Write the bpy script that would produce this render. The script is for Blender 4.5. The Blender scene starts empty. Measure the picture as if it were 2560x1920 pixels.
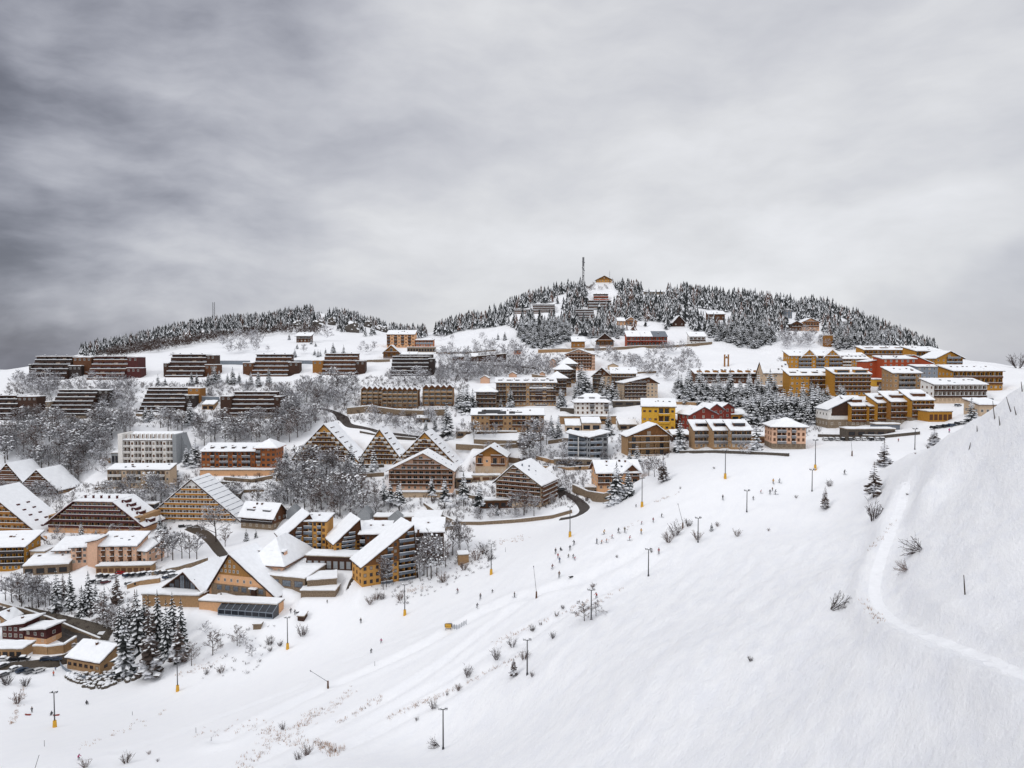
import bpy, bmesh, math, random
import numpy as np
from math import sin, cos, pi, radians, sqrt, atan2, atan
from mathutils import Vector
rng = random.Random(7)
SC = bpy.context.scene
COL = SC.collection
# ------------------------------------------------------------------ camera
F = 1740.0                                   # focal length in photo pixels (2560 wide)
PITCH = atan(67.0 / F)
cam_data = bpy.data.cameras.new('camera'); cam = bpy.data.objects.new('camera', cam_data); COL.objects.link(cam)
cam_data.sensor_width = 36.0; cam_data.lens = 36.0 * F / 2560.0
cam_data.clip_start = 1.0; cam_data.clip_end = 30000.0
cam.location = (0, 0, 0); cam.rotation_euler = (pi / 2 - PITCH, 0, 0)
SC.camera = cam

def ray(u, v):
    a = (u - 1280.0) / F; b = (960.0 - v) / F
    return (a, cos(PITCH) + b * sin(PITCH), -sin(PITCH) + b * cos(PITCH))
def P(u, v, d):
    r = ray(u, v); k = d / r[1]
    return (r[0] * k, d, r[2] * k)
def proj(x, y, z):
    dep = y * cos(PITCH) - z * sin(PITCH)
    return (1280 + F * x / dep, 960 - F * (y * sin(PITCH) + z * cos(PITCH)) / dep)

# ------------------------------------------------------------------ terrain heights
CTRL = [
 # the near slope and its ridge
 (2560,1920,70),(2300,1920,84),(2000,1920,98),(1640,1920,115),(1280,1920,134),(900,1920,148),(640,1920,157),(300,1920,163),(0,1920,165),
 (2262,1200,220),(2255,1250,207),(2230,1320,190),(2205,1390,172),(2188,1470,155),(2200,1535,140),(2300,1580,118),(2440,1640,100),(2560,1700,86),
 (2230,1170,258),(2300,1130,240),(2400,1080,214),(2480,1030,195),(2560,985,185),(2400,1300,163),(2400,1180,190),(2560,1300,140),(2560,1130,165),(2560,1500,112),(2400,1450,132),(2480,1400,132),(2320,1240,192),
 (2150,1250,243),(2060,1250,260),(2100,1400,192),(2050,1550,152),
 (1108,1873,165),(1318,1687,180),(1478,1547,200),(1620,1440,225),(1745,1354,245),(1867,1278,265),(2030,1226,278),
 (1700,1650,150),(1900,1500,178),(2000,1350,222),(1900,1750,126),(1600,1800,132),(1500,1700,160),(2100,1750,110),
 # far side of the piste
 (2038,1172,290),(1813,1195,290),(1605,1265,288),(1425,1340,278),(1228,1435,270),(1012,1535,262),(715,1620,255),(443,1725,238),(136,1815,210),
 (1280,1540,222),(950,1700,205),(700,1800,185),(400,1850,185),(2200,1140,300),(1560,1340,258),(1100,1600,225),
 # lower village
 (136,1700,248),(0,1660,255),(250,1684,256),(100,1590,280),(0,1500,305),(200,1500,305),(300,1460,318),(260,1412,332),(60,1430,330),(60,1355,365),(240,1335,365),
 (480,1303,385),(620,1470,290),(690,1490,283),(640,1545,270),(460,1485,292),(500,1400,325),(560,1380,335),(650,1323,368),(770,1380,318),(860,1395,312),(960,1460,285),
 (1050,1380,310),(1160,1310,335),(900,1310,360),(1300,1310,325),(1450,1285,318),(1600,1200,330),(1290,1262,345),(1380,1262,338),(1050,1227,390),(1225,1187,405),
 (1465,1150,400),(1540,1230,342),(1620,1140,385),(1800,1123,365),(1980,1122,355),(2100,1112,350),(2200,1100,345),(2330,1085,335),(2150,1068,385),(2300,1058,370),(2450,1040,350),
 # middle village
 (810,1155,430),(1000,1158,425),(650,1190,430),(570,1172,440),(350,1222,425),(365,1163,450),(150,1235,425),(40,1217,435),(500,1240,410),(750,1250,395),
 (620,1047,500),(400,1032,510),(170,1047,500),(20,1048,500),(900,1050,490),(1050,1022,500),(1270,1078,455),(1290,1020,505),(1480,1060,450),(1480,1040,475),(1650,1077,430),
 (1780,1078,425),(1585,1002,505),(1850,1000,490),(2080,990,470),(2250,980,455),(2420,1005,420),(2440,975,450),
 (110,950,565),(260,950,565),(460,943,570),(670,940,575),(845,937,575),(1030,940,570),(1200,905,620),(1440,970,545),(1460,924,600),(1700,930,590),(2040,927,580),(2240,945,520),(2300,900,620),(2400,940,540),
 # foot of the hills
 (350,890,660),(700,860,700),(760,856,700),(1000,868,680),(1100,860,700),(1450,870,660),(1620,866,670),(1745,863,680),(2015,828,720),(2073,866,680),(1900,890,640),
 (1500,722,880),(1455,722,880),(1350,748,870),(1250,780,850),(1150,826,830),(1700,734,900),(1900,754,900),(2050,770,880),(2150,806,850),(2250,850,820),(2330,885,790),
 (1365,785,790),(1460,806,770),(1500,770,820),(1575,816,740),(1695,818,740),(1800,800,780),(1300,850,690),(1900,820,780),(2150,850,760),
 (780,784,1000),(850,791,1000),(950,822,980),(1030,846,960),(680,803,980),(530,815,950),(450,830,940),(370,853,900),(300,868,860),(210,886,800),(100,930,720),(0,948,700),
 (600,850,780),(450,866,760),(800,850,760),(1090,846,800),(1150,838,760),
 # outside the picture
 (-400,1150,430),(-400,1020,560),(-300,1700,250),(-400,960,720),
]
XYZ = [P(*c) for c in CTRL]
def hid(u, d, z): XYZ.append(((u - 1280) / F * d, d, z))
for a in [(2560,200,-17),(2560,220,-27),(2480,212,-24),(2480,232,-31),(2400,236,-33),(2400,255,-39),(2300,262,-43),(2300,280,-47),(2220,280,-47),(2700,172,-6),(2700,200,-16),(2700,300,-30),(2560,300,-37),(2700,450,-14),(2560,560,-12),(2500,800,-14),
          (2900,90,-34),(3000,600,-18),(1500,1050,58),(1900,1050,42),(1250,1050,22),(2250,1000,-6),(1600,1300,-40),(2200,1250,-50),(800,1200,18),(400,1150,-6),
          (1100,1200,0),(800,1450,-50),(200,1000,-40),(-200,900,-45),(1600,1550,-80)]: hid(*a)
XYZ += [(0,0,-55),(60,12,-38),(-110,0,-92),(110,0,-30),(-250,60,-110),(20,60,-56)]
XYZ = np.array(XYZ)
CC = 14.0
def _k(r2): return -np.sqrt(r2 + CC * CC)
n = len(XYZ)
D2 = (XYZ[:, None, 0] - XYZ[None, :, 0]) ** 2 + (XYZ[:, None, 1] - XYZ[None, :, 1]) ** 2
A = np.zeros((n + 3, n + 3)); A[:n, :n] = _k(D2) - np.eye(n) * .15
A[:n, n] = 1; A[:n, n + 1] = XYZ[:, 0] / 500; A[:n, n + 2] = XYZ[:, 1] / 500; A[n:, :n] = A[:n, n:].T
W = np.linalg.solve(A, np.concatenate([XYZ[:, 2], np.zeros(3)]))
def rbf(X, Y):
    X = np.asarray(X, float); Y = np.asarray(Y, float); sh = X.shape; X = X.ravel(); Y = Y.ravel()
    out = W[n] + W[n + 1] * X / 500 + W[n + 2] * Y / 500
    for i in range(n):
        out += W[i] * _k((X - XYZ[i, 0]) ** 2 + (Y - XYZ[i, 1]) ** 2)
    return out.reshape(sh)
def axis(segs):
    out = [segs[0][0]]
    for a, b, s in segs:
        k = max(1, round((b - a) / s)); out += [a + (b - a) * (i + 1) / k for i in range(k)]
    return np.array(out)
gx = axis([(-900,-540,20),(-540,-130,3),(-130,-40,2),(-40,120,1.3),(120,560,3),(560,900,20)])
gy = axis([(-60,40,5),(40,215,1.2),(215,330,2),(330,700,2.6),(700,1080,5),(1080,1600,26)])
GX, GY = np.meshgrid(gx, gy)
H = rbf(GX, GY)
# value noise
def vnoise(X, Y, seed):
    r = np.random.RandomState(seed).rand(256, 256)
    xi = np.floor(X).astype(int); yi = np.floor(Y).astype(int); fx = X - xi; fy = Y - yi
    fx = fx * fx * (3 - 2 * fx); fy = fy * fy * (3 - 2 * fy)
    g = lambda a, b: r[a & 255, b & 255]
    return (g(xi, yi) * (1 - fx) + g(xi + 1, yi) * fx) * (1 - fy) + (g(xi, yi + 1) * (1 - fx) + g(xi + 1, yi + 1) * fx) * fy - .5
def sm(a, b, x): t = np.clip((x - a) / (b - a), 0, 1); return t * t * (3 - 2 * t)
# broad unevenness, more on the hills and woods, little on the groomed piste
far = sm(330, 480, GY)
H += vnoise(GX / 23, GY / 23, 1) * 2.2 * far + vnoise(GX / 9, GY / 9, 2) * .9 * far
def G(x, y):
    x = min(max(x, gx[0]), gx[-1] - 1e-6); y = min(max(y, gy[0]), gy[-1] - 1e-6)
    i = int(np.searchsorted(gx, x, 'right')) - 1; j = int(np.searchsorted(gy, y, 'right')) - 1
    fx = (x - gx[i]) / (gx[i + 1] - gx[i]); fy = (y - gy[j]) / (gy[j + 1] - gy[j])
    return float((H[j, i] * (1 - fx) + H[j, i + 1] * fx) * (1 - fy) + (H[j + 1, i] * (1 - fx) + H[j + 1, i + 1] * fx) * fy)
def Gv(x, y):
    i = np.clip(np.searchsorted(gx, x, 'right') - 1, 0, len(gx) - 2); j = np.clip(np.searchsorted(gy, y, 'right') - 1, 0, len(gy) - 2)
    fx = (x - gx[i]) / (gx[i + 1] - gx[i]); fy = (y - gy[j]) / (gy[j + 1] - gy[j])
    return (H[j, i] * (1 - fx) + H[j, i + 1] * fx) * (1 - fy) + (H[j + 1, i] * (1 - fx) + H[j + 1, i + 1] * fx) * fy
_T = np.concatenate([np.arange(40, 330, .8), np.arange(330, 1150, 1.6)])
def hit(u, v, dmin=0):
    """the point of the ground that the sight line through (u, v) meets first"""
    r = ray(u, v); t = _T[_T > dmin]; x = t * r[0] / r[1]; z = t * r[2] / r[1]
    g = z - Gv(x, t); k = np.nonzero(g < 0)[0]
    if len(k) == 0:
        return None if v > 1905 else hit(u, v + 3, dmin)
    k = k[0]
    d = t[k] if k == 0 else t[k - 1] + (t[k] - t[k - 1]) * g[k - 1] / (g[k - 1] - g[k])
    x, y = d * r[0] / r[1], d
    return (x, y, G(x, y))
DMIN = 235                                   # the village lies beyond the near slope
def hitp(u, v, d=None):
    h = P(u, v, d) if d else hit(u, v, DMIN)
    while h is None:
        v += 3; h = hit(u, v, DMIN)
    return h
# ------------------------------------------------------------------ materials
def newmat(name):
    m = bpy.data.materials.new(name); m.use_nodes = True; nt = m.node_tree
    return m, nt, nt.nodes['Principled BSDF']
MATS = {}
def mat(name, col, rough=.75, var=.25, scale=1.2, metal=0, stretch=(1, 1, 1), bump=0, col2=None):
    if name in MATS: return MATS[name]
    m, nt, b = newmat(name); N = nt.nodes.new; L = nt.links.new
    tc = N('ShaderNodeTexCoord'); mp = N('ShaderNodeMapping'); mp.inputs['Scale'].default_value = stretch
    L(tc.outputs['Object'], mp.inputs[0])
    nz = N('ShaderNodeTexNoise'); nz.inputs['Scale'].default_value = scale; nz.inputs['Detail'].default_value = 5
    L(mp.outputs[0], nz.inputs['Vector'])
    cr = N('ShaderNodeValToRGB'); e = cr.color_ramp.elements
    c2 = col2 or col
    e[0].position = .3; e[0].color = (*[c * (1 - var) for c in col], 1)
    e[1].position = .7; e[1].color = (*[min(1, c * (1 + var)) for c in c2], 1)
    L(nz.outputs['Fac'], cr.inputs[0]); L(cr.outputs[0], b.inputs['Base Color'])
    b.inputs['Roughness'].default_value = rough; b.inputs['Metallic'].default_value = metal
    if bump:
        bp = N('ShaderNodeBump'); bp.inputs['Strength'].default_value = bump; bp.inputs['Distance'].default_value = .1
        L(nz.outputs['Fac'], bp.inputs['Height']); L(bp.outputs[0], b.inputs['Normal'])
    MATS[name] = m; return m
S = mat('snow_cover', (.86, .875, .9), .65, .04, .6, bump=.3)
mat('honey', (.40, .18, .03), .8, .2); mat('white', (.72, .70, .67), .8, .1); mat('cream', (.66, .50, .36), .8, .1); mat('pink', (.66, .41, .28), .8, .1)
mat('pale', (.52, .39, .27), .8, .12); mat('beige', (.34, .205, .10), .8, .15); mat('peach', (.64, .36, .19), .8, .1)
mat('yellow', (.62, .34, .03), .8, .12); mat('mustard', (.40, .185, .018), .8, .15); mat('gold', (.52, .26, .06), .8, .12)
mat('amber', (.27, .115, .02), .8, .15); mat('orange', (.42, .12, .03), .8, .15); mat('red', (.22, .032, .018), .8, .15); mat('rust', (.34, .055, .012), .8, .15)
mat('brick', (.27, .085, .022), .85, .2); mat('brown', (.095, .034, .010), .8, .3); mat('dark_brown', (.042, .015, .006), .8, .35)
mat('wood', (.18, .072, .016), .75, .4, 1.5, stretch=(4, 4, .4)); mat('honey_wood', (.27, .13, .03), .75, .5, 1.5, stretch=(5, 5, .3))
mat('black_wood', (.025, .015, .012), .8, .3); mat('maroon', (.065, .010, .009), .8, .3)
mat('grey', (.27, .285, .30), .8, .12); mat('blue_grey', (.20, .23, .27), .7, .12); mat('slate', (.13, .15, .18), .6, .2)
mat('concrete', (.22, .17, .12), .9, .25); mat('stone', (.20, .145, .095), .9, .45, 2.5); mat('dark_stone', (.085, .07, .055), .9, .6, 3)
mat('asphalt', (.05, .04, .035), .8, .3, .8); mat('wet_mud', (.05, .036, .024), .7, .4, 1.5)
mat('glass', (.018, .022, .03), .12, .3); mat('curtain', (.34, .29, .24), .6, .2); mat('lit_glass', (.12, .14, .165), .12, .4); mat('frame_white', (.6, .58, .54), .6, .05); mat('frame_brown', (.10, .045, .02), .6, .2)
mat('shutter', (.12, .05, .02), .7, .25); mat('rail_white', (.55, .53, .5), .7, .1); mat('rail_grey', (.16, .16, .17), .6, .2)
mat('metal', (.12, .12, .125), .5, .2, metal=.6); mat('pole_metal', (.045, .045, .05), .5, .2, metal=.3); mat('pad_yellow', (.62, .33, .02), .6, .1)
mat('black', (.012, .012, .014), .6, .2); mat('tyre', (.015, .015, .016), .8, .1); mat('lamp', (.5, .5, .5), .4, .05); mat('rubber', (.02, .02, .02), .7, .1)
M = MATS
# ------------------------------------------------------------------ mesh builder
class MB:
    def __init__(self): self.v = []; self.f = []; self.m = []; self.mats = []
    def mi(self, m):
        m = M[m] if isinstance(m, str) else m
        if m not in self.mats: self.mats.append(m)
        return self.mats.index(m)
    def poly(self, pts, m):
        k = len(self.v); self.v += [tuple(p) for p in pts]; self.f.append(list(range(k, k + len(pts)))); self.m.append(self.mi(m)); return self
    def box(self, x0, x1, y0, y1, z0, z1, m):
        k = len(self.v); i = self.mi(m)
        self.v += [(x, y, z) for z in (z0, z1) for x, y in ((x0, y0), (x1, y0), (x1, y1), (x0, y1))]
        for f in ((3,2,1,0),(4,5,6,7),(0,1,5,4),(1,2,6,5),(2,3,7,6),(3,0,4,7)): self.f.append([k + q for q in f]); self.m.append(i)
        return self
    def prism(self, poly, ax, a0, a1, m):
        """poly in (a, z); ax='x': poly is (y, z) swept along x; ax='y': poly is (x, z) swept along y; ax='z': poly is (x, y) swept up"""
        k = len(self.v); i = self.mi(m); c = len(poly)
        mk = {'x': lambda p, a: (a, p[0], p[1]), 'y': lambda p, a: (p[0], a, p[1]), 'z': lambda p, a: (p[0], p[1], a)}[ax]
        self.v += [mk(p, a0) for p in poly] + [mk(p, a1) for p in poly]
        self.f.append([k + q for q in range(c)]); self.f.append([k + c + q for q in reversed(range(c))]); self.m += [i, i]
        for q in range(c):
            r = (q + 1) % c; self.f.append([k + q, k + c + q, k + c + r, k + r]); self.m.append(i)
        return self
    def tube(self, p, q, r0, r1, m, s=6, cap=True):
        p = Vector(p); q = Vector(q); d = (q - p).normalized(); a = d.orthogonal().normalized(); b = d.cross(a); k = len(self.v); i = self.mi(m)
        for c, r in ((p, r0), (q, r1)):
            self.v += [tuple(c + (a * cos(2 * pi * t / s) + b * sin(2 * pi * t / s)) * r) for t in range(s)]
        for t in range(s): self.f.append([k + t, k + (t + 1) % s, k + s + (t + 1) % s, k + s + t]); self.m.append(i)
        if cap: self.f.append([k + s + t for t in range(s)]); self.m.append(i); self.f.append([k + t for t in reversed(range(s))]); self.m.append(i)
        return self
    def mesh(self, name):
        me = bpy.data.meshes.new(name); me.from_pydata(self.v, [], self.f)
        for m in self.mats: me.materials.append(m)
        me.polygons.foreach_set('material_index', self.m)
        return me
    def fixed(self, name):
        me = self.mesh(name); bm = bmesh.new(); bm.from_mesh(me); bmesh.ops.recalc_face_normals(bm, faces=bm.faces); bm.to_mesh(me); bm.free(); return me
    def build(self, name, parent=None, loc=None, rz=0, fix=True):
        if not self.v: return None
        me = self.fixed(name) if fix else self.mesh(name)
        if name == 'snow_cover' and len(self.f) < 40: soften(me)
        return link(name, me, parent, loc, rz)
def soften(me):
    """lying snow has a rounded, uneven edge and top"""
    bm = bmesh.new(); bm.from_mesh(me); r = random.Random(len(me.name) + int(abs(me.vertices[0].co.x) * 7))
    es = [e for e in bm.edges if e.calc_length() > 2.2]
    if es: bmesh.ops.subdivide_edges(bm, edges=es, cuts=min(7, int(max(e.calc_length() for e in es) / 2.2)), use_grid_fill=True)
    bmesh.ops.triangulate(bm, faces=[f for f in bm.faces if len(f.verts) > 4])
    ph = r.random() * 50
    for v in bm.verts:
        n_ = sin(v.co.x * .9 + ph) + sin(v.co.y * 1.1 + ph * 2) + sin(v.co.x * 2.3 + v.co.y * 1.7 + ph)
        v.co.z += .05 * n_; v.co.x += .06 * sin(v.co.y * 1.9 + ph) ; v.co.y += .09 * sin(v.co.x * 1.3 + ph * 3)
    bm.to_mesh(me); bm.free()
def link(name, me, parent=None, loc=None, rz=0):
    o = bpy.data.objects.new(name, me); COL.objects.link(o)
    if parent: o.parent = parent
    if loc: o.location = loc
    if rz: o.rotation_euler = (0, 0, rz)
    return o
def tag(o, label=None, cat=None, group=None, kind=None):
    if label: o['label'] = label
    if cat: o['category'] = cat
    if group: o['group'] = group
    if kind: o['kind'] = kind
    return o
def thing(name, label, cat, loc=(0, 0, 0), rz=0, group=None, scale=1):
    o = bpy.data.objects.new(name, None); COL.objects.link(o); o.location = loc; o.rotation_euler = (0, 0, rz); o.scale = (scale,) * 3
    o.empty_display_size = .5
    return tag(o, label, cat, group, 'thing')
def copy_tree(o, parent=None):
    c = o.copy(); COL.objects.link(c); c.parent = parent
    for ch in o.children: copy_tree(ch, c)
    return c
# ------------------------------------------------------------------ building kit
PADS = []                                    # (cx, cy, yaw, x0, x1, y0, y1, z)
def frame(u0, u1, vb, yaw=0, d=None):
    c = hitp((u0 + u1) / 2, vb, d); dep = c[1] * cos(PITCH) - c[2] * sin(PITCH); e = (cos(yaw), sin(yaw)); s = []
    for u in (u0, u1):
        k = (u - 1280) / F; s.append((k * dep - c[0]) / (e[0] - k * e[1] * cos(PITCH)))
    m = (s[0] + s[1]) / 2
    return (c[0] + e[0] * m, c[1] + e[1] * m, c[2]), s[1] - s[0], dep / F
_wc = {}
def window_mesh(w, h, fr='frame_white', shut=None, gl='glass', cross=True, snow=False):
    """one window: pane set behind a proud frame, shutters folded open beside it; the wall is at y = 0, outside is -y; origin at the foot's middle"""
    key = (round(w, 2), round(h, 2), fr, shut, gl, cross, snow)
    if key in _wc: return _wc[key]
    b = MB(); t = .11; b.box(-w/2 + t, w/2 - t, -.03, .05, t, h - t, gl)
    b.box(-w/2, w/2, -.09, .05, 0, t, fr); b.box(-w/2, w/2, -.09, .05, h - t, h, fr); b.box(-w/2, -w/2 + t, -.088, .05, t, h - t, fr); b.box(w/2 - t, w/2, -.088, .05, t, h - t, fr)
    if cross: b.box(-.045, .045, -.075, -.03, t, h - t, fr)
    if shut:
        sw = w * .46
        b.box(-w/2 - sw, -w/2 - .02, -.10, .04, .02, h - .02, shut); b.box(w/2 + .02, w/2 + sw, -.10, .04, .02, h - .02, shut)
    if snow: b.box(-w/2 - .1, w/2 + .1, -.26, .02, -.1, .04, 'snow_cover')
    _wc[key] = b.fixed('window'); return _wc[key]
def put_window(root, x, y, z, me, rz=0):
    return link('window', me, root, (x, y, z), rz)
def balcony(root, x0, x1, y, z, mm='dark_brown', depth=1.3, hr=1.0, slab='concrete', snow=True, name='balcony', inner=0):
    """slab, solid railing on three sides and a line of snow on the rail"""
    b = MB(); t = .1
    b.box(x0, x1, y - depth, y + .05 + inner, z - .22, z, slab)
    b.box(x0, x1, y - depth - .012, y - depth + t, z - .30, z + hr, mm)
    b.box(x0, x0 + t, y - depth + t, y, z + .02, z + hr - .01, mm); b.box(x1 - t, x1, y - depth + t, y, z + .02, z + hr - .01, mm)
    if snow: b.box(x0 - .03, x1 + .03, y - depth - .06, y - depth + .24, z + hr + .003, z + hr + .17, 'snow_cover')
    return b.build(name, root)
def thick(poly_lo, t):
    return poly_lo + [(a, z + t) for a, z in reversed(poly_lo)]
def roof(root, kind, x0, x1, y0, y1, h, rise, oh=.8, mm='dark_brown', t=.28, sn=.5, ridge=.5, name='roof'):
    """deck with a coat of snow as its sub-part; returns the deck"""
    b = MB(); s = MB()
    if kind == 'gx':                                           # ridge along x
        ym = y0 + (y1 - y0) * ridge; k0 = rise / (ym - y0); k1 = rise / (y1 - ym)
        lo = [(y0 - oh, h - oh * k0), (ym, h + rise), (y1 + oh, h - oh * k1)]
        b.prism(thick(lo, t), 'x', x0 - oh, x1 + oh, mm)
        i = .12; lo2 = [(y0 - oh + i, h - (oh - i) * k0 + t + .004), (ym, h + rise + t + .004), (y1 + oh - i, h - (oh - i) * k1 + t + .004)]
        s.prism(thick(lo2, sn), 'x', x0 - oh + .1, x1 + oh - .1, 'snow_cover')
    elif kind == 'gy':                                         # ridge runs away from the front
        xm = x0 + (x1 - x0) * ridge; k0 = rise / (xm - x0); k1 = rise / (x1 - xm)
        lo = [(x0 - oh, h - oh * k0), (xm, h + rise), (x1 + oh, h - oh * k1)]
        b.prism(thick(lo, t), 'y', y0 - oh * 1.3, y1 + oh, mm)
        i = .12; lo2 = [(x0 - oh + i, h - (oh - i) * k0 + t + .004), (xm, h + rise + t + .004), (x1 + oh - i, h - (oh - i) * k1 + t + .004)]
        s.prism(thick(lo2, sn), 'y', y0 - oh * 1.3 + .1, y1 + oh - .1, 'snow_cover')
    elif kind == 'hip':
        def hipg(mb, o, z, th, m):
            dx = min((x1 - x0), (y1 - y0)) / 2; zb = z - rise * o / dx
            a = [(x0 - o, y0 - o), (x1 + o, y0 - o), (x1 + o, y1 + o), (x0 - o, y1 + o)]
            if x1 - x0 >= y1 - y0: r = [(x0 + dx, (y0 + y1) / 2), (x1 - dx, (y0 + y1) / 2)]
            else: r = [((x0 + x1) / 2, y0 + dx), ((x0 + x1) / 2, y1 - dx)]
            B = [(p[0], p[1], zb) for p in a]; T = [(p[0], p[1], zb + th) for p in a]; R = [(p[0], p[1], z + rise + th) for p in r]
            for q in range(4): mb.poly([B[q], B[(q + 1) % 4], T[(q + 1) % 4], T[q]], m)
            mb.poly(B[::-1], m)
            if x1 - x0 >= y1 - y0:
                mb.poly([T[0], T[1], R[1], R[0]], m); mb.poly([T[1], T[2], R[1]], m); mb.poly([T[2], T[3], R[0], R[1]], m); mb.poly([T[3], T[0], R[0]], m)
            else:
                mb.poly([T[0], T[1], R[0]], m); mb.poly([T[1], T[2], R[1], R[0]], m); mb.poly([T[2], T[3], R[1]], m); mb.poly([T[3], T[0], R[0], R[1]], m)
        hipg(b, oh, h, t, mm); hipg(s, oh - .1, h + t + .004, sn, 'snow_cover')
    elif kind == 'flat':
        b.box(x0 - oh, x1 + oh, y0 - oh, y1 + oh, h, h + t + .1, mm); s.box(x0 - oh + .08, x1 + oh - .08, y0 - oh + .08, y1 + oh - .08, h + t + .104, h + t + .1 + sn, 'snow_cover')
    elif kind in ('mx', 'my'):                                 # one slope; rise > 0 climbs to +x (mx) or to +y (my)
        if kind == 'mx':
            k = rise / (x1 - x0); lo = [(x0 - oh, h - oh * k), (x1 + oh, h + rise + oh * k)]; ax = 'x0'
            b.prism(thick(lo, t), 'y', y0 - oh, y1 + oh, mm); s.prism(thick([(lo[0][0] + .1, lo[0][1] + t + .004 + .1 * k), (lo[1][0] - .1, lo[1][1] + t + .004 - .1 * k)], sn), 'y', y0 - oh + .1, y1 + oh - .1, 'snow_cover')
        else:
            k = rise / (y1 - y0); lo = [(y0 - oh, h - oh * k), (y1 + oh, h + rise + oh * k)]
            b.prism(thick(lo, t), 'x', x0 - oh, x1 + oh, mm); s.prism(thick([(lo[0][0] + .1, lo[0][1] + t + .004 + .1 * k), (lo[1][0] - .1, lo[1][1] + t + .004 - .1 * k)], sn), 'x', x0 - oh + .1, x1 + oh - .1, 'snow_cover')
    r = b.build(name, root)
    if sn > 0: s.build('snow_cover', r)
    return r
def chimney(r, x, y, z, h=1.4, w=.7, mm='brown'):
    b = MB().box(x - w/2, x + w/2, y - w/2, y + w/2, z - 1.2, z + h, mm).box(x - w/2 - .12, x + w/2 + .12, y - w/2 - .12, y + w/2 + .12, z + h + .003, z + h + .15, mm)
    b.box(x - w/2 - .1, x + w/2 + .1, y - w/2 - .1, y + w/2 + .1, z + h + .153, z + h + .5, 'snow_cover')
    b.build('chimney', r)
def wall_prism(x0, x1, y0, y1, h, kind, rise, ridge=.5, fd=6):
    b = MB()
    return b
class Bld: pass
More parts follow.
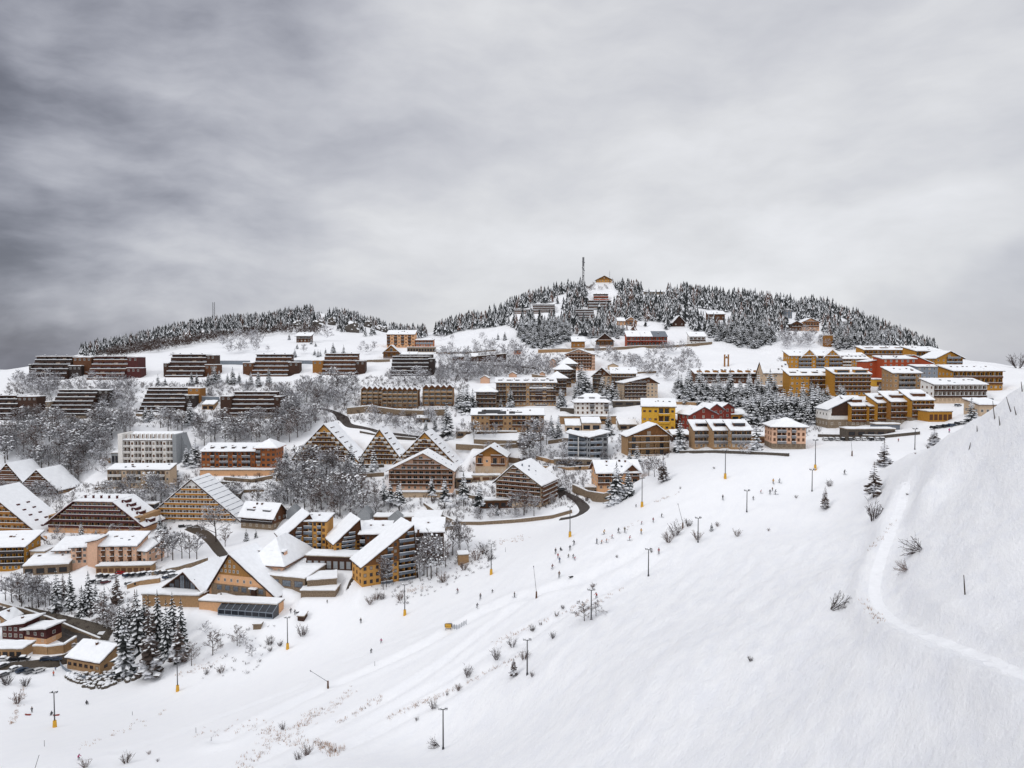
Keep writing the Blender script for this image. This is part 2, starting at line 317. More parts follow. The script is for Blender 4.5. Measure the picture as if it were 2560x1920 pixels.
def bld(name, label, u0, u1, vt, vb, fl, bays, wall, rk='gx', rise=30, yaw=0, dep=12, oh=.9, bal=None, balm='dark_brown', rail_h=1.0, shut=None, dorm=0, dormm='brown',
        basem=None, cat='apartment block', group=None, chim=2, win=(1.15, 1.35), fr='frame_white', d=None, ridge=.5, gable=None, roofm='dark_brown', sides=True, sn=.5, wins=True, gl='glass', doors=True, sidebal=False, lowbal=1, pad=True, fd=7, loggia=True):
    """a storeyed house; u0, u1, vt (eaves) and vb (foot) are the facade's outline as seen in the photo, rise the roof's height in the same units"""
    if rk == 'my' and rise > 9: vt -= .24 * rise; rise *= .76
    yaw = radians(yaw); c, w, mpp = frame(u0, u1, vb, yaw, d); h = (vb - vt) * mpp; rs = rise * mpp
    o = Bld(); o.root = root = thing(name, label, cat, c, yaw, group); o.w, o.h, o.mpp, o.c, o.rs, o.dep = w, h, mpp, c, rs, dep
    if pad: PADS.append((c[0], c[1], yaw, -w/2, w/2, 0, dep, c[2]))
    X0, X1 = -w/2, w/2; wl = MB(); z0 = -fd
    fh = h / fl; o.fh = fh; bw = w / bays
    ranges = [] if not bal else ([(0, bays - 1)] if bal == 'all' else bal)
    rec = min(1.7, dep * .16) if (ranges and loggia) else 0          # depth of the loggias behind the railings
    if rk == 'gx':
        ym = dep * ridge; hr_ = h + rs * rec / ym; wl.prism([(rec, z0), (dep, z0), (dep, h), (ym, h + rs), (rec, hr_)], 'x', X0, X1, wall)
    elif rk == 'gy':
        xm = X0 + w * ridge
        wl.box(X0, X1, rec, dep, z0, h, wall)
        if gable: MB().prism([(X0, h + .002), (X1, h + .002), (xm, h + rs)], 'y', -.06, dep, gable).build('gable', root)
        else: wl.prism([(X0, h), (X1, h), (xm, h + rs)], 'y', 0, dep, wall)
    elif rk == 'mx':
        wl.prism([(X0, z0), (X1, z0), (X1, h + max(rs, 0)), (X0, h + max(-rs, 0))], 'y', rec, dep, wall)
    elif rk == 'my':
        if rs >= 0: wl.prism([(rec, z0), (dep, z0), (dep, h + rs), (rec, h + rs * rec / dep)], 'x', X0, X1, wall)
        else: wl.prism([(rec, z0), (dep, z0), (dep, h), (rec, h - rs * (1 - rec / dep))], 'x', X0, X1, wall)
    else: wl.box(X0, X1, rec, dep, z0, h, wall)
    if rec:
        for j in range(bays):
            xa, xb = X0 + bw * j, X0 + bw * (j + 1)
            inb = any(p <= j <= q for p, q in ranges)
            if not inb: wl.box(xa, xb, 0, rec + .02, z0, h - .01, wall)
            else:
                wl.box(xa, xb, 0, rec + .02, z0, lowbal * fh - .02, wall); wl.box(xa, xb, .03, rec + .02, h - min(.45, fh * .14), h - .012, wall)
                for x_ in ((xa, xa + .16), (xb - .16, xb)): wl.box(x_[0], x_[1], .05, rec + .02, lowbal * fh - .02, h - .03, wall)
    wl.build('wall', root)
    if rk:
        if rk == 'mx' and rs < 0: o.roof = roof(root, rk, X0, X1, 0, dep, h - rs, rs, oh, roofm, sn=sn)
        elif rk == 'my' and rs < 0: o.roof = roof(root, rk, X0, X1, 0, dep, h - rs, rs, oh, roofm, sn=sn)
        else: o.roof = roof(root, rk, X0, X1, 0, dep, h, rs, oh, roofm, sn=sn, ridge=ridge)
        for i in range(chim):
            if rk == 'gx': cx, cy, cz = X0 + w * (i + .6) / (chim + .2), dep * (ridge - .1), h + rs * .8
            elif rk == 'gy': cx, cy, cz = X0 + w * (ridge + .16), dep * (i + .6) / (chim + .2), h + rs * .68
            elif rk == 'hip': cx, cy, cz = X0 + w * (i + .8) / (chim + .6), dep * .5, h + rs * .6
            else: cx, cy, cz = X0 + w * (i + .6) / (chim + .2), dep * .6, h + max(abs(rs) * .5, .3)
            chimney(o.roof, cx, cy, cz)
        if rk in ('my', 'gx') and w > 17:
            for i in range(int(w / 6)):
                q = rng.uniform(.15, .85); x = X0 + w * rng.uniform(.04, .96)
                y, z = (dep * q, h + abs(rs) * (q if rs > 0 else 1 - q)) if rk == 'my' else (dep * ridge * q, h + rs * q)
                s_ = rng.uniform(.3, .7); MB().box(x - s_, x + s_, y - s_, y + s_, z, z + rng.uniform(.9, 1.5), rng.choice(['slate', 'brown', 'dark_brown'])).build('vent', o.roof)
        if dorm and rk in ('gx', 'hip', 'my'):
            ym = dep if rk == 'my' else dep * ridge; dw = w / dorm * .5
            for i in range(dorm):
                x = X0 + w * (i + .5) / dorm; y = ym * .28; zz = h + rs * .28
                b = MB(); hh = min(1.5, rs * .55); b.box(x - dw/2, x + dw/2, y, y + 2.6, zz - .5, zz + hh, dormm); b.box(x - dw/2 + .15, x + dw/2 - .15, y - .04, y + .2, zz + .45, zz + hh - .15, 'glass')
                b.box(x - dw/2 - .15, x + dw/2 + .15, y - .3, y + 3.0, zz + hh + .003, zz + hh + .55, 'snow_cover'); b.build('dormer', o.roof)
    if basem: MB().box(X0 - .06, X1 + .06, -.06, dep, z0, h / fl * .92, basem).build('base', root)
    wn = window_mesh(min(win[0] * 1.12, bw * .6), min(win[1] * 1.08, fh * .56), fr, shut, gl); dr = window_mesh(min(2.3, bw * .66), fh * .74, fr, shut, gl)
    wn_ = [wn, wn, wn, window_mesh(min(win[0] * 1.12, bw * .6), min(win[1] * 1.08, fh * .56), fr, shut, 'curtain'), window_mesh(min(win[0] * 1.12, bw * .6), min(win[1] * 1.08, fh * .56), fr, shut, 'shutter')]
    dr_ = [dr, dr, dr, window_mesh(min(2.3, bw * .66), fh * .74, fr, shut, 'shutter'), window_mesh(min(2.3, bw * .66), fh * .74, fr, shut, 'curtain')]
    nfl = fl + (int(rs / fh + .15) if rk == 'gy' else 0); xr = X0 + w * ridge
    lim = lambda z: (xr - (xr - X0) * (1 - max(0, z - h) / rs) + .5, xr + (X1 - xr) * (1 - max(0, z - h) / rs) - .5) if rk == 'gy' and rs > 0 else (X0, X1)
    for f in range(nfl):
        z = f * fh
        for j in range(bays):
            x = X0 + bw * (j + .5)
            inb = any(a <= j <= bb for a, bb in ranges) and f >= lowbal
            if f >= fl:                                        # storeys up in the gable
                l_, r_ = lim(z + fh * .85)
                if x - bw * .36 < l_ or x + bw * .36 > r_: continue
            if wins: put_window(root, x, (rec if inb and f < fl else 0) - .01 - (.06 if gable and f >= fl else 0), z + (fh * .06 if inb and doors else fh * .34), rng.choice(dr_) if inb and doors else rng.choice(wn_))
        if lowbal <= f:
            l_, r_ = lim(z + 1.0)
            for a, bb in ranges:
                xa, xb = max(X0 + bw * a + .12, l_), min(X0 + bw * (bb + 1) - .12, r_)
                if xb - xa > 1.4: balcony(root, xa, xb, -.06 if gable and f >= fl else 0, z, balm, .6 if rec and f < fl else 1.3, min(rail_h, fh * .33), inner=rec if f < fl else 0)
    if sides and wins:
        sgn = 1 if c[0] < 20 else -1
        if yaw: sgn = 1 if (c[0] + c[1] * math.tan(yaw) * 1.0) < 0 else -1
        ns = max(1, int(dep / 4))
        for f in range(fl):
            for j in range(ns):
                put_window(root, sgn * (w / 2 + .01), dep * (j + .5) / ns, f * fh + fh * .34, wn, sgn * pi / 2)
    return o
def aframe(name, label, ua, va, ul, ur, vb, fl, yaw=0, dep=16, wall='beige', rail='dark_brown', alt='rail_white', roofm='dark_brown', dorm=0, dormm='brown', panels=0, low=None, group=None, bay=3.0, d=None, ends=True, cut=None, eave=0.0, cat='apartment block', lowm='peach', chim=0, sn=.5, rh=.33):
    """a triangular house whose roof comes down to the ground; cut = flat top at this share of the height"""
    yaw = radians(yaw); c, w, mpp = frame(ul, ur, vb, yaw, d); h = (vb - va) * mpp; X0, X1 = -w/2, w/2; xm = 0
    k = (ua - (ul + ur) / 2) / (ur - ul); xm = k * w
    o = Bld(); o.root = root = thing(name, label, cat, c, yaw, group); o.w, o.h, o.mpp, o.c, o.xm, o.dep = w, h, mpp, c, xm, dep
    PADS.append((c[0], c[1], yaw, X0, X1, 0, dep, c[2]))
    lz = 0 if not low else h * low
    wl = MB(); wl.prism([(X0 + .2, -6), (X1 - .2, -6), (X1 - .2, 0), (xm, h - .2), (X0 + .2, 0)], 'y', 0, dep, wall); wl.build('wall', root)
    # two roof slopes, each a part with its coat of snow
    t, oh = .35, 1.1
    for sgn, xe in ((-1, X0), (1, X1)):
        sl = h / abs(xe - xm); ex = xe + sgn * .9; ez = -.9 * sl
        b = MB(); b.prism([(ex, ez), (xm, h), (xm, h + t * 1.3), (ex, ez + t * 1.3)], 'y', -oh, dep + .6, roofm)
        r = b.build('roof_slope', root)
        a = .25; e2 = ex - sgn * a * .6
        s = MB(); z1 = ez + a * .6 * sl
        s.prism([(e2, z1 + t * 1.3 + .005), (xm + sgn * .02, h + t * 1.3 + .005), (xm + sgn * .02, h + t * 1.3 + sn), (e2, z1 + t * 1.3 + sn)], 'y', -oh + .35, dep + .45, 'snow_cover'); s.build('snow_cover', r)
        if dorm and sgn == 1:
            for i in range(dorm):
                q = (i + .75) / (dorm + .4); x = xm + (X1 - xm) * q; z = h * (1 - q); y = dep * .34
                bb = MB(); hw = dep * .17
                bb.box(x - 1.6, x + .9, y - hw, y + hw, z - .8, z + .55, dormm); bb.box(x + .84, x + .95, y - hw + .3, y + hw - .3, z - .35, z + .25, 'glass')
                bb.box(x - 1.9, x + 1.05, y - hw - .15, y + hw + .15, z + .555, z + .95, 'snow_cover')
                bb.build('dormer', r)
                MB().box(x - 1.5, x - .9, y + hw + .5, y + hw + 1.2, z - .2, z + 1.6, 'slate').box(x - 1.6, x - .8, y + hw + .4, y + hw + 1.3, z + 1.603, z + 1.9, 'snow_cover').build('chimney', r)
        if panels and sgn == 1:
            for i in range(panels):
                q = (i + .6) / (panels + .2); x = xm + (X1 - xm) * q; z = h * (1 - q) + t * 1.3 + sn
                MB().box(x - .16, x + .16, -.3, dep, z - .5, z + .08, 'slate').build('snow_guard', r)
    fh = h * (1 - (low or 0)) / fl; wn = window_mesh(1.25, fh * .66, 'frame_white', None); dr = window_mesh(1.1, fh * .7, 'frame_brown', None, 'shutter', False); wn2 = window_mesh(1.25, fh * .66, 'frame_white', None, 'curtain')
    if low:
        wl2 = w * (1 - low * .5)
        MB().box(X0 + 1.2, X1 - 1.2, -.25, .3, -4, lz, lowm).build('base', root)
        nb = int(w / 4.5)
        for j in range(nb): put_window(root, X0 + 2 + (w - 4) * (j + .5) / nb, -.27, .2, window_mesh(2.6, max(1.2, lz - .7), 'frame_white', None, 'slate', False))
    for f in range(fl):
        z = lz + f * fh
        def half(zz, sgn): return (xm - X0 if sgn < 0 else X1 - xm) * (1 - zz / h)
        l = xm - half(z + fh * .75, -1) + .5; r_ = xm + half(z + fh * .75, 1) - .5
        if r_ - l < 1.5: continue
        nb = max(1, int((r_ - l) / bay))
        for j in range(nb):
            x = l + (r_ - l) * (j + .5) / nb
            put_window(root, x - (.72 if nb > 1 else 0), -.01, z + .15, wn if rng.random() < .75 else wn2)
            if nb > 1: put_window(root, x + .75, -.01, z + .15, dr)
        if f > 0 or low:
            l2 = xm - half(z + .6, -1) + .25; r2 = xm + half(z + .6, 1) - .25
            balcony(root, l2, r2, 0, z, rail, 1.15, fh * rh, 'concrete', True)
            if alt:
                for sx, ww in ((l2, 1), (r2, -1)):
                    MB().box(min(sx, sx + ww * 2.4), max(sx, sx + ww * 2.4), -1.20, -1.172, z - .2, z + fh * rh, alt).build('parapet_end', root)
    return o
def terrace(name, label, u0, u1, vt, vb, fl, yaw=0, step=2.6, dep=14, wall='dark_brown', rail='black_wood', low=0, lowm='concrete', annex=(), side=None, group='stepped dark timber apartment blocks', bays=7, d=None, gl='glass', snowy=.42, top=True):
    """a stepped block: each storey stands back behind the one below; every parapet carries a line of snow"""
    yaw = radians(yaw); c, w, mpp = frame(u0, u1, vb, yaw, d); h = (vb - vt) * mpp; X0, X1 = -w/2, w/2
    o = Bld(); o.root = root = thing(name, label, 'apartment block', c, yaw, group); o.w, o.h, o.mpp, o.c, o.dep = w, h, mpp, c, dep
    back = step * (fl - 1) + dep * .55
    PADS.append((c[0], c[1], yaw, X0, X1, 0, dep * .5, c[2]))
    lz = h * low; fh = (h - lz) / fl; o.fh = fh
    wl = MB()
    for f in range(fl):
        y = f * step; wl.box(X0, X1, y + 1.5, back, lz + f * fh - (8 if f == 0 else 0), lz + (f + 1) * fh - .15 - .003 * f, wall)
    wl.build('wall', root)
    if low: MB().box(X0 + .3, X1 - .3, -.1, 3, -8, lz - .05, lowm).build('base', root)
    wm = window_mesh(w / bays * .9, fh * .58, 'frame_brown', None, gl)
    wcur = window_mesh(w / bays * .9, fh * .58, 'frame_brown', None, 'curtain')
    wlit = window_mesh(w / bays * .9, fh * .58, 'frame_brown', None, 'lit_glass')
    for f in range(fl):
        y = f * step; z = lz + f * fh
        b = MB(); b.box(X0 - .25, X1 + .25, y - .15, y + 1.55, z - .25, z, 'concrete'); b.box(X0 - .25, X1 + .25, y - .16, y, z - .35, z + fh * .34, rail)
        b.box(X0 - .25, X0 - .1, y, y + 1.5, z, z + fh * .34, rail); b.box(X1 + .1, X1 + .25, y, y + 1.5, z, z + fh * .34, rail)
        b.box(X0 - .3, X1 + .3, y - .30, y + .55, z + fh * .34 + .003, z + fh * .34 + snowy, 'snow_cover')
        b.build('balcony', root)
        for j in range(bays): put_window(root, X0 + w * (j + .5) / bays, y + 1.49, z + fh * .16, (wlit, wcur, wm)[(j * 7 + f * 3 + j * f) % 3] if (j + f) % 2 else wm)
        for j in range(1, bays):
            if j % 2 == 0: MB().box(X0 + w * j / bays - .1, X0 + w * j / bays + .1, y, y + 1.5, z, z + fh - .2, rail).build('partition', root)
    y = (fl - 1) * step; r = MB().box(X0 - .5, X1 + .5, y + .6, back + .4, h - .15 + .003, h + .25, 'dark_brown').build('roof', root)
    MB().box(X0 - .42, X1 + .42, y + .7, back + .3, h + .253, h + .7, 'snow_cover').build('snow_cover', r)
    for i in range(3): chimney(r, X0 + w * (i + .6) / 3.3, y + 4, h + .3, .9, .6, 'black_wood')
    for (xa, xb, za, zb, ya, yb, mm) in annex:               # in shares of the width, height; metres back
        ax0, ax1 = X0 + w * xa, X0 + w * xb
        a = MB().box(ax0, ax1, ya, yb, -8 if za <= 0 else h * za - 8, h * zb, mm).build('annex', root)
        MB().box(ax0 - .15, ax1 + .15, ya - .2, yb + .1, h * zb + .003, h * zb + .45, 'snow_cover').build('snow_cover', a)
        nn = max(1, int((ax1 - ax0) / 3.2))
        for j in range(nn): put_window(root, ax0 + (ax1 - ax0) * (j + .5) / nn, ya - .01, h * zb - fh * .75, window_mesh(1.5, fh * .45, 'frame_white', None))
    return o
def low_block(name, label, u0, u1, vt, vb, mm, yaw=0, dep=8, rk='flat', rise=0, openings=0, om='glass', cat='building', group=None, oh=.3, d=None, sn=.45, roofm='concrete', fr='frame_brown', oz=.15, oh_=.6, pad=True):
    """a one-storey annex, garage row or terrace"""
    o = bld(name, label, u0, u1, vt, vb, 1, 1, mm, rk, rise, yaw, dep, oh, cat=cat, group=group, chim=0, d=d, sides=False, wins=False, roofm=roofm, sn=sn, pad=pad)
    for j in range(openings):
        bw = o.w / openings; put_window(o.root, -o.w/2 + bw * (j + .5), -.01, o.h * oz, window_mesh(bw * .72, o.h * oh_, fr, None, om, False))
    return o
def wall(name, label, pts, h, mm='concrete', th=.7, cat='retaining wall', group=None, snow=.35, below=1.5, kind=None):
    """a wall along ground points given as seen in the photo; its top follows the ground"""
    q = [hitp(u, v) for u, v in pts]; b = MB(); s = MB(); root = thing(name, label, cat, q[0], 0, group)
    for (a, c) in zip(q[:-1], q[1:]):
        d = Vector((c[0] - a[0], c[1] - a[1], 0)); L_ = d.length
        if L_ < .01: continue
        nrm = Vector((-d.y, d.x, 0)) / L_ * th / 2; k = max(1, int(L_ / 4))
        for i in range(k):
            t0, t1 = i / k, (i + 1) / k
            p0 = Vector(a) * (1 - t0) + Vector(c) * t0 - Vector(q[0]); p1 = Vector(a) * (1 - t1) + Vector(c) * t1 - Vector(q[0])
            for mb, z0, z1, ex, m_ in ((b, -below, h, 1, mm), (s, h + .003, h + snow, 1.15, 'snow_cover')):
                if m_ == 'snow_cover' and snow <= 0: continue
                base = [p0 - nrm * ex, p1 - nrm * ex, p1 + nrm * ex, p0 + nrm * ex]; kk = len(mb.v); ii = mb.mi(m_)
                mb.v += [(p.x, p.y, p.z + z0) for p in base] + [(p.x, p.y, p.z + z1) for p in base]
                for f in ((3,2,1,0),(4,5,6,7),(0,1,5,4),(1,2,6,5),(2,3,7,6),(3,0,4,7)): mb.f.append([kk + x for x in f]); mb.m.append(ii)
    b.build('wall', root); s.build('snow_cover', root)
    return root
def apply_pads():
    for (cx, cy, yaw, x0, x1, y0, y1, z) in PADS:
        R = max(abs(x0), abs(x1)) + abs(y1) + 12
        i0, i1 = np.searchsorted(gx, [cx - R, cx + R]); j0, j1 = np.searchsorted(gy, [cy - R, cy + R])
        if i1 <= i0 or j1 <= j0: continue
        X = GX[j0:j1, i0:i1] - cx; Y = GY[j0:j1, i0:i1] - cy
        lx = X * cos(yaw) + Y * sin(yaw); ly = -X * sin(yaw) + Y * cos(yaw)
        d = np.maximum(np.maximum(x0 - lx, lx - x1), np.maximum(y0 - ly, ly - y1)); d = np.maximum(d - .8, 0)
        t = 1 - sm(0, 6, d); H[j0:j1, i0:i1] = H[j0:j1, i0:i1] * (1 - t) + (z - .12) * t
# ------------------------------------------------------------------ the village, block by block
TG = 'stepped dark timber apartment blocks'
# top row of stepped blocks on the far slope
terrace('terraced_block', 'nearly black stepped apartment block, outermost at the end of the top row', 68, 160, 892, 949, 5, annex=[(1.0, 1.35, .3, .6, 6, 16, 'black_wood'), (1.05, 1.55, .55, .98, 10, 20, 'brown'), (-.06, 0, 0, .65, 5, 14, 'black_wood')], wall='dark_brown', rail='black_wood')
terrace('terraced_block', 'rust red sided stepped block, second of the top row, beside the nearly black one', 217, 306, 892, 949, 5, annex=[(1.0, 1.3, 0, .98, 8, 20, 'maroon'), (1.02, 1.42, 0, .5, 5, 14, 'maroon')], wall='maroon', rail='brown')
terrace('terraced_block', 'stepped block of the top row with a tall stair tower, above two small firs', 414, 506, 887, 943, 5, annex=[(-.12, 0, 0, .62, 4, 12, 'dark_brown'), (1.0, 1.24, 0, .98, 8, 18, 'dark_brown'), (1.0, 1.36, 0, .55, 5, 13, 'brown')], wall='dark_brown', rail='dark_brown')
terrace('terraced_block', 'grey banded stepped block of the top row with low wings on both sides', 629, 718, 887, 941, 5, annex=[(-.28, 0, 0, .62, 3, 11, 'brown'), (1.0, 1.3, 0, .65, 3, 11, 'dark_brown')], wall='dark_brown', rail='brown', gl='lit_glass')
terrace('terraced_block', 'stepped block with one yellow balcony, innermost of the top row', 804, 887, 885, 937, 5, annex=[(-.3, 0, 0, .68, 3, 11, 'amber'), (1.0, 1.28, 0, .66, 3, 11, 'dark_brown')], wall='brown', rail='brown', gl='lit_glass')
terrace('terraced_block', 'black timber stepped complex below the wooden gable house', 976, 1068, 892, 940, 5, annex=[(1.0, 1.16, 0, .9, 8, 18, 'black_wood'), (.2, 1.1, .9, 1.12, 12, 20, 'black_wood')], rail='black_wood', wall='black_wood')
# second row
terrace('terraced_block', 'stepped block cut by the picture edge, first of the lower row', -45, 25, 992, 1050, 5, annex=[(1.0, 1.7, .4, .98, 8, 18, 'dark_brown')], rail='black_wood')
terrace('terraced_block', 'dark stepped block of the lower row standing over the bare wood', 117, 216, 978, 1046, 6, annex=[(-.12, 0, 0, .6, 4, 12, 'concrete'), (1.0, 1.3, .6, 1.0, 14, 22, 'black_wood')], low=.12, rail='black_wood')
terrace('terraced_block', 'stepped block with tilted roof panels, behind a lone dark fir', 346, 455, 972, 1030, 6, annex=[(1.0, 1.25, 0, .7, 5, 15, 'black_wood'), (1.0, 1.28, .8, 1.0, 10, 20, 'amber')], rail='black_wood', wall='dark_brown')
t = terrace('terraced_block', 'wide dark block on a bare concrete base, last of the lower row', 577, 684, 982, 1046, 5, annex=[(-.26, 0, .0, .86, 1.5, 14, 'dark_brown'), (1.0, 1.14, 0, .84, 1.5, 14, 'dark_brown')], low=.14, step=1.4, rail='dark_brown')
# road wall that links the top row
wall('retaining_wall', 'long grey road wall linking the top row of stepped blocks', [(530, 911), (625, 911)], 3.2, 'blue_grey', group='road walls of the top row')
wall('retaining_wall', 'grey road wall between the two innermost stepped blocks of the top row', [(722, 910), (800, 911)], 3.2, 'blue_grey', group='road walls of the top row')
wall('retaining_wall', 'thin road wall running from the innermost stepped block to the black complex', [(895, 907), (975, 904)], 2.2, 'concrete', group='road walls of the top row')
wall('retaining_wall', 'grey wall joining the panel roofed block and the wide dark block', [(492, 1002), (548, 1004)], 3.5, 'blue_grey', group='road walls of the top row')
# white hotel over the bare wood
b = bld('white_hotel', 'white modern hotel with staggered balconies and tall dormer windows', 309, 434, 1106, 1163, 4, 14, 'white', 'my', 20, 0, 14, .3, bal=[(0, 1), (3, 4), (6, 7), (9, 10), (12, 13)], balm='rail_white', chim=0, cat='hotel', sides=False, lowbal=0, sn=.35, gl='shutter', fr='frame_brown')
for i in range(12): MB().box(-b.w/2 + b.w * (i + .6) / 12.2 - .45, -b.w/2 + b.w * (i + .6) / 12.2 + .45, .8, 3.4, b.h + .3, b.h + 4.2, 'white').box(-b.w/2 + b.w * (i + .6) / 12.2 - .3, -b.w/2 + b.w * (i + .6) / 12.2 + .3, .77, .9, b.h + 1.5, b.h + 3.9, 'shutter').build('dormer', b.roof)
MB().box(-b.w/2 - 3, -b.w/2 - .05, -.8, 14, -5, b.h + 4.5, 'white').build('side_tower', b.root); MB().box(b.w/2 + .05, b.w/2 + 2.6, -1.2, 14, -5, b.h + 4, 'grey').build('side_tower', b.root)
MB().prism([(b.w/2 + 2.6, 0), (b.w/2 + 9, 0), (b.w/2 + 2.6, b.h + 3)], 'y', 6, 14, 'grey').build('side_wing', b.root)
low_block('annex_building', 'small snow roofed annex against the white hotel', 279, 296, 1133, 1160, 'grey', 0, 10, 'my', 6, 2, group=None, sn=.4)
b = bld('terrace_house', 'long pale terraced building under the white hotel with a deep snow roof', 269, 425, 1178, 1221, 3, 13, 'pale', 'my', 12, 0, 9, .4, bal=[(0, 2), (4, 6), (8, 11)], balm='rail_white', chim=0, sides=False, sn=.5)
wall('retaining_wall', 'stone wall under the long pale terraced building', [(238, 1225), (290, 1222)], 2.0, 'stone')
# brick hotel
b = bld('brick_hotel', 'long brick brown apartment hotel with a row of roof dormers', 504, 638, 1133, 1170, 3, 12, 'brick', 'my', 17, 0, 12, .8, bal=[(2, 2), (4, 5), (7, 7), (9, 10)], balm='rail_grey', chim=1, cat='hotel', sides=False, lowbal=0, win=(1.5, 1.5), fr='frame_brown')
for i in range(5): MB().box(-b.w/2 + b.w * (i + .8) / 5 - 1, -b.w/2 + b.w * (i + .8) / 5 + .8, 3, 5.6, b.h + 1.3, b.h + 2.6, 'dark_brown').box(-b.w/2 + b.w * (i + .8) / 5 - 1.2, -b.w/2 + b.w * (i + .8) / 5 + 1, 2.8, 6, b.h + 2.603, b.h + 3, 'snow_cover').build('dormer', b.roof)
bld('brick_tower', 'taller brick corner block with a hipped roof beside the brick hotel', 640, 690, 1118, 1170, 4, 4, 'brick', 'hip', 16, 0, 15, 1.4, bal=[(0, 0)], balm='rail_grey', chim=1, cat='hotel', win=(1.6, 1.5), fr='frame_brown', roofm='brick')
low_block('snowy_podium', 'long cream podium wall with a row of white openings under the brick hotel', 500, 682, 1176, 1189, 'peach', 0, 6, 'flat', 0, 0, cat='podium')
# three A-frames
AG = 'three triangular apartment houses in a row'
aframe('triangular_house', 'triangular balconied house, first of three in a row, beside the brick tower', 812, 1062, 728, 896, 1152, 8, -8, 17, 'gold', 'dark_brown', 'rail_white', dorm=7, group=AG, bay=3.2, d=432)
aframe('triangular_house', 'triangular balconied house in the middle of the row of three', 950, 1075, 892, 1012, 1160, 8, -8, 15, 'gold', 'dark_brown', 'rail_white', dorm=6, group=AG, bay=3.2, d=428)
aframe('triangular_house', 'triangular balconied house behind the wide cream chalet, last of the row of three', 1063, 1082, 985, 1141, 1162, 8, -8, 17, 'gold', 'dark_brown', 'rail_white', dorm=7, group=AG, bay=3.2, d=424)
# big A-frame with snow guards
o = aframe('triangular_house', 'big triangular apartment house with white bays and rows of snow guards on its roof', 482, 1199, 361, 603, 1303, 8, -5, 18, 'white', 'honey', None, panels=11, bay=3.4, rh=.3, low=.06, lowm='white')
o = aframe('triangular_house', 'ochre triangular apartment house cut by the picture edge', -28, 1226, -182, 122, 1352, 8, -6, 21, 'mustard', 'amber', None, low=.13, dorm=0, bay=3.2, lowm='peach')
rf = [c for c in o.root.children if c.name.startswith('roof_slope')][1]
for i in range(12):
    q = .35 + .6 * (i // 2) / 6; x = o.xm + (o.w/2 - o.xm) * q; z = o.h * (1 - q); y = o.dep * (.3 if i % 2 else .62)
    MB().box(x - .8, x + .5, y - 1, y + 1, z, z + 1.25, 'maroon').build('roof_window', rf)
# two brown gables above it
for lab, uu in (('brown balconied gable chalet at the picture edge, above the ochre triangular house', (-22, 64, 24, 1159)), ('brown balconied gable chalet next to the bare wood, above the red balcony block', (45, 146, 87, 1175))):
    vb = 1219 if uu[0] < 0 else 1234
    bld('gable_chalet', lab, uu[0], uu[1], vb - 10, vb, 1, 5, 'beige', 'gy', vb - 10 - uu[3], -8, 18, .9, bal='all', balm='brown', lowbal=0, chim=0, gable='wood', group='pair of brown gable chalets', cat='chalet')
for r_ in [o for o in list(COL.objects) if o.name.startswith('gable_chalet')]:
    wv = [c for c in r_.children if c.name.startswith('gable')][0]; gz = [v.co.z for v in wv.data.vertices]; z0, z1 = min(gz), max(gz); hw = max(v.co.x for v in wv.data.vertices)
    for f in range(3):
        z = z0 + (z1 - z0) * (.05 + .24 * f); half = hw * (1 - (.05 + .24 * f)) - 1.4
        balcony(r_, -half, half, -.06, z, 'brown', 1.0, .8)
        for j in range(max(1, int(half * 2 / 2.6))):
            nn = max(1, int(half * 2 / 2.6)); put_window(r_, -half + 2 * half * (j + .5) / nn, -.07, z + .2, window_mesh(1.0, 1.5, 'frame_white', 'shutter'))
# red-brown trapezoid block
o = bld('balcony_block', 'long dark red balcony block with sloping roof ends and many dormers', 122, 352, 1290, 1333, 3, 16, 'beige', None, 0, -5, 18, bal='all', balm='maroon', chim=0, sides=False, basem='peach')
X = o.w/2; k = o.mpp; hh = 1333 - 1255
up = MB()
zt = (1333 - 1256) * k; xt = (291 - 239) * k + .2; ze = (1333 - 1312) * k
rx = lambda z: xt + (X + 2.5 - xt) * (zt - z) / (zt - ze + 1.0) - .7
up.prism([(-rx(o.h), o.h + .01), (rx(o.h), o.h + .01), (rx(zt), zt), (-rx(zt), zt)], 'y', .6, 18, 'beige').build('upper_wall', o.root)
for sgn in (-1, 1):
    e = (sgn * (X + 2.5), ze - 1.0); a = (sgn * xt, zt)
    r_ = MB().prism([e, a, (a[0], a[1] + .5), (e[0], e[1] + .5)], 'y', -1.2, 18.5, 'maroon').build('roof_slope', o.root)
    MB().prism([(e[0], e[1] + .505), (a[0], a[1] + .505), (a[0], a[1] + 1.0), (e[0], e[1] + 1.0)], 'y', -.9, 18.3, 'snow_cover').build('snow_cover', r_)
    if sgn > 0:
        for i in range(6):
            q = (i + .8) / 6.4; x = a[0] + (e[0] - a[0]) * q; z = a[1] + (e[1] - a[1]) * q; y = 8
            MB().box(x - 1.4, x + 1.0, y - 2.2, y + 2.2, z - .5, z + 2.0, 'maroon').box(x - 1.6, x + 1.1, y - 2.4, y + 2.4, z + 2.003, z + 2.4, 'snow_cover').build('dormer', r_)
            MB().box(x - .3, x + .3, 3.6, 4.3, z - .5, z + 2.6, 'maroon').box(x - .4, x + .4, 3.5, 4.4, z + 2.603, z + 2.9, 'snow_cover').build('chimney', r_)
r_ = MB().box(-xt - .3, xt + .3, -1.0, 18.4, zt + .25, zt + .6, 'maroon').build('roof', o.root); MB().box(-xt, xt, -.8, 18.2, zt + .603, zt + 1.15, 'snow_cover').build('snow_cover', r_)
for i in range(5): chimney(r_, -xt + 2 * xt * (i + .5) / 5, 6, zt + 1, 1.6, .8, 'maroon')
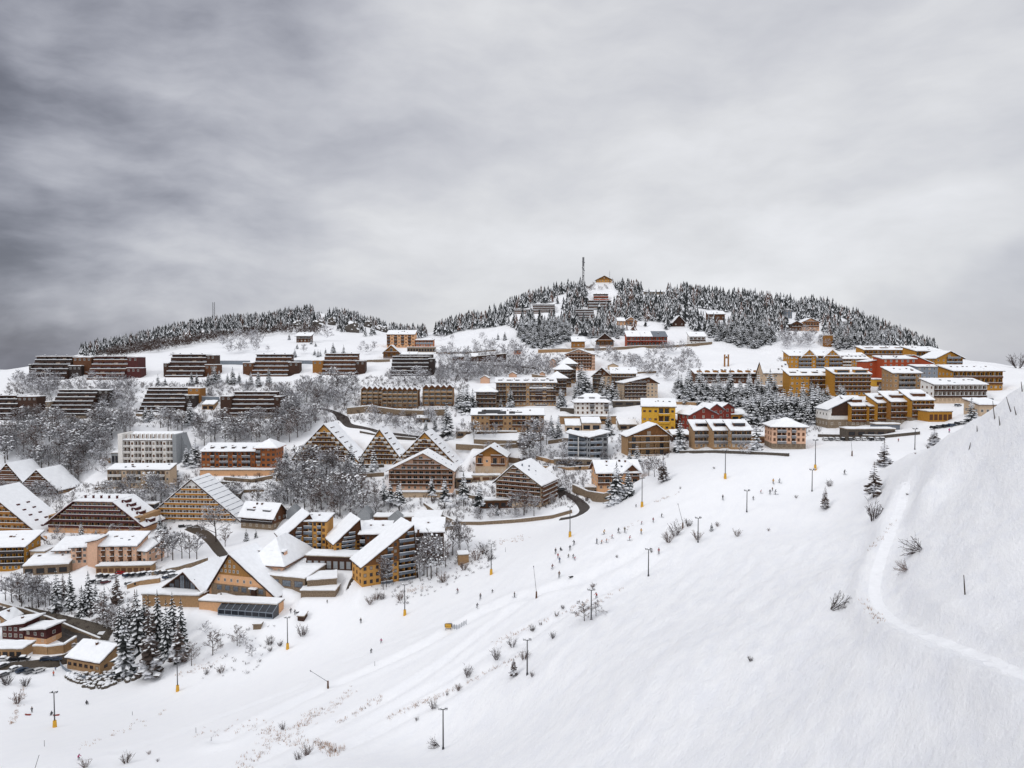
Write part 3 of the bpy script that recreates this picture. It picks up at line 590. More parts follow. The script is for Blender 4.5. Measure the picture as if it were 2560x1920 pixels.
for f in range(3):
    z = o.h + (zt - o.h) * f / 3; half = rx(z + 1.2) - .3
    balcony(o.root, -half, half, .6, z + .05, 'maroon', 1.4, .9)
    nn = 13 - 2 * f
    for j in range(nn): put_window(o.root, -half + 2 * half * (j + .5) / nn, .59, z + .3, window_mesh(1.5, 1.75, 'frame_white', None))
# pink low apartments
PG = 'pink apartment wings of one complex'
bld('pink_apartments', 'two storey pink wing with a sagging snow roof, beside the flat garage roofs', 137, 178, 1380, 1404, 2, 3, 'pink', 'my', 18, 8, 12, 1.2, bal=[(1, 1)], balm='brown', chim=0, group=PG, sides=False, sn=.65)
bld('pink_apartments', 'narrow pink wing joining the stair tower of the pink apartments', 178, 219, 1372, 1412, 3, 3, 'pink', 'my', 14, 8, 12, .9, bal=[(1, 1)], balm='brown', chim=0, group=PG, sides=False, sn=.65)
bld('pink_tower', 'blank pink stair tower with a small tilted snow cap', 219, 243, 1356, 1414, 3, 1, 'pink', 'mx', 5, 2, 9, .7, chim=0, group=PG, cat='stair tower', sides=False, wins=False, sn=.55)
o = bld('pink_apartments', 'long pink wing with diamond windows and dark balcony bays', 243, 341, 1370, 1410, 3, 9, 'pink', 'my', 21, 2, 12, 1.0, bal=[(1, 1), (3, 3), (5, 5), (7, 7)], balm='brown', chim=2, group=PG, sides=False, sn=.65, win=(.7, .7), lowbal=0)
bld('pink_apartments', 'end wing of the pink apartments under its own sloping snow roof', 340, 368, 1382, 1408, 2, 2, 'pink', 'my', 20, -12, 12, 1.0, bal=[(0, 0)], balm='brown', chim=0, group=PG, sn=.65, lowbal=0)
low_block('garage_row', 'low tan garage row with lean-to skylights in front of the pink apartments', 240, 378, 1416, 1432, 'beige', 4, 5, 'flat', 0, 9, 'shutter', 'garage')
# lower left corner blocks
bld('balcony_house', 'four storey house with dark balconies under a flat snow roof at the picture edge', -40, 62, 1372, 1428, 4, 7, 'mustard', 'my', 22, 6, 14, 1.4, bal='all', balm='black_wood', chim=1, fr='frame_white')
low_block('sunken_garage', 'wide flat snow roof of a sunken garage beside the pink wing', 58, 172, 1418, 1436, 'stone', 12, 16, 'my', 18, 4, 'black', 'garage', sn=.6)
low_block('link_building', 'small link building with a white parapet between dark balconies and pink wing', 76, 112, 1380, 1412, 'pale', 0, 10, 'flat', 0, 3, 'glass')
low_block('link_building', 'little porch house with snow roof beside the sunken garage', 92, 128, 1395, 1412, 'amber', 8, 8, 'my', 8, 2, 'glass')
# wood-gabled hotel
o = aframe('gabled_hotel', 'large hotel with a dark wood plank gable over a cream stone floored front', 577, 1389, 522, 690, 1484, 1, -17, 17, 'peach', 'brown', None, cat='hotel', bay=50)
for ch in list(o.root.children):
    if ch.name.startswith(('window', 'balcony')): bpy.data.objects.remove(ch)
w_, h_, xm_ = o.w, o.h, o.xm
def hx(z, s): return xm_ + ((-w_/2 - xm_) if s < 0 else (w_/2 - xm_)) * (1 - z / h_)
z1, z2 = h_ * .46, h_ * .20
MB().prism([(hx(z1, -1) + .4, z1), (hx(z1, 1) - .4, z1), (xm_, h_ - .5)], 'y', -.14, 0, 'honey_wood').build('plank_gable', o.root)
MB().box(hx(z2, -1) - .6, hx(z2, 1) - .5, -.3, .2, -3, z2, 'stone').build('stone_base', o.root)
for z, nn, zz in ((z1 * 1.14, 5, 0), (z1 * 1.42, 3, 0), (z1 * 1.7, 1, 0)):
    for j in range(nn):
        sp = (hx(z + 1.5, 1) - hx(z + 1.5, -1)) * .8; put_window(o.root, xm_ + (j - (nn - 1) / 2) * sp / max(nn, 2), -.15, z, window_mesh(.9, 1.25))
for j in range(6): put_window(o.root, hx(z2, -1) + 3 + j * (hx(z1, 1) - hx(z2, -1) - 3) / 5.6, -.02, z2 + (z1 - z2) * .3, window_mesh(1.0, 1.35))
for j in range(6): put_window(o.root, hx(z2, -1) + 3.5 + j * (w_ * .74) / 6, -.31, .6, window_mesh(2.6, z2 * .72, 'stone', None, 'lit_glass', False))
MB().box(w_ * .16, w_ * .16 + 2.2, -1.2, -.31, -.5, 2.9, 'dark_brown').box(w_ * .16 - .6, w_ * .16 + 2.8, -1.9, -.31, 2.903, 3.4, 'snow_cover').build('entrance', o.root)
# left eave stands clear of the ground: cut by the glass wing
HG = 'wings of the gabled hotel'
o = bld('glass_wing', 'low hotel wing with a tall glazed gable and a long snow roof', 411, 508, 1472, 1484, 1, 5, 'beige', 'gy', 44, -14, 20, 1.4, cat='hotel wing', group=HG, chim=0, wins=False, sides=False, ridge=.56, gable='dark_brown', roofm='brown')
for j in range(5):
    x = -o.w * .30 + j * o.w * .135; zt = min(7.5, o.h + o.rs * (1 - abs(x - o.w * .06) / (o.w * .52)) - .8)
    put_window(o.root, x, -.08, .5, window_mesh(o.w * .12, max(2, zt), 'black_wood', None, 'lit_glass' if j % 2 == 0 else 'glass', True))
bld('pink_hotel_wing', 'three storey pale pink hotel wing under a broad hipped snow roof with little dormers', 628, 708, 1404, 1448, 3, 4, 'pink', 'hip', 46, -12, 24, 1.6, cat='hotel wing', group=HG, chim=1, win=(1.1, 1.3), dorm=3, dormm='pink', roofm='brown', sn=.5)
low_block('stone_wing', 'low stone hotel wing with two large windows and a wide snow roof', 672, 762, 1446, 1470, 'stone', -16, 20, 'my', 12, 3, 'lit_glass', 'hotel wing', sn=.5)
low_block('stone_wing', 'low stone annex with a flat snow roof beside the garage lane', 768, 842, 1450, 1474, 'stone', 14, 10, 'flat', 0, 0, 'glass', 'hotel wing', sn=.6)
low_block('stone_terrace', 'small stone terrace block with a white awning under the hotel wings', 752, 838, 1478, 1492, 'stone', 0, 8, 'flat', 0, 0, 'glass', 'terrace', sn=.5)
low_block('hotel_terrace', 'broad snowy sun terrace with a cream retaining wall in front of the gabled hotel', 498, 692, 1508, 1528, 'peach', -8, 6, 'flat', 0, 0, 'glass', 'terrace', sn=.5, pad=True)
low_block('hotel_terrace', 'shadowed stone terrace wall under the glass wing', 356, 498, 1489, 1516, 'beige', -4, 9, 'flat', 0, 0, 'glass', 'terrace', sn=.6)
# greenhouse with sloping panes
c, w, mpp = frame(545, 682, 1542, radians(-11)); root = thing('greenhouse', 'long grey framed greenhouse with sloping glass under the hotel terrace', 'greenhouse', c, radians(-11)); PADS.append((c[0], c[1], radians(-11), -w/2, w/2, 0, 5, c[2]))
h = 27 * mpp
MB().prism([(0, -3), (4.6, -3), (4.6, h), (3.8, h), (0, h * .55)], 'x', -w/2, w/2, 'glass').build('glazing', root)
for j in range(9):
    x = -w/2 + w * j / 8; MB().box(x - .1, x + .1, -.1, 0, -1, h * .56, 'blue_grey').prism([(-.08, h * .55), (3.8, h), (3.8, h + .14), (-.08, h * .55 + .14)], 'x', x - .1, x + .1, 'blue_grey').build('frame_rib', root)
MB().box(-w/2, w/2, -.13, -.1, h * .50, h * .58, 'blue_grey').build('frame_rail', root); MB().box(-w/2, w/2, -.12, -.1, -1, .5, 'blue_grey').build('frame_sill', root)
# ochre complex with three long roofs
OG = 'wings of the ochre three gabled complex'
bld('ochre_wing', 'ochre wing with a long one-sided snow roof, nearest the dark dormer chalet', 706, 800, 1340, 1380, 4, 6, 'gold', 'gy', 52, 30, 13, .9, bal=[(2, 2), (4, 5)], balm='slate', group=OG, ridge=.72, cat='apartment block', chim=1, gable='brown', lowbal=0, win=(1.0, 1.5), fr='frame_brown')
bld('ochre_wing', 'tall flat faced ochre block with dark bays and arched lower windows', 760, 815, 1304, 1378, 5, 5, 'gold', 'my', 4, -2, 12, .8, bal=[(0, 1), (3, 3)], balm='slate', group=OG, cat='apartment block', chim=1, lowbal=0, sides=False, sn=.6, fr='frame_brown')
bld('ochre_wing', 'middle ochre gable with slate blue balcony panels', 836, 904, 1354, 1396, 4, 4, 'gold', 'gy', 52, 30, 13, .9, bal=[(1, 2)], balm='slate', group=OG, ridge=.93, cat='apartment block', chim=1, gable='brown', lowbal=0, fr='frame_brown')
bld('ochre_wing', 'link block with stacked snowy oriels between two ochre gables', 900, 968, 1340, 1392, 3, 5, 'brown', 'my', 16, 0, 14, .8, bal=[(0, 0), (3, 3)], balm='blue_grey', group=OG, cat='apartment block', chim=2, sides=False, sn=.5, lowbal=0, fr='frame_brown')
bld('ochre_wing', 'largest ochre gable whose snow roof sweeps down to the lane', 905, 1040, 1406, 1456, 3, 9, 'gold', 'gy', 86, 30, 13, .9, bal=[(3, 4), (6, 8)], balm='slate', group=OG, ridge=.95, cat='apartment block', chim=2, gable='wood', lowbal=0, win=(1.1, 1.4), fr='frame_brown')
bld('ochre_wing', 'rear brown wing of the ochre complex behind bare trees', 1030, 1108, 1336, 1402, 4, 6, 'brown', 'my', 22, 4, 12, .9, bal=[(1, 2), (4, 5)], balm='rail_grey', group=OG, cat='apartment block', chim=1, sn=.5, lowbal=0)
low_block('garage_row', 'row of grey garage doors in a dark overhang below the ochre complex', 766, 896, 1392, 1424, 'dark_brown', -7, 8, 'flat', 0, 8, 'grey', 'garage', sn=.6, oh_=.62, oz=.06)
# dark dormer chalet and grey kiosks
o = bld('dormer_chalet', 'small dark chalet with two triangular dormers on its snow roof', 603, 682, 1290, 1322, 2, 5, 'brown', 'gx', 27, -16, 12, 1.5, bal='all', balm='black_wood', cat='chalet', dorm=2, chim=1, basem='stone')
for i, (lab, a) in enumerate((('grey metal gabled kiosk beside the dark dormer chalet', (716, 746, 1280, 1298)), ('grey metal gabled kiosk in the middle, behind the ochre roofs', (895, 925, 1284, 1300)), ('grey metal gabled kiosk by the flat roofed sheds', (970, 1004, 1296, 1313)))):
    bld('gabled_kiosk', lab, a[0], a[1], a[2], a[3], 1, 1, 'grey', 'gy', 15, -10, 5, .1, cat='kiosk', group='three grey metal kiosks', chim=0, wins=False, sides=False, sn=0, roofm='grey')
low_block('shed_row', 'long flat roofed shed behind the grey kiosks', 935, 1060, 1294, 1306, 'brown', 0, 8, 'flat', 0, 4, 'shutter', 'shed', sn=.5)
low_block('shed_row', 'pale shed with snow roof at the end of the kiosk row', 1036, 1100, 1296, 1312, 'pale', -3, 10, 'my', 6, 4, 'slate', 'shed', sn=.6)
# wide cream chalet and neighbours
o = bld('wide_chalet', 'wide five storey cream chalet with full width wooden balconies', 972, 1133, 1176, 1226, 4, 11, 'pink', 'gy', 43, -2, 16, 1.4, bal=[(0, 1), (2, 8), (9, 10)], balm='brown', cat='chalet', ridge=.54, chim=0, lowbal=1, roofm='brown')
for i in range(6): MB().box(o.w * .08 + i * 2.6, o.w * .08 + i * 2.6 + .5, 4 + (i % 2) * 4, 4.6 + (i % 2) * 4, o.h + o.rs * (.80 - i * .15), o.h + o.rs * (.80 - i * .15) + 1.8, 'slate').build('vent', o.roof)
low_block('snowy_podium', 'cream podium under the wide cream chalet with a stair ramp', 990, 1120, 1232, 1243, 'pale', 0, 4, 'flat', 0, 0, cat='podium')
bld('small_chalet', 'small butter yellow chalet with white framed balconies', 1189, 1265, 1141, 1186, 2, 4, 'peach', 'gy', 24, -6, 16, 1.1, bal=[(0, 0), (2, 3)], balm='brown', cat='chalet', gable='amber', lowbal=1, chim=1, basem='pale')
o = bld('big_chalet', 'big corner chalet with dark balcony bands wrapping two sides', 1240, 1352, 1207, 1262, 5, 7, 'pale', 'gy', 45, -25, 20, 1.3, bal='all', balm='brown', cat='chalet', ridge=.42, chim=0, lowbal=1, roofm='dark_brown')
for f in range(1, 5):
    b = balcony(o.root, -9.6, 9.6, 0, 0, 'brown', 1.3, .95); b.location = (o.w/2, 10, f * o.fh); b.rotation_euler = (0, 0, pi/2)
for i in range(7): MB().box(o.w * (.02 + .065 * i), o.w * (.02 + .065 * i) + .55, 3 + (i * 5 % 9), 3.6 + (i * 5 % 9), o.h + o.rs * .8 - i * 1.3, o.h + o.rs * .8 - i * 1.3 + 2.0, 'slate').build('vent', o.roof)
low_block('snowy_podium', 'low parking deck with snow ribs in front of the big corner chalet', 1200, 1300, 1252, 1270, 'brown', 6, 6, 'flat', 0, 6, 'black', 'podium')
# modern grey block
o = bld('grey_block', 'modern grey concrete block with glazed loggias and a white column', 1420, 1474, 1096, 1146, 4, 4, 'blue_grey', 'mx', -12, -14, 14, 1.4, bal=[(0, 1), (2, 3)], balm='blue_grey', chim=0, group='two halves of the modern grey block', win=(2.0, 1.6), fr='rail_grey', gl='lit_glass', lowbal=0)
MB().box(-.3, .3, -1.9, -1.4, -1, o.h + 1, 'rail_white').build('column', o.root)
bld('grey_block', 'side half of the modern grey block with a roof sloping the other way', 1475, 1520, 1093, 1148, 4, 3, 'grey', 'mx', 10, 16, 12, 1.2, bal=[(0, 1)], balm='blue_grey', chim=0, group='two halves of the modern grey block', win=(1.8, 1.6), fr='rail_grey', lowbal=0)
low_block('snowy_podium', 'sloping concrete podium of the modern grey block', 1385, 1500, 1150, 1163, 'concrete', -6, 5, 'flat', 0, 3, 'black', 'podium')
low_block('snow_roof_house', 'pair of low houses with roof hatches above the modern grey block', 1414, 1452, 1069, 1080, 'pale', 0, 9, 'my', 17, 2, 'glass', 'house', sn=.5)
low_block('snow_roof_house', 'low house with one dark roof hatch beside a snowy fir, above the grey block', 1455, 1502, 1062, 1076, 'pale', 0, 9, 'my', 14, 2, 'glass', 'house', sn=.5)
# white hipped hotel
bld('hipped_hotel', 'bright white four storey hotel with brown shutters and a hipped dormer roof', 1439, 1522, 1004, 1038, 3, 7, 'white', 'hip', 17, 0, 15, 1.6, bal=[(3, 3), (6, 6)], balm='rail_grey', shut=None, cat='hotel', dorm=3, chim=2, win=(1.1, 1.4), fr='frame_brown', gl='shutter', sn=.5)
low_block('snowy_podium', 'long tan podium with a dark slot under the white hipped hotel', 1400, 1540, 1042, 1060, 'beige', 0, 7, 'flat', 0, 1, 'black', 'podium', oh_=.3, oz=.4)
# long dark block with slid-off snow
o = bld('dark_roof_block', 'long brown block whose snow has slid off part of the black roof', 1178, 1360, 1042, 1080, 3, 16, 'beige', 'my', 16, 0, 12, .8, bal=[(4, 6), (9, 11), (13, 14)], balm='brown', chim=3, sides=False, roofm='black', sn=.35, fr='frame_brown')
bp = MB()
for x0, x1, y0, y1 in ((-.41, -.30, .3, 5), (-.36, -.10, 1.5, 8.5), (-.14, -.02, .2, 6), (.02, .10, 1, 5.5), (.10, .2, 3, 4.6)): bp.box(o.w * x0, o.w * x1, y0, y1, .003 * y0, .06 + .004 * y1, 'black')
bp = bp.build('bare_patch', o.roof); bp.location = (0, 0, o.h + .74); bp.rotation_euler = (atan(o.rs / 12), 0, 0)
wall('retaining_wall', 'tan retaining wall along the lane under the long brown block', [(1185, 1108), (1290, 1112), (1360, 1100)], 2.6, 'stone')
# central complex
CG = 'brown balconied blocks of the central complex'
bld('balcony_block', 'long brown balcony block with a row of roof dormers in the village centre', 1240, 1390, 960, 1016, 5, 18, 'beige', 'my', 12, 0, 14, 1.0, bal=[(0, 2), (4, 8), (10, 13), (15, 17)], balm='dark_brown', group=CG, dorm=7, dormm='amber', chim=5, sides=False, lowbal=1, fr='frame_white')
o = bld('balcony_block', 'corner block with two tier snow hats, at the fir side of the central complex', 1190, 1240, 978, 1022, 4, 5, 'beige', 'hip', 14, 0, 14, 1.6, bal='all', balm='dark_brown', group=CG, chim=1, lowbal=0)
bld('balcony_block', 'projecting pavilion with dark blue pilasters in the central complex', 1328, 1378, 968, 1014, 5, 5, 'beige', 'hip', 12, 0, 10, 1.6, bal=[(1, 3)], balm='dark_brown', group=CG, chim=1, d=None, lowbal=0)
for i, (lab, a) in enumerate((('lowest step of the cascading block with snowy pyramid roofs', (1376, 1416, 944, 990)), ('second step of the cascading block with snowy pyramid roofs', (1392, 1428, 922, 968)), ('top step of the cascading block with snowy pyramid roofs', (1404, 1440, 908, 958)))):
    bld('stepped_tower', lab, a[0], a[1], a[2], a[3], 5, 4, 'beige', 'hip', 13, 6, 12, 1.5, bal='all', balm='dark_brown', group='cascading brown blocks with pyramid roofs', chim=1, lowbal=1)
o_ = [o for o in COL.objects if o.name.startswith('balcony_block')]
for lab, a in (('little pink gabled stair head over the central dormers', (1201, 1222, 946, 958, 6)), ('small pink stair head with gable in the middle of the central roofs', (1272, 1290, 936, 944, 5)), ('pink stair head beside the cascading blocks', (1374, 1390, 902, 918, 5)), ('pink stair head under the pink gable block', (1349, 1362, 934, 946, 4))):
    bld('stair_head', lab, a[0], a[1], a[2], a[3], 1, 1, 'pink', 'gy', a[4], -8, 5, .4, cat='stair tower', group='pink stair heads of the central complex', chim=0, wins=False, sides=False)
# pink gabled block behind
bld('gable_block', 'tall cream block with a wide low gable and long balconies, above the central complex', 1414, 1480, 886, 926, 5, 9, 'pink', 'gy', 12, -16, 16, 1.0, bal='all', balm='brown', chim=1, lowbal=1, shut=None, fr='frame_brown', gl='shutter')
# right-hand part of the centre
RG = 'brown gabled blocks beside the tall firs'
bld('gable_block', 'dark wood gable block facing the tall firs', 1481, 1528, 940, 982, 4, 4, 'pale', 'gy', 20, -14, 16, 1.2, bal=[(0, 1)], balm='dark_brown', group=RG, gable='brown', chim=1)
bld('balcony_block', 'long stepped balcony block behind the tall firs', 1528, 1590, 938, 990, 5, 8, 'beige', 'my', 16, -6, 14, 1.0, bal='all', balm='dark_brown', group=RG, chim=2, sides=False)
bld('gable_block', 'white and brown corner block with a dark gable and slate balconies', 1560, 1644, 958, 1002, 5, 9, 'pale', 'gy', 14, 8, 18, 1.1, bal=[(0, 5)], balm='dark_brown', group=RG, gable='brown', chim=1, ridge=.72)
for lab, a in (('small white gabled stair head above the brown corner block', (1519, 1546, 915, 924, 6)), ('white gable stair head among the brown corner roofs', (1575, 1592, 924, 934, 6))):
    bld('stair_head', lab, a[0], a[1], a[2], a[3], 1, 1, 'pale', 'gy', a[4], -8, 5, .4, cat='stair tower', group='white stair heads of the corner blocks', chim=0, wins=False, sides=False)
# curved crown blocks
for lab, a in (('tan block with a zigzag crown, first of three over the curved wall', (904, 960, 974, 1012, 4)), ('wide tan block with a zigzag crown, middle of three over the curved wall', (956, 1044, 976, 1020, 7)), ('tan block with buttresses and a zigzag crown, beside the snowy fir clump', (1058, 1132, 970, 1014, 5))):
    o = bld('crown_block', lab, a[0], a[1], a[2], a[3], 4, a[4], 'amber', 'flat', 0, 0, 13, .5, bal='all', balm='beige', group='three tan blocks with zigzag crowns', chim=3, lowbal=1, sides=False, gl='lit_glass', win=(2.4, 1.6), roofm='brown')
    n_ = a[4]
    for j in range(n_ + 1):                                    # raking buttresses
        x = -o.w/2 + o.w * j / n_
        MB().prism([(-3.6, -5), (.1, -5), (.1, o.h), (-.5, o.h)], 'x', x - .3, x + .3, 'stone').build('buttress', o.root)
    for j in range(n_):                                        # gablets
        x = -o.w/2 + o.w * (j + .5) / n_; hw = o.w / n_ / 2
        g = MB().prism([(x - hw, o.h + .38), (x + hw, o.h + .38), (x, o.h + 2.4)], 'y', -.8, 6, 'brown').build('gablet', o.root)
        MB().prism([(x - hw - .1, o.h + .45), (x, o.h + 2.5), (x + hw + .1, o.h + .45), (x + hw + .1, o.h + .95), (x, o.h + 3.0), (x - hw - .1, o.h + .95)], 'y', -.9, 6.1, 'snow_cover').build('snow_cover', g)
wall('retaining_wall', 'curved stone wall carrying the zigzag crown blocks', [(868, 1035), (920, 1030), (1000, 1040), (1060, 1042), (1112, 1038)], 4.4, 'stone', 1.2, snow=.5)
# cream hotel on the saddle
bld('cream_hotel', 'cream five storey hotel with small dark balconies on the saddle', 967, 1037, 840, 869, 4, 8, 'peach', 'my', 14, 0, 14, .6, bal=[(0, 0), (2, 2), (4, 4), (6, 6)], balm='dark_brown', cat='hotel', chim=1, sides=False, gl='shutter', fr='frame_brown', sn=.5)
bld('orange_annex', 'low orange annex beside the cream hotel', 1039, 1083, 851, 868, 2, 7, 'orange', 'my', 4, 0, 12, .5, cat='hotel wing', chim=0, bal='all', balm='blue_grey', sides=False)
low_block('snowy_podium', 'grey colonnade podium under the orange annex', 1018, 1088, 869, 880, 'concrete', 0, 6, 'flat', 0, 10, 'black', 'podium')
bld('gable_house', 'small wooden gable house under the cream hotel', 958, 999, 882, 896, 1, 3, 'amber', 'gy', 18, 0, 12, .8, bal='all', balm='brown', lowbal=0, cat='house', chim=0, gable='amber')
bld('hill_house', 'lone house with a flat snow roof high on the open slope', 741, 776, 840, 856, 2, 4, 'brown', 'my', 7, 0, 9, 1.4, bal='all', balm='dark_brown', cat='house', chim=1, sn=.55)
low_block('hay_barn', 'long low dark barn with a lean-to snow roof below the bare slope', 1192, 1262, 891, 904, 'dark_brown', -8, 9, 'mx', 6, 0, cat='barn', oh=.8, sn=.5)
low_block('hay_barn', 'small snow roofed hut among bare shrubs beside the long barn', 1131, 1160, 893, 901, 'brown', 0, 7, 'my', 6, 0, cat='hut', sn=.6)
low_block('hay_barn', 'half hidden hut with a plain snow roof next to the long barn', 1172, 1194, 895, 903, 'brown', 0, 7, 'my', 10, 0, cat='hut', sn=.6)
# houses along the upper road
bld('road_house', 'honey wood house with a plain snow roof at the forest foot', 1430, 1462, 858, 870, 1, 3, 'amber', 'my', 15, 0, 10, .6, cat='house', chim=1, sn=.5)
bld('road_chalet', 'brown chalet with a dark gable at the forest foot', 1490, 1534, 852, 866, 1, 4, 'wood', 'gy', 18, -8, 12, 1.0, bal='all', balm='wood', lowbal=0, cat='chalet', chim=0, gable='dark_brown')
for lab, a in (('first unit of the red timber row with half bare slate roofs', (1567, 1600)), ('second unit of the red timber row with half bare slate roofs', (1600, 1630)), ('end unit of the red timber row with the barest slate roof', (1630, 1668))):
    bld('red_row_house', lab, a[0], a[1], 846, 866, 2, 4, 'rust', 'my', 18, 0, 12, .6, bal='all', balm='red', lowbal=0, cat='house', group='red timber row on the upper road', chim=1, roofm='slate', sn=.45 if a[0] < 1620 else .0, sides=False)
bld('road_house', 'white house with a broad snow roof beside the red timber row', 1724, 1764, 845, 862, 2, 4, 'white', 'my', 14, 0, 10, .9, bal='all', balm='dark_brown', cat='house', chim=1, sn=.5)
wall('retaining_wall', 'dark road wall across the slope under the upper houses', [(1380, 877), (1500, 876), (1600, 870), (1690, 868), (1780, 860)], 2.2, 'stone', .8)
wall('retaining_wall', 'tan wall with a snowy ledge at the foot of the fir wood', [(1345, 882), (1430, 880)], 3.0, 'beige')
# forest houses on the main hill
HG2 = 'stepped grey blocks in the hill forest'
terrace('terraced_block', 'dark stepped block with a bare black flank deep in the hill forest', 1333, 1388, 760, 784, 5, group=HG2, bays=5, step=3, wall='black_wood', rail='brown', d=800)
terrace('terraced_block', 'low brown chalet row below the black flanked forest block', 1285, 1345, 774, 784, 2, group=HG2, bays=6, wall='brown', rail='brown', d=795)
terrace('terraced_block', 'grey white stepped block lowest in the hill forest', 1442, 1487, 773, 806, 5, group=HG2, bays=4, rail='grey', wall='brown', d=765)
terrace('terraced_block', 'grey white stepped block above the lowest forest block', 1473, 1530, 751, 774, 3, group=HG2, bays=5, rail='grey', wall='brown', d=800)
terrace('terraced_block', 'reddish stepped block just below the bare hilltop', 1486, 1521, 735, 750, 2, group=HG2, bays=4, rail='rust', wall='brown', d=840)
bld('forest_chalet', 'pale gable chalet among the firs of the hill', 1562, 1592, 803, 814, 1, 3, 'peach', 'gy', 10, 0, 10, 1.0, bal='all', balm='brown', lowbal=0, cat='chalet', chim=0, d=735)
bld('forest_chalet', 'low cream house beside the pale gable chalet on the hill', 1545, 1562, 803, 812, 1, 2, 'peach', 'my', 8, 0, 9, .8, cat='house', chim=0, d=733)
bld('forest_chalet', 'steep dark gable chalet in the firs of the hill', 1682, 1712, 806, 816, 1, 2, 'dark_brown', 'gy', 16, 0, 11, 1.3, cat='chalet', chim=0, d=735)
bld('forest_chalet', 'brown snow roofed house high in the firs', 1770, 1812, 788, 800, 1, 4, 'brown', 'my', 10, 0, 9, .9, cat='house', chim=0, d=775)
bld('forest_chalet', 'dark glass house in the upper firs', 1964, 1980, 776, 796, 3, 2, 'slate', 'flat', 0, 0, 8, .3, cat='house', chim=0, d=800)
bld('forest_lodge', 'long low lodge roof near the crest of the hill', 1612, 1662, 730, 736, 1, 6, 'concrete', 'my', 4, 0, 9, .8, cat='house', chim=0, d=860)
o = bld('hill_chalet', 'large cream chalet with a dark wood balcony on a knoll of the hill', 2004, 2048, 806, 827, 2, 6, 'peach', 'gy', 10, 0, 14, 1.2, bal='all', balm='brown', cat='chalet', chim=0)
bld('hill_chalet', 'smaller gabled half of the cream chalet on the knoll', 1978, 2004, 810, 827, 2, 3, 'brown', 'gy', 7, 0, 12, 1.0, bal='all', balm='brown', cat='chalet', chim=0)
low_block('concrete_tower', 'square brown concrete tower at the forest edge below the knoll', 2066, 2082, 839, 867, 'amber', 0, 8, 'flat', 0, 0, cat='tower')
bld('summit_lodge', 'broad wooden summit lodge with a deep gable roof on the hilltop', 1492, 1529, 699, 706, 1, 5, 'gold', 'gy', 9, 0, 12, 1.4, cat='lodge', chim=0, d=875, gable='amber', sn=.25, pad=True)
# yellow quarter on the shoulder
YG = 'mustard yellow hotels on the shoulder'
o = bld('yellow_hotel', 'mustard hotel with two wide gables and an arcade', 1974, 2105, 894, 930, 4, 12, 'mustard', 'my', 16, 0, 14, .9, bal=[(2, 4), (6, 7), (9, 11)], balm='slate', cat='hotel', group=YG, chim=2, gl='lit_glass', roofm='brown', sn=.5)
for x, hw in ((-.14, .14), (.30, .15)):
    xa = o.w * x; wv = o.w * hw; g = MB().prism([(xa - wv, o.h - 1), (xa + wv, o.h - 1), (xa, o.h + 5.2)], 'y', -.5, 8, 'mustard').build('front_gable', o.root)
    MB().prism([(xa - wv - .8, o.h - 1.3), (xa, o.h + 5.3), (xa + wv + .8, o.h - 1.3), (xa + wv + .8, o.h - .6), (xa, o.h + 6.0), (xa - wv - .8, o.h - .6)], 'y', -1.6, 8.2, 'snow_cover').build('snow_cover', g)
    for dx in (-1.2, 1.2): put_window(o.root, xa + dx, -.51, o.h + .6, window_mesh(1.1, 1.8, 'frame_white', None, 'lit_glass'))
bld('yellow_hotel', 'lower mustard wing with skylights and white balconies', 2106, 2172, 902, 922, 3, 9, 'mustard', 'my', 18, 0, 13, .8, bal=[(0, 2), (5, 6)], balm='rail_white', cat='hotel', group=YG, chim=0, gl='lit_glass', sides=False, dorm=6, dormm='white', sn=.5)
bld('yellow_hotel', 'long mustard row along the skyline behind the red hotel', 2160, 2312, 878, 900, 2, 14, 'mustard', 'my', 12, 2, 14, .9, bal=[(0, 13)], balm='brown', cat='hotel', group=YG, chim=3, dorm=4, dormm='mustard', sides=False, sn=.5)
bld('yellow_hotel', 'mustard gable block at the skyline end above the blue grey house', 2290, 2358, 882, 935, 4, 6, 'mustard', 'my', 14, 8, 16, .9, bal=[(0, 2)], balm='slate', cat='hotel', group=YG, chim=2, sides=False, sn=.6)
bld('yellow_hotel', 'outermost mustard gable block leaning on the skyline', 2338, 2406, 896, 940, 4, 5, 'mustard', 'gy', 17, 10, 16, 1.2, bal=[(2, 4)], balm='slate', cat='hotel', group=YG, chim=1)
bld('red_hotel', 'rust red hotel with white framed windows and a stepped roofline', 2206, 2290, 898, 945, 4, 6, 'rust', 'my', 7, 0, 14, .6, cat='hotel', group='rust red hotel wings', chim=1, win=(1.3, 1.8), roofm='grey', sides=False, gl='lit_glass')
bld('red_hotel', 'rust red wing with a single pitched snow roof', 2168, 2222, 905, 944, 3, 3, 'rust', 'mx', 8, 0, 16, .6, cat='hotel', group='rust red hotel wings', chim=0, win=(1.2, 1.5), sides=False)
bld('red_hotel', 'rust red end wing whose roof falls towards the blue grey house', 2286, 2334, 910, 942, 3, 4, 'rust', 'mx', -20, 0, 14, .5, cat='hotel', group='rust red hotel wings', chim=0, win=(1.2, 1.5), sides=False)
bld('blue_house', 'blue grey house between the red hotel and the mustard gable', 2292, 2354, 918, 950, 3, 5, 'blue_grey', 'my', 4, 0, 10, .5, cat='house', chim=0, fr='frame_white', win=(1.3, 1.5), sides=False)
YR = 'mustard balcony blocks with mansard dormers'
bld('balcony_block', 'grey and mustard balcony block with mansard dormers over the fir grove', 1974, 2084, 944, 992, 4, 9, 'mustard', 'my', 19, -2, 14, .8, bal=[(4, 8)], balm='brown', group=YR, chim=2, dorm=4, dormm='mustard', sn=.5, sides=False)
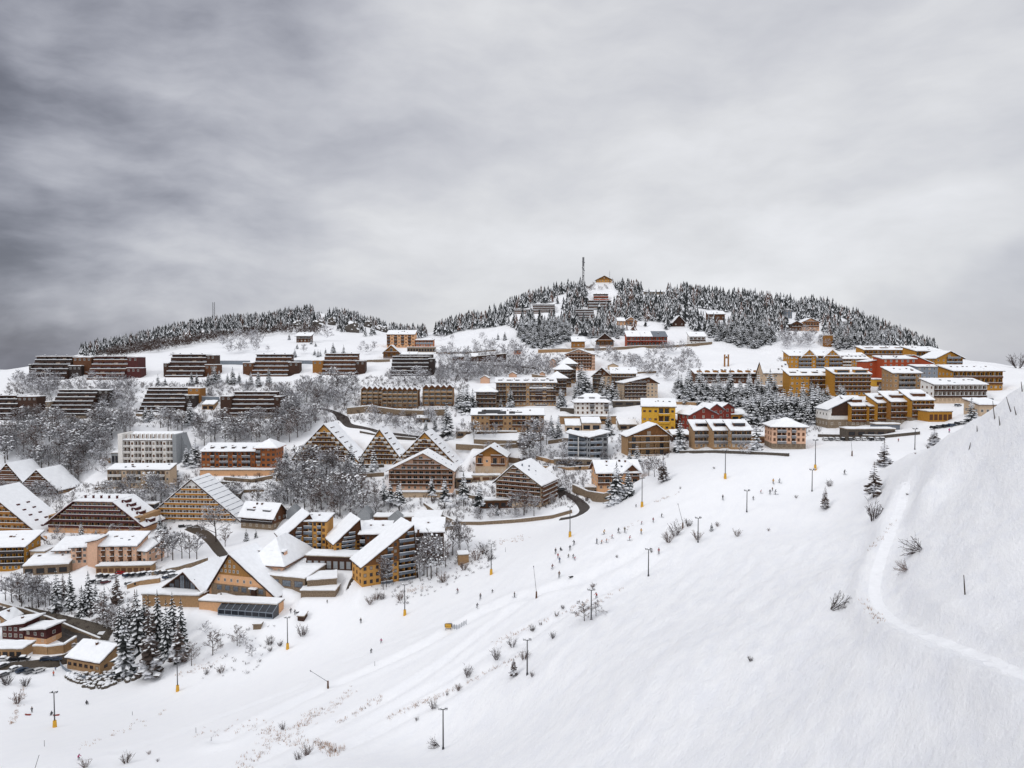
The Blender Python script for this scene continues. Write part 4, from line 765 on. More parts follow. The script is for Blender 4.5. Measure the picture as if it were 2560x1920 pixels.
o = bld('balcony_block', 'mustard balcony block with two big mansard dormers below the red hotel', 2086, 2176, 940, 990, 5, 8, 'mustard', 'my', 18, 0, 14, .8, bal='all', balm='brown', group=YR, chim=2, sn=.5, sides=False)
for o_, ns in ((o, 2),):
    for i in range(ns):
        x = -o.w/2 + o.w * (i + .5) / ns; MB().box(x - 4.5, x + 4.5, 1.2, 4, o.h + .5, o.h + 3, 'mustard').box(x - 3.8, x + 3.8, 1.15, 1.3, o.h + 1.0, o.h + 2.6, 'glass').box(x - 4.9, x + 4.9, .9, 4.6, o.h + 3.003, o.h + 3.7, 'snow_cover').build('dormer', o.roof)
bld('grey_gable_block', 'grey brown block with steep half hipped snow roof under the red hotel', 2232, 2302, 938, 984, 4, 5, 'beige', 'my', 18, 0, 14, .8, bal=[(1, 3)], balm='rail_grey', chim=2, sn=.5)
low_block('yellow_kiosk', 'bright yellow low box between the mustard dormer block and the grey brown block', 2186, 2228, 950, 966, 'yellow', 0, 8, 'flat', 0, 1, 'brown', 'shop')
bld('end_block', 'mustard end block with a grey flank against the misty sky', 2382, 2506, 932, 976, 3, 11, 'mustard', 'my', 16, 0, 16, 1.0, bal='all', balm='brown', chim=4, sn=.6)
bld('white_lodge', 'long white lodge with one dark wood storey and red windows', 2334, 2466, 966, 1008, 3, 12, 'white', 'my', 16, 0, 14, .8, bal='all', balm='dark_brown', cat='hotel', chim=2, sn=.5, gl='shutter', fr='frame_brown', basem='pale')
low_block('porch_building', 'flat snow roof joining the grey brown block and the white lodge', 2298, 2372, 955, 974, 'mustard', 0, 10, 'flat', 0, 5, 'glass')
# front row below
FG = 'mustard row houses with snow roof steps'
o = bld('dark_gable_house', 'white house with a dark slanting wood gable and exposed concrete frame', 2070, 2128, 1024, 1070, 2, 3, 'white', 'mx', 28, 0, 16, .8, cat='house', gable=None, chim=0, roofm='slate', basem='concrete', sn=.3)
MB().prism([(-o.w/2 + 2, o.h - 3.4), (o.w/2 - .1, o.h - 3.4), (o.w/2 - .1, o.h + o.rs - .4), (-o.w/2 + 2, o.h + 1)], 'y', -.2, 0, 'dark_brown').build('wood_cladding', o.root)
for lab, a in (('mustard row house beside the dark slanting gable', (2128, 2171, 1022, 1066, 4, 4, 26)), ('narrow recessed mustard row house', (2172, 2192, 1020, 1064, 4, 2, 14)), ('mustard row house with a roof hatch, third in the row', (2193, 2226, 1014, 1064, 4, 3, 24)), ('wide mustard row house with a slate ground floor', (2226, 2276, 1012, 1062, 4, 4, 28)), ('tallest mustard row house with dark end walls', (2279, 2334, 1008, 1056, 4, 5, 28))):
    o = bld('row_house', lab, a[0], a[1], a[2], a[3], a[4], a[5], 'mustard' if a[0] != 2226 else 'amber', 'my', a[6], 0, 13, .5, bal='all', balm='brown', group=FG, cat='house', chim=1, sn=.55, sides=False, basem='concrete')
    if a[1] - a[0] > 30: MB().box(-o.w * .28, o.w * .28, 3.4, 6.5, o.h + o.rs * .3, o.h + o.rs * .3 + 2.2, 'brown').box(-o.w * .3, o.w * .3, 3.1, 7, o.h + o.rs * .3 + 2.203, o.h + o.rs * .3 + 2.9, 'snow_cover').build('dormer', o.roof)
low_block('row_annex', 'low mustard annex with a snow roof at the end of the row houses', 2322, 2380, 1030, 1054, 'mustard', 0, 10, 'flat', 0, 5, 'brown')
low_block('snowy_podium', 'flat snow decked podium in front of the mustard row', 2190, 2250, 1062, 1074, 'slate', 0, 6, 'flat', 0, 0, cat='podium')
bld('ridge_house', 'small white house with a snow roof peeping over the near ridge', 2448, 2504, 1016, 1040, 1, 4, 'pale', 'my', 14, 0, 12, .8, cat='house', chim=0, sn=.55)
# chapel-like long roof and twin pillars
o = bld('arched_dormer_hall', 'long low hall with small arched dormers along its snow roof', 1738, 1905, 938, 958, 2, 16, 'brown', 'my', 14, 0, 14, .8, bal='all', balm='dark_brown', chim=5, sides=False, sn=.5)
for i in range(8):
    x = -o.w/2 + o.w * (i + .6) / 8.2; pts = [(x + 1.9 * cos(pi * q / 6), o.h + 1.1 + 1.7 * sin(pi * q / 6)) for q in range(7)]
    MB().prism(pts, 'y', 1.2, 6, 'amber').build('arched_dormer', o.roof)
bld('steep_gable_hall', 'white steep gabled hall at the end of the arched dormer hall', 1908, 1972, 932, 962, 2, 5, 'pale', 'gx', 26, 4, 12, .7, cat='hall', chim=0, sn=.5, bal=None)
low_block('snowy_podium', 'stacked pale terraces under the steep gabled hall', 1880, 1972, 968, 990, 'pale', 0, 8, 'flat', 0, 6, 'shutter', 'podium')
c = hitp(1816, 916); root = thing('twin_pillars', 'two tall brown pillars joined by a crossbar above the arched dormer hall', 'monument', c); k = c[1] / F
for x in (-1.6, 1.6): MB().box(x - .55, x + .55, -.5, .5, -2, 30 * k, 'amber').build('pillar', root)
MB().box(-1.04, 1.04, -.4, .4, 20 * k, 23 * k, 'amber').build('crossbar', root); MB().tube((0, 0, 23 * k), (0, 0, 26 * k), .5, .4, 'pole_metal').build('bell', root)
# lower right houses
o = bld('yellow_villa', 'bright yellow villa with a snow roof stepping down over its porch', 1604, 1688, 1022, 1078, 3, 6, 'yellow', 'my', 20, -10, 14, .8, cat='villa', bal=[(3, 4)], balm='yellow', chim=1, sn=.5, win=(1.4, 1.2), fr='frame_brown')
o = bld('frame_chalet', 'unfinished chalet of open timber bays under a broad gable roof', 1569, 1674, 1090, 1138, 3, 3, 'beige', 'gy', 28, 8, 12, 1.2, cat='chalet', chim=0, ridge=.66, gable='wood', win=(4.5, 2.3), fr='frame_brown', bal='all', balm='beige', rail_h=.35, sides=False, lowbal=0)
for lab, a in (('front unit of the three stepped brick red houses', (1724, 1792, 1036, 1080, 18)), ('middle unit of the three stepped brick red houses', (1770, 1808, 1024, 1068, 14)), ('rear unit of the three stepped brick red houses', (1800, 1836, 1020, 1060, 12))):
    bld('red_house', lab, a[0], a[1], a[2], a[3], 3, 3, 'red', 'gy', a[4], 18, 14, .9, cat='house', group='three stepped brick red houses', chim=1, roofm='slate', sn=.12, win=(1.4, 1.6))
bg_ = 'three beige row houses with dormers'
for lab, a in (('beige row house with dormer next to the snowy fir', (1736, 1782)), ('middle one of the beige row houses with dormers', (1784, 1826)), ('beige row house with dormer beside the pink block', (1828, 1878))):
    o = bld('beige_row_house', lab, a[0], a[1], 1082, 1123, 3, 4, 'beige', 'my', 24, 0, 12, .9, bal='all', balm='rail_grey', cat='house', group=bg_, chim=1, sn=.5, sides=a[0] > 1820)
    MB().box(-3, 3, 3.2, 6, o.h + 1.8, o.h + 3.6, 'brown').box(-2.6, 2.6, 3.15, 3.3, o.h + 2.2, o.h + 3.4, 'glass').box(-3.3, 3.3, 2.9, 6.6, o.h + 3.603, o.h + 4.1, 'snow_cover').build('dormer', o.roof)
bld('pink_block', 'pink four storey block on a grey base beside the open piste', 1930, 2014, 1066, 1122, 4, 7, 'pink', 'hip', 16, -6, 15, 1.4, bal=[(1, 2), (4, 4)], balm='rail_grey', basem='concrete', chim=1, win=(1.0, 1.5), fr='frame_brown', gl='shutter', sn=.5)
low_block('tan_shed', 'low tan house with chimneys half hidden behind the brick red houses', 1828, 1868, 1040, 1054, 'mustard', 0, 10, 'my', 12, 2, 'glass', 'house', sn=.5)
o = bld('piste_chalet', 'cream chalet with two brown gables standing above the piste', 1494, 1598, 1180, 1226, 3, 6, 'peach', 'gx', 22, 6, 14, 1.3, bal=[(0, 2), (4, 5)], balm='brown', cat='chalet', chim=2, roofm='brown', sn=.6)
MB().prism([(o.w * .1, o.h - .5), (o.w * .52, o.h - .5), (o.w * .31, o.h + 3.6)], 'y', -.7, 6, 'brown').build('front_gable', o.root)
MB().prism([(o.w * .06, o.h - .9), (o.w * .31, o.h + 3.8), (o.w * .56, o.h - .9), (o.w * .56, o.h - .2), (o.w * .31, o.h + 4.5), (o.w * .06, o.h - .2)], 'y', -1.6, 6.2, 'snow_cover').build('gable_snow', o.root)
low_block('snowy_podium', 'colonnaded terrace with square openings in front of the piste chalet', 1462, 1528, 1220, 1240, 'concrete', -8, 6, 'flat', 0, 6, 'black', 'podium')
wall('retaining_wall', 'stone wall along the bend of the lane under the piste chalet', [(1432, 1230), (1470, 1248), (1510, 1255), (1522, 1252)], 4, 'stone')
wall('stone_wall', 'low dry stone wall under the beige row houses', [(1700, 1133), (1790, 1132), (1880, 1136), (1972, 1141)], 1.4, 'dark_stone', .8, cat='stone wall', snow=.25)
# bottom left corner
o = bld('road_villa', 'maroon timber house with two snow roofs beside the bend of the road', 6, 60, 1566, 1598, 2, 4, 'maroon', 'mx', 10, -8, 8, 1.6, cat='house', chim=1, sn=.6, roofm='dark_brown')
bld('road_villa', 'maroon and cream half of the timber house by the fenced yard', 62, 116, 1578, 1608, 2, 3, 'maroon', 'mx', 9, -14, 7, 1.3, cat='house', chim=0, sn=.6, basem='peach')
bld('corner_house', 'tan gabled house cut by the picture edge beside the road', -24, 22, 1548, 1564, 1, 3, 'beige', 'gy', 14, -10, 6, .8, cat='house', chim=1)
low_block('parking_shop', 'low tan shop with a white fascia behind the parked cars', -30, 56, 1624, 1644, 'beige', 0, 7, 'flat', 0, 5, 'black', 'shop')
o = bld('snow_hut', 'single storey tan hut with a big snow roof above the boulder wall', 168, 250, 1650, 1678, 1, 6, 'beige', 'gx', 24, -18, 15, .6, cat='hut', chim=1, sn=.5, win=(1.4, 1.2), fr='frame_brown')
wall('retaining_wall', 'curved tan wall under the fenced yard of the maroon house', [(84, 1634), (120, 1636), (160, 1632), (190, 1612)], 3.2, 'beige', .9, snow=.5)
wall('road_wall', 'long stone parapet along the road bend', [(0, 1512), (60, 1528), (130, 1552), (190, 1578), (250, 1602)], 1.1, 'stone', .6, snow=.3)
wall('retaining_wall', 'tan wall under the snowy car park', [(318, 1472), (350, 1462), (400, 1456)], 2.0, 'beige')
wall('retaining_wall', 'stone wall behind the snowy car park', [(380, 1438), (450, 1424), (520, 1402)], 1.6, 'stone')
wall('retaining_wall', 'brown wall beside the lane between brick podium and lane bend', [(682, 1196), (630, 1206), (560, 1200)], 2.0, 'stone')
wall('retaining_wall', 'dark wall across the gardens behind the fir pair', [(850, 1190), (900, 1194), (960, 1190)], 2.2, 'stone')
wall('retaining_wall', 'dark curved wall along the lane above the piste', [(1130, 1312), (1200, 1312), (1290, 1306), (1380, 1296), (1430, 1282)], 1.6, 'stone', .7)
wall('retaining_wall', 'long terrace wall over the open snow under the wide cream chalet', [(1060, 1262), (1100, 1290), (1140, 1308)], 1.2, 'stone')
wall('retaining_wall', 'tan terrace wall crossing the gardens above the yellow chalet', [(1140, 1118), (1210, 1122), (1300, 1118)], 2.2, 'stone')
wall('retaining_wall', 'tan terrace wall beside the grey block lane', [(1370, 1110), (1410, 1104), (1450, 1106)], 2.2, 'stone')
wall('retaining_wall', 'dark car park wall in front of the mustard row', [(2045, 1092), (2120, 1094), (2200, 1096), (2300, 1086)], 1.5, 'dark_stone')

# terraces, decks and garden walls between the houses
low_block('parking_deck', 'snow decked bridge like parking deck over the cars under the mustard row', 2117, 2238, 1074, 1092, 'dark_stone', 0, 8, 'flat', 0, 5, 'black', 'parking deck', pad=False)
low_block('snowy_podium', 'dark podium under the white and brown corner block', 1534, 1640, 1004, 1014, 'dark_stone', 0, 6, 'flat', 0, 4, 'black', 'podium', pad=False)
low_block('snowy_podium', 'stone garage base along the long brown block', 1140, 1292, 1080, 1092, 'stone', 0, 5, 'flat', 0, 7, 'black', 'podium', pad=False)
low_block('garden_house', 'small flat roofed garden house under the curved stone wall', 1040, 1075, 1046, 1056, 'stone', 0, 6, 'my', 4, 2, 'glass', 'hut', pad=False)
low_block('garden_house', 'little tan house between the panel roofed block and the gully', 505, 535, 1012, 1024, 'beige', 0, 7, 'my', 8, 2, 'glass', 'house', pad=False)
low_block('garden_house', 'low dark house with a snow lid between beige row and unfinished chalet', 1680, 1726, 1088, 1104, 'dark_brown', 0, 8, 'my', 8, 2, 'glass', 'house', pad=False)
low_block('garden_house', 'tan wall house next to the pink block', 1882, 1926, 1092, 1108, 'beige', 0, 7, 'my', 5, 1, 'shutter', 'house', pad=False)
low_block('garden_house', 'dark little house behind the yellow villa', 1692, 1722, 1052, 1066, 'brown', 0, 8, 'my', 8, 2, 'glass', 'house', pad=False)
low_block('garden_house', 'pair of low snow roofs between the white hipped hotel and yellow villa', 1548, 1592, 1062, 1074, 'stone', 0, 8, 'my', 9, 2, 'glass', 'house', pad=False)
low_block('garden_house', 'low cream building beside the brick podium, over the central wood', 690, 740, 1186, 1198, 'stone', 0, 7, 'my', 7, 3, 'glass', 'house', pad=False)
low_block('garden_house', 'low stone outbuilding with snow roof behind the big triangular house', 548, 600, 1236, 1248, 'dark_stone', 0, 7, 'my', 7, 2, 'glass', 'house', pad=False)
low_block('garden_house', 'dark garage mouth above the dark red balcony block', 345, 385, 1262, 1278, 'black', 0, 6, 'flat', 0, 2, 'black', 'garage', pad=False)
low_block('garden_house', 'long low house with dark front at the foot of the small chalet', 1180, 1250, 1190, 1202, 'pale', 0, 5, 'flat', 0, 3, 'shutter', 'house', pad=False)
low_block('garden_house', 'low snow roofed house at the corner of the wide cream chalet', 1140, 1180, 1196, 1208, 'stone', 0, 7, 'my', 8, 2, 'glass', 'house', pad=False)
bld('road_house', 'cream house with snow roof beside the wooden gable house on the saddle road', 1002, 1040, 890, 899, 1, 4, 'peach', 'my', 8, 0, 9, .7, cat='house', chim=1, sn=.6, pad=False)
bld('road_house', 'orange sided little house among shrubs above the bare slope', 1286, 1302, 876, 886, 1, 2, 'orange', 'my', 5, 0, 7, .6, cat='house', chim=0, sn=.6, pad=False)
for lab, pts, h in [('dark garden wall stepping below the saddle hotel',[(1090,884),(1180,884),(1240,878)],1.6),('stone wall across the bare slope under the long barn',[(1150,912),(1260,916),(1340,922)],1.5),('stone wall beside the cascading blocks',[(1330,942),(1372,950)],2.4),('dark garden wall behind the white hipped hotel',[(1400,1028),(1436,1030)],2.6),('stone garden wall under the yellow villa',[(1592,1084),(1650,1086),(1700,1080)],1.8),('dark lane wall above the yellow villa',[(1650,1010),(1720,1012),(1790,1014)],2.0),('stone wall under the red houses lane',[(1690,1066),(1730,1084)],2.0),
 ('dark garden wall beside the grey block podium',[(1340,1148),(1385,1160)],2.2),('dark lane wall above the big corner chalet',[(1350,1172),(1420,1176),(1490,1172)],1.8),('stone garden wall between yellow chalet and rusty clump',[(1268,1150),(1330,1156)],1.8),('long dark wall under the brick podium terrace',[(470,1204),(540,1210),(600,1214)],1.8),('garden wall above the big triangular house roof',[(540,1224),(600,1232),(660,1228)],1.6),('stone wall crossing under the frosted garden trees',[(240,1262),(300,1258),(350,1254)],1.6),('dark wall at the back of the ochre complex',[(1040,1322),(1110,1326),(1150,1322)],1.8),
 ('garden wall under the triangular houses',[(900,1170),(960,1168)],1.8),('dark wall along the snow garden of the wide cream chalet',[(1140,1232),(1180,1246),(1220,1250)],1.6),('low dark wall along the winding hillside road',[(900,1082),(960,1094),(1040,1100)],1.4),('stone wall below the panel roofed block',[(340,1040),(400,1044),(470,1046)],1.8),('dark wall under the wide dark block garden',[(490,1058),(540,1060)],1.4),('dark wall over the white hotel yard',[(250,1150),(276,1152)],1.8),('dark lane wall under the upper slope trees',[(1560,936),(1640,932)],1.6)]:
    wall('garden_wall', lab, pts, h, rng.choice(['stone', 'dark_stone', 'beige']), .6, 'garden wall', snow=.3)
apply_pads()
# ------------------------------------------------------------------ ground mesh
near = 1 - sm(200, 330, GY)
slope_side = sm(-40, 60, GX + (GY - 150) * .1) * near            # the steep untracked slope
AL, AC = GX * .55 + GY * .83, -GX * .83 + GY * .55           # down the fall line, and across it
H += (vnoise(AL / 12, AC / 2.6, 11) * .70 + vnoise(AL / 5.0, AC / 1.9, 12) * .55) * slope_side
H += vnoise(GX / 7, GY / 6, 13) * .35 * near * (.35 + .65 * slope_side)
PATH = [(2620,1722),(2560,1690),(2440,1640),(2300,1585),(2225,1545),(2190,1500),(2188,1450),(2205,1390),(2230,1320),(2255,1250),(2264,1205)]
def along(pts, step=1.5, dmin=0):
    q = [np.array(hit(u, v, dmin)) for u, v in pts]; out = []
    for i in range(len(q) - 1):
        p0, p1, p2, p3 = q[max(i - 1, 0)], q[i], q[i + 1], q[min(i + 2, len(q) - 1)]; k = max(2, int(np.linalg.norm(p2 - p1) / step))
        for j in range(k):
            t = j / k; out.append(.5 * ((2 * p1) + (p2 - p0) * t + (2 * p0 - 5 * p1 + 4 * p2 - p3) * t * t + (3 * p1 - p0 - 3 * p2 + p3) * t ** 3))
    return np.array(out + [q[-1]])
def shape(pts, prof, R, flat=None):
    """press a lane (flat = half width) or a furrow (prof of the distance) into the snow along pts"""
    P_ = along(pts)
    if flat is not None:
        k = np.ones(15) / 15; zs = np.convolve(np.pad(P_[:, 2], 7, 'edge'), k, 'valid')
    i0, i1 = np.searchsorted(gx, [P_[:, 0].min() - R, P_[:, 0].max() + R]); j0, j1 = np.searchsorted(gy, [P_[:, 1].min() - R, P_[:, 1].max() + R])
    X = GX[j0:j1, i0:i1]; Y = GY[j0:j1, i0:i1]; best = np.full(X.shape, 1e9); zb = np.zeros(X.shape)
    for n_, p in enumerate(P_):
        d = (X - p[0]) ** 2 + (Y - p[1]) ** 2; m_ = d < best; best = np.where(m_, d, best)
        if flat is not None: zb = np.where(m_, zs[n_], zb)
    d = np.sqrt(best)
    if flat is not None:
        t = 1 - sm(flat, R, d); H[j0:j1, i0:i1] = H[j0:j1, i0:i1] * (1 - t) + zb * t
    else:
        global X_, Y_; X_, Y_ = X, Y; H[j0:j1, i0:i1] += prof(d)
shape(PATH, None, 6.5, 1.7)
shape(PATH, lambda d: (.22 + vnoise(X_ / 2.2, Y_ / 2.2, 5) * .5) * np.exp(-((d - 3.4) / 1.1) ** 2) - .45 * np.exp(-(d / 2.0) ** 4), 7)
for pts, dep, wd_ in [([(560,1850),(820,1722),(1115,1584),(1250,1515),(1480,1444),(1700,1322)], .9 * 1.3, 2.2), ([(640,1905),(900,1784),(1100,1664),(1300,1512),(1500,1420)], .7, 1.6), ([(700,1918),(980,1780),(1120,1700),(1330,1560),(1480,1470)], .5, 1.3), ([(760,1912),(1000,1800),(1240,1660),(1420,1530),(1660,1390)], .8, 1.8), ([(300,1880),(560,1790),(760,1715)], .5, 1.5)]:
    shape(pts, lambda d: -dep * np.exp(-(d / wd_) ** 2) + dep * .6 * np.exp(-((d - wd_ * 2) / wd_) ** 2), 9)
shape([(2290,1560),(2250,1500),(2235,1440)], lambda d: -.5 * np.exp(-(d / 1.2) ** 2), 6)
shape([(2330,1300),(2420,1265),(2500,1240),(2575,1225)], lambda d: -.45 * np.exp(-(d / 1.0) ** 2), 6)
shape([(2300,1322),(2400,1310),(2480,1285),(2575,1270)], lambda d: -.35 * np.exp(-(d / 1.0) ** 2), 6)
_r = random.Random(4)
for i in range(26):
    t = i / 25; a = (1880 - 900 * t + _r.uniform(-40, 40), 1215 + 420 * t * .9 + _r.uniform(-30, 40)); L__ = _r.uniform(120, 340)
    p = [(a[0], a[1]), (a[0] - L__ * .5 + _r.uniform(-20, 20), a[1] + L__ * .20), (a[0] - L__, a[1] + L__ * .42 + _r.uniform(-15, 15))]
    dp, wd2 = _r.uniform(.12, .3), _r.uniform(.8, 1.5); shape(p, lambda d: -dp * np.exp(-(d / wd2) ** 2) + dp * .7 * np.exp(-((d - wd2 * 2) / wd2) ** 2), 7)
def ground_material():
    m, nt, b = newmat('snow_ground'); MATS['snow_ground'] = m; N = nt.nodes.new; L = nt.links.new
    tc = N('ShaderNodeTexCoord')
    def noise(scale, stretch, detail=5, rough=.55):
        mr_ = N('ShaderNodeMapping'); mr_.inputs['Rotation'].default_value = (0, 0, radians(-56)); L(tc.outputs['Object'], mr_.inputs[0]); mp = N('ShaderNodeMapping'); mp.inputs['Scale'].default_value = stretch; L(mr_.outputs[0], mp.inputs[0])
        z = N('ShaderNodeTexNoise'); z.inputs['Scale'].default_value = scale; z.inputs['Detail'].default_value = detail; z.inputs['Roughness'].default_value = rough
        L(mp.outputs[0], z.inputs['Vector']); return z.outputs['Fac']
    n1 = noise(.26, (.6, 1.5, 1), 7, .58); n2 = noise(1.1, (.7, 1.5, 1), 6, .7); n3 = noise(.05, (1, 1, 1), 3)
    cr = N('ShaderNodeValToRGB'); e = cr.color_ramp.elements; e[0].position = .33; e[0].color = (.785, .80, .85, 1); e[1].position = .6; e[1].color = (.88, .885, .905, 1)
    L(n1, cr.inputs[0]); L(cr.outputs[0], b.inputs['Base Color'])
    b.inputs['Roughness'].default_value = .6
    ad = N('ShaderNodeMath'); ad.operation = 'MULTIPLY_ADD'; L(n1, ad.inputs[0]); ad.inputs[1].default_value = 1.6; L(n2, ad.inputs[2])
    bp = N('ShaderNodeBump'); bp.inputs['Strength'].default_value = .9; bp.inputs['Distance'].default_value = .55; L(ad.outputs[0], bp.inputs['Height']); L(bp.outputs[0], b.inputs['Normal'])
    sp = N('ShaderNodeSeparateXYZ'); L(tc.outputs['Object'], sp.inputs[0])
    def mr(x, a, c, lo, hi):
        q = N('ShaderNodeMapRange'); q.interpolation_type = 'SMOOTHSTEP'; L(x, q.inputs[0]); q.inputs[1].default_value = a; q.inputs[2].default_value = c; q.inputs[3].default_value = lo; q.inputs[4].default_value = hi; return q.outputs[0]
    mu = N('ShaderNodeMath'); mu.operation = 'MULTIPLY'; L(mr(sp.outputs['X'], -80, 60, 0, 1), mu.inputs[0]); L(mr(sp.outputs['Y'], 170, 290, 1, 0), mu.inputs[1])   # wind crust on the steep side, groomed snow elsewhere
    ms = N('ShaderNodeMath'); ms.operation = 'MULTIPLY_ADD'; L(mu.outputs[0], ms.inputs[0]); ms.inputs[1].default_value = .46; ms.inputs[2].default_value = .22; L(ms.outputs[0], bp.inputs['Strength'])
    mc = N('ShaderNodeMix'); mc.data_type = 'RGBA'; L(ms.outputs[0], mc.inputs[0]); mc.inputs[6].default_value = (.86, .868, .89, 1); L(cr.outputs[0], mc.inputs[7]); L(mc.outputs[2], b.inputs['Base Color'])
    return m
def build_ground():
    # extend outwards so that the sheet reaches the horizon
    ex = np.concatenate([[-9000, -5000, -2800, -1600, -1150], gx, [1150, 1600, 2800, 5000, 9000]])
    ey = np.concatenate([[-3000, -1200, -400, -150], gy, [1900, 2400, 3400, 5500, 9500]])
    HX = np.full((len(ey), len(ex)), np.nan); HX[4:-5, 5:-5] = H
    EX, EY = np.meshgrid(ex, ey)
    cx = np.clip(np.arange(len(ex)) - 5, 0, len(gx) - 1); cy = np.clip(np.arange(len(ey)) - 4, 0, len(gy) - 1)
    edge = H[np.ix_(cy, cx)]
    dist = np.maximum(np.maximum(gx[0] - EX, EX - gx[-1]), np.maximum(gy[0] - EY, EY - gy[-1])); dist = np.maximum(dist, 0)
    t = sm(0, 2500, dist); HX = np.where(np.isnan(HX), edge * (1 - t) + (-170) * t, HX)
    ny, nx = HX.shape
    co = np.stack([EX, EY, HX], -1).reshape(-1, 3).astype(np.float32)
    idx = np.arange(ny * nx).reshape(ny, nx)
    q = np.stack([idx[:-1, :-1], idx[:-1, 1:], idx[1:, 1:], idx[1:, :-1]], -1).reshape(-1, 4).astype(np.int32)
    me = bpy.data.meshes.new('snow_ground'); me.vertices.add(len(co)); me.vertices.foreach_set('co', co.ravel())
    me.loops.add(q.size); me.loops.foreach_set('vertex_index', q.ravel()); me.polygons.add(len(q))
    me.polygons.foreach_set('loop_start', np.arange(0, q.size, 4, dtype=np.int32))
    me.update(calc_edges=True); me.polygons.foreach_set('use_smooth', np.ones(len(q), bool))
    me.materials.append(ground_material())
    tag(link('snow_ground', me), 'snow covered ground of the piste, village slope and hills', 'ground', kind='structure')
build_ground()
mat('groomed_snow', (.845, .855, .88), .6, .03, .8)
# ------------------------------------------------------------------ trees
DMIN = 0
def leaf_mat(name, col, frost, thr, sc=3.0, var=.35):
    """needles or twigs with snow lying on whatever faces up"""
    m, nt, b = newmat(name); N = nt.nodes.new; L = nt.links.new
    ge = N('ShaderNodeNewGeometry'); sp = N('ShaderNodeSeparateXYZ'); L(ge.outputs['True Normal'], sp.inputs[0])
    ab = N('ShaderNodeMath'); ab.operation = 'ABSOLUTE'; L(sp.outputs['Z'], ab.inputs[0])
    tc = N('ShaderNodeTexCoord'); nz = N('ShaderNodeTexNoise'); nz.inputs['Scale'].default_value = sc; nz.inputs['Detail'].default_value = 3; L(tc.outputs['Object'], nz.inputs['Vector'])
    ad = N('ShaderNodeMath'); ad.operation = 'MULTIPLY_ADD'; L(nz.outputs['Fac'], ad.inputs[0]); ad.inputs[1].default_value = 1.6; L(ab.outputs[0], ad.inputs[2])
    mr = N('ShaderNodeMapRange'); L(ad.outputs[0], mr.inputs[0]); mr.inputs[1].default_value = thr; mr.inputs[2].default_value = thr + .12
    oi = N('ShaderNodeObjectInfo'); hs = N('ShaderNodeHueSaturation'); hs.inputs['Color'].default_value = (*col, 1)
    mv = N('ShaderNodeMapRange'); L(oi.outputs['Random'], mv.inputs[0]); mv.inputs[3].default_value = 1 - var; mv.inputs[4].default_value = 1 + var; L(mv.outputs[0], hs.inputs['Value'])
    mx = N('ShaderNodeMix'); mx.data_type = 'RGBA'; L(mr.outputs[0], mx.inputs[0]); L(hs.outputs[0], mx.inputs[6]); mx.inputs[7].default_value = (*frost, 1)
    L(mx.outputs[2], b.inputs['Base Color']); b.inputs['Roughness'].default_value = .8; MATS[name] = m; return m
leaf_mat('needles', (.020, .023, .022), (.80, .82, .86), 1.56)
leaf_mat('far_needles', (.022, .025, .026), (.72, .74, .79), 1.72)
leaf_mat('larch_twigs', (.075, .05, .04), (.72, .73, .77), 1.62)
leaf_mat('bare_twigs', (.135, .115, .11), (.68, .69, .73), 1.28)
leaf_mat('brown_twigs', (.115, .075, .06), (.64, .64, .67), 1.42)
leaf_mat('rusty_twigs', (.095, .05, .036), (.60, .60, .63), 1.72)
leaf_mat('dark_twigs', (.05, .032, .030), (.66, .67, .70), 1.85)
mat('bark', (.055, .040, .033), .9, .3, 3); mat('rock', (.09, .078, .068), .9, .5, 1.5, bump=.4); mat('dry_grass', (.36, .19, .09), .9, .3)
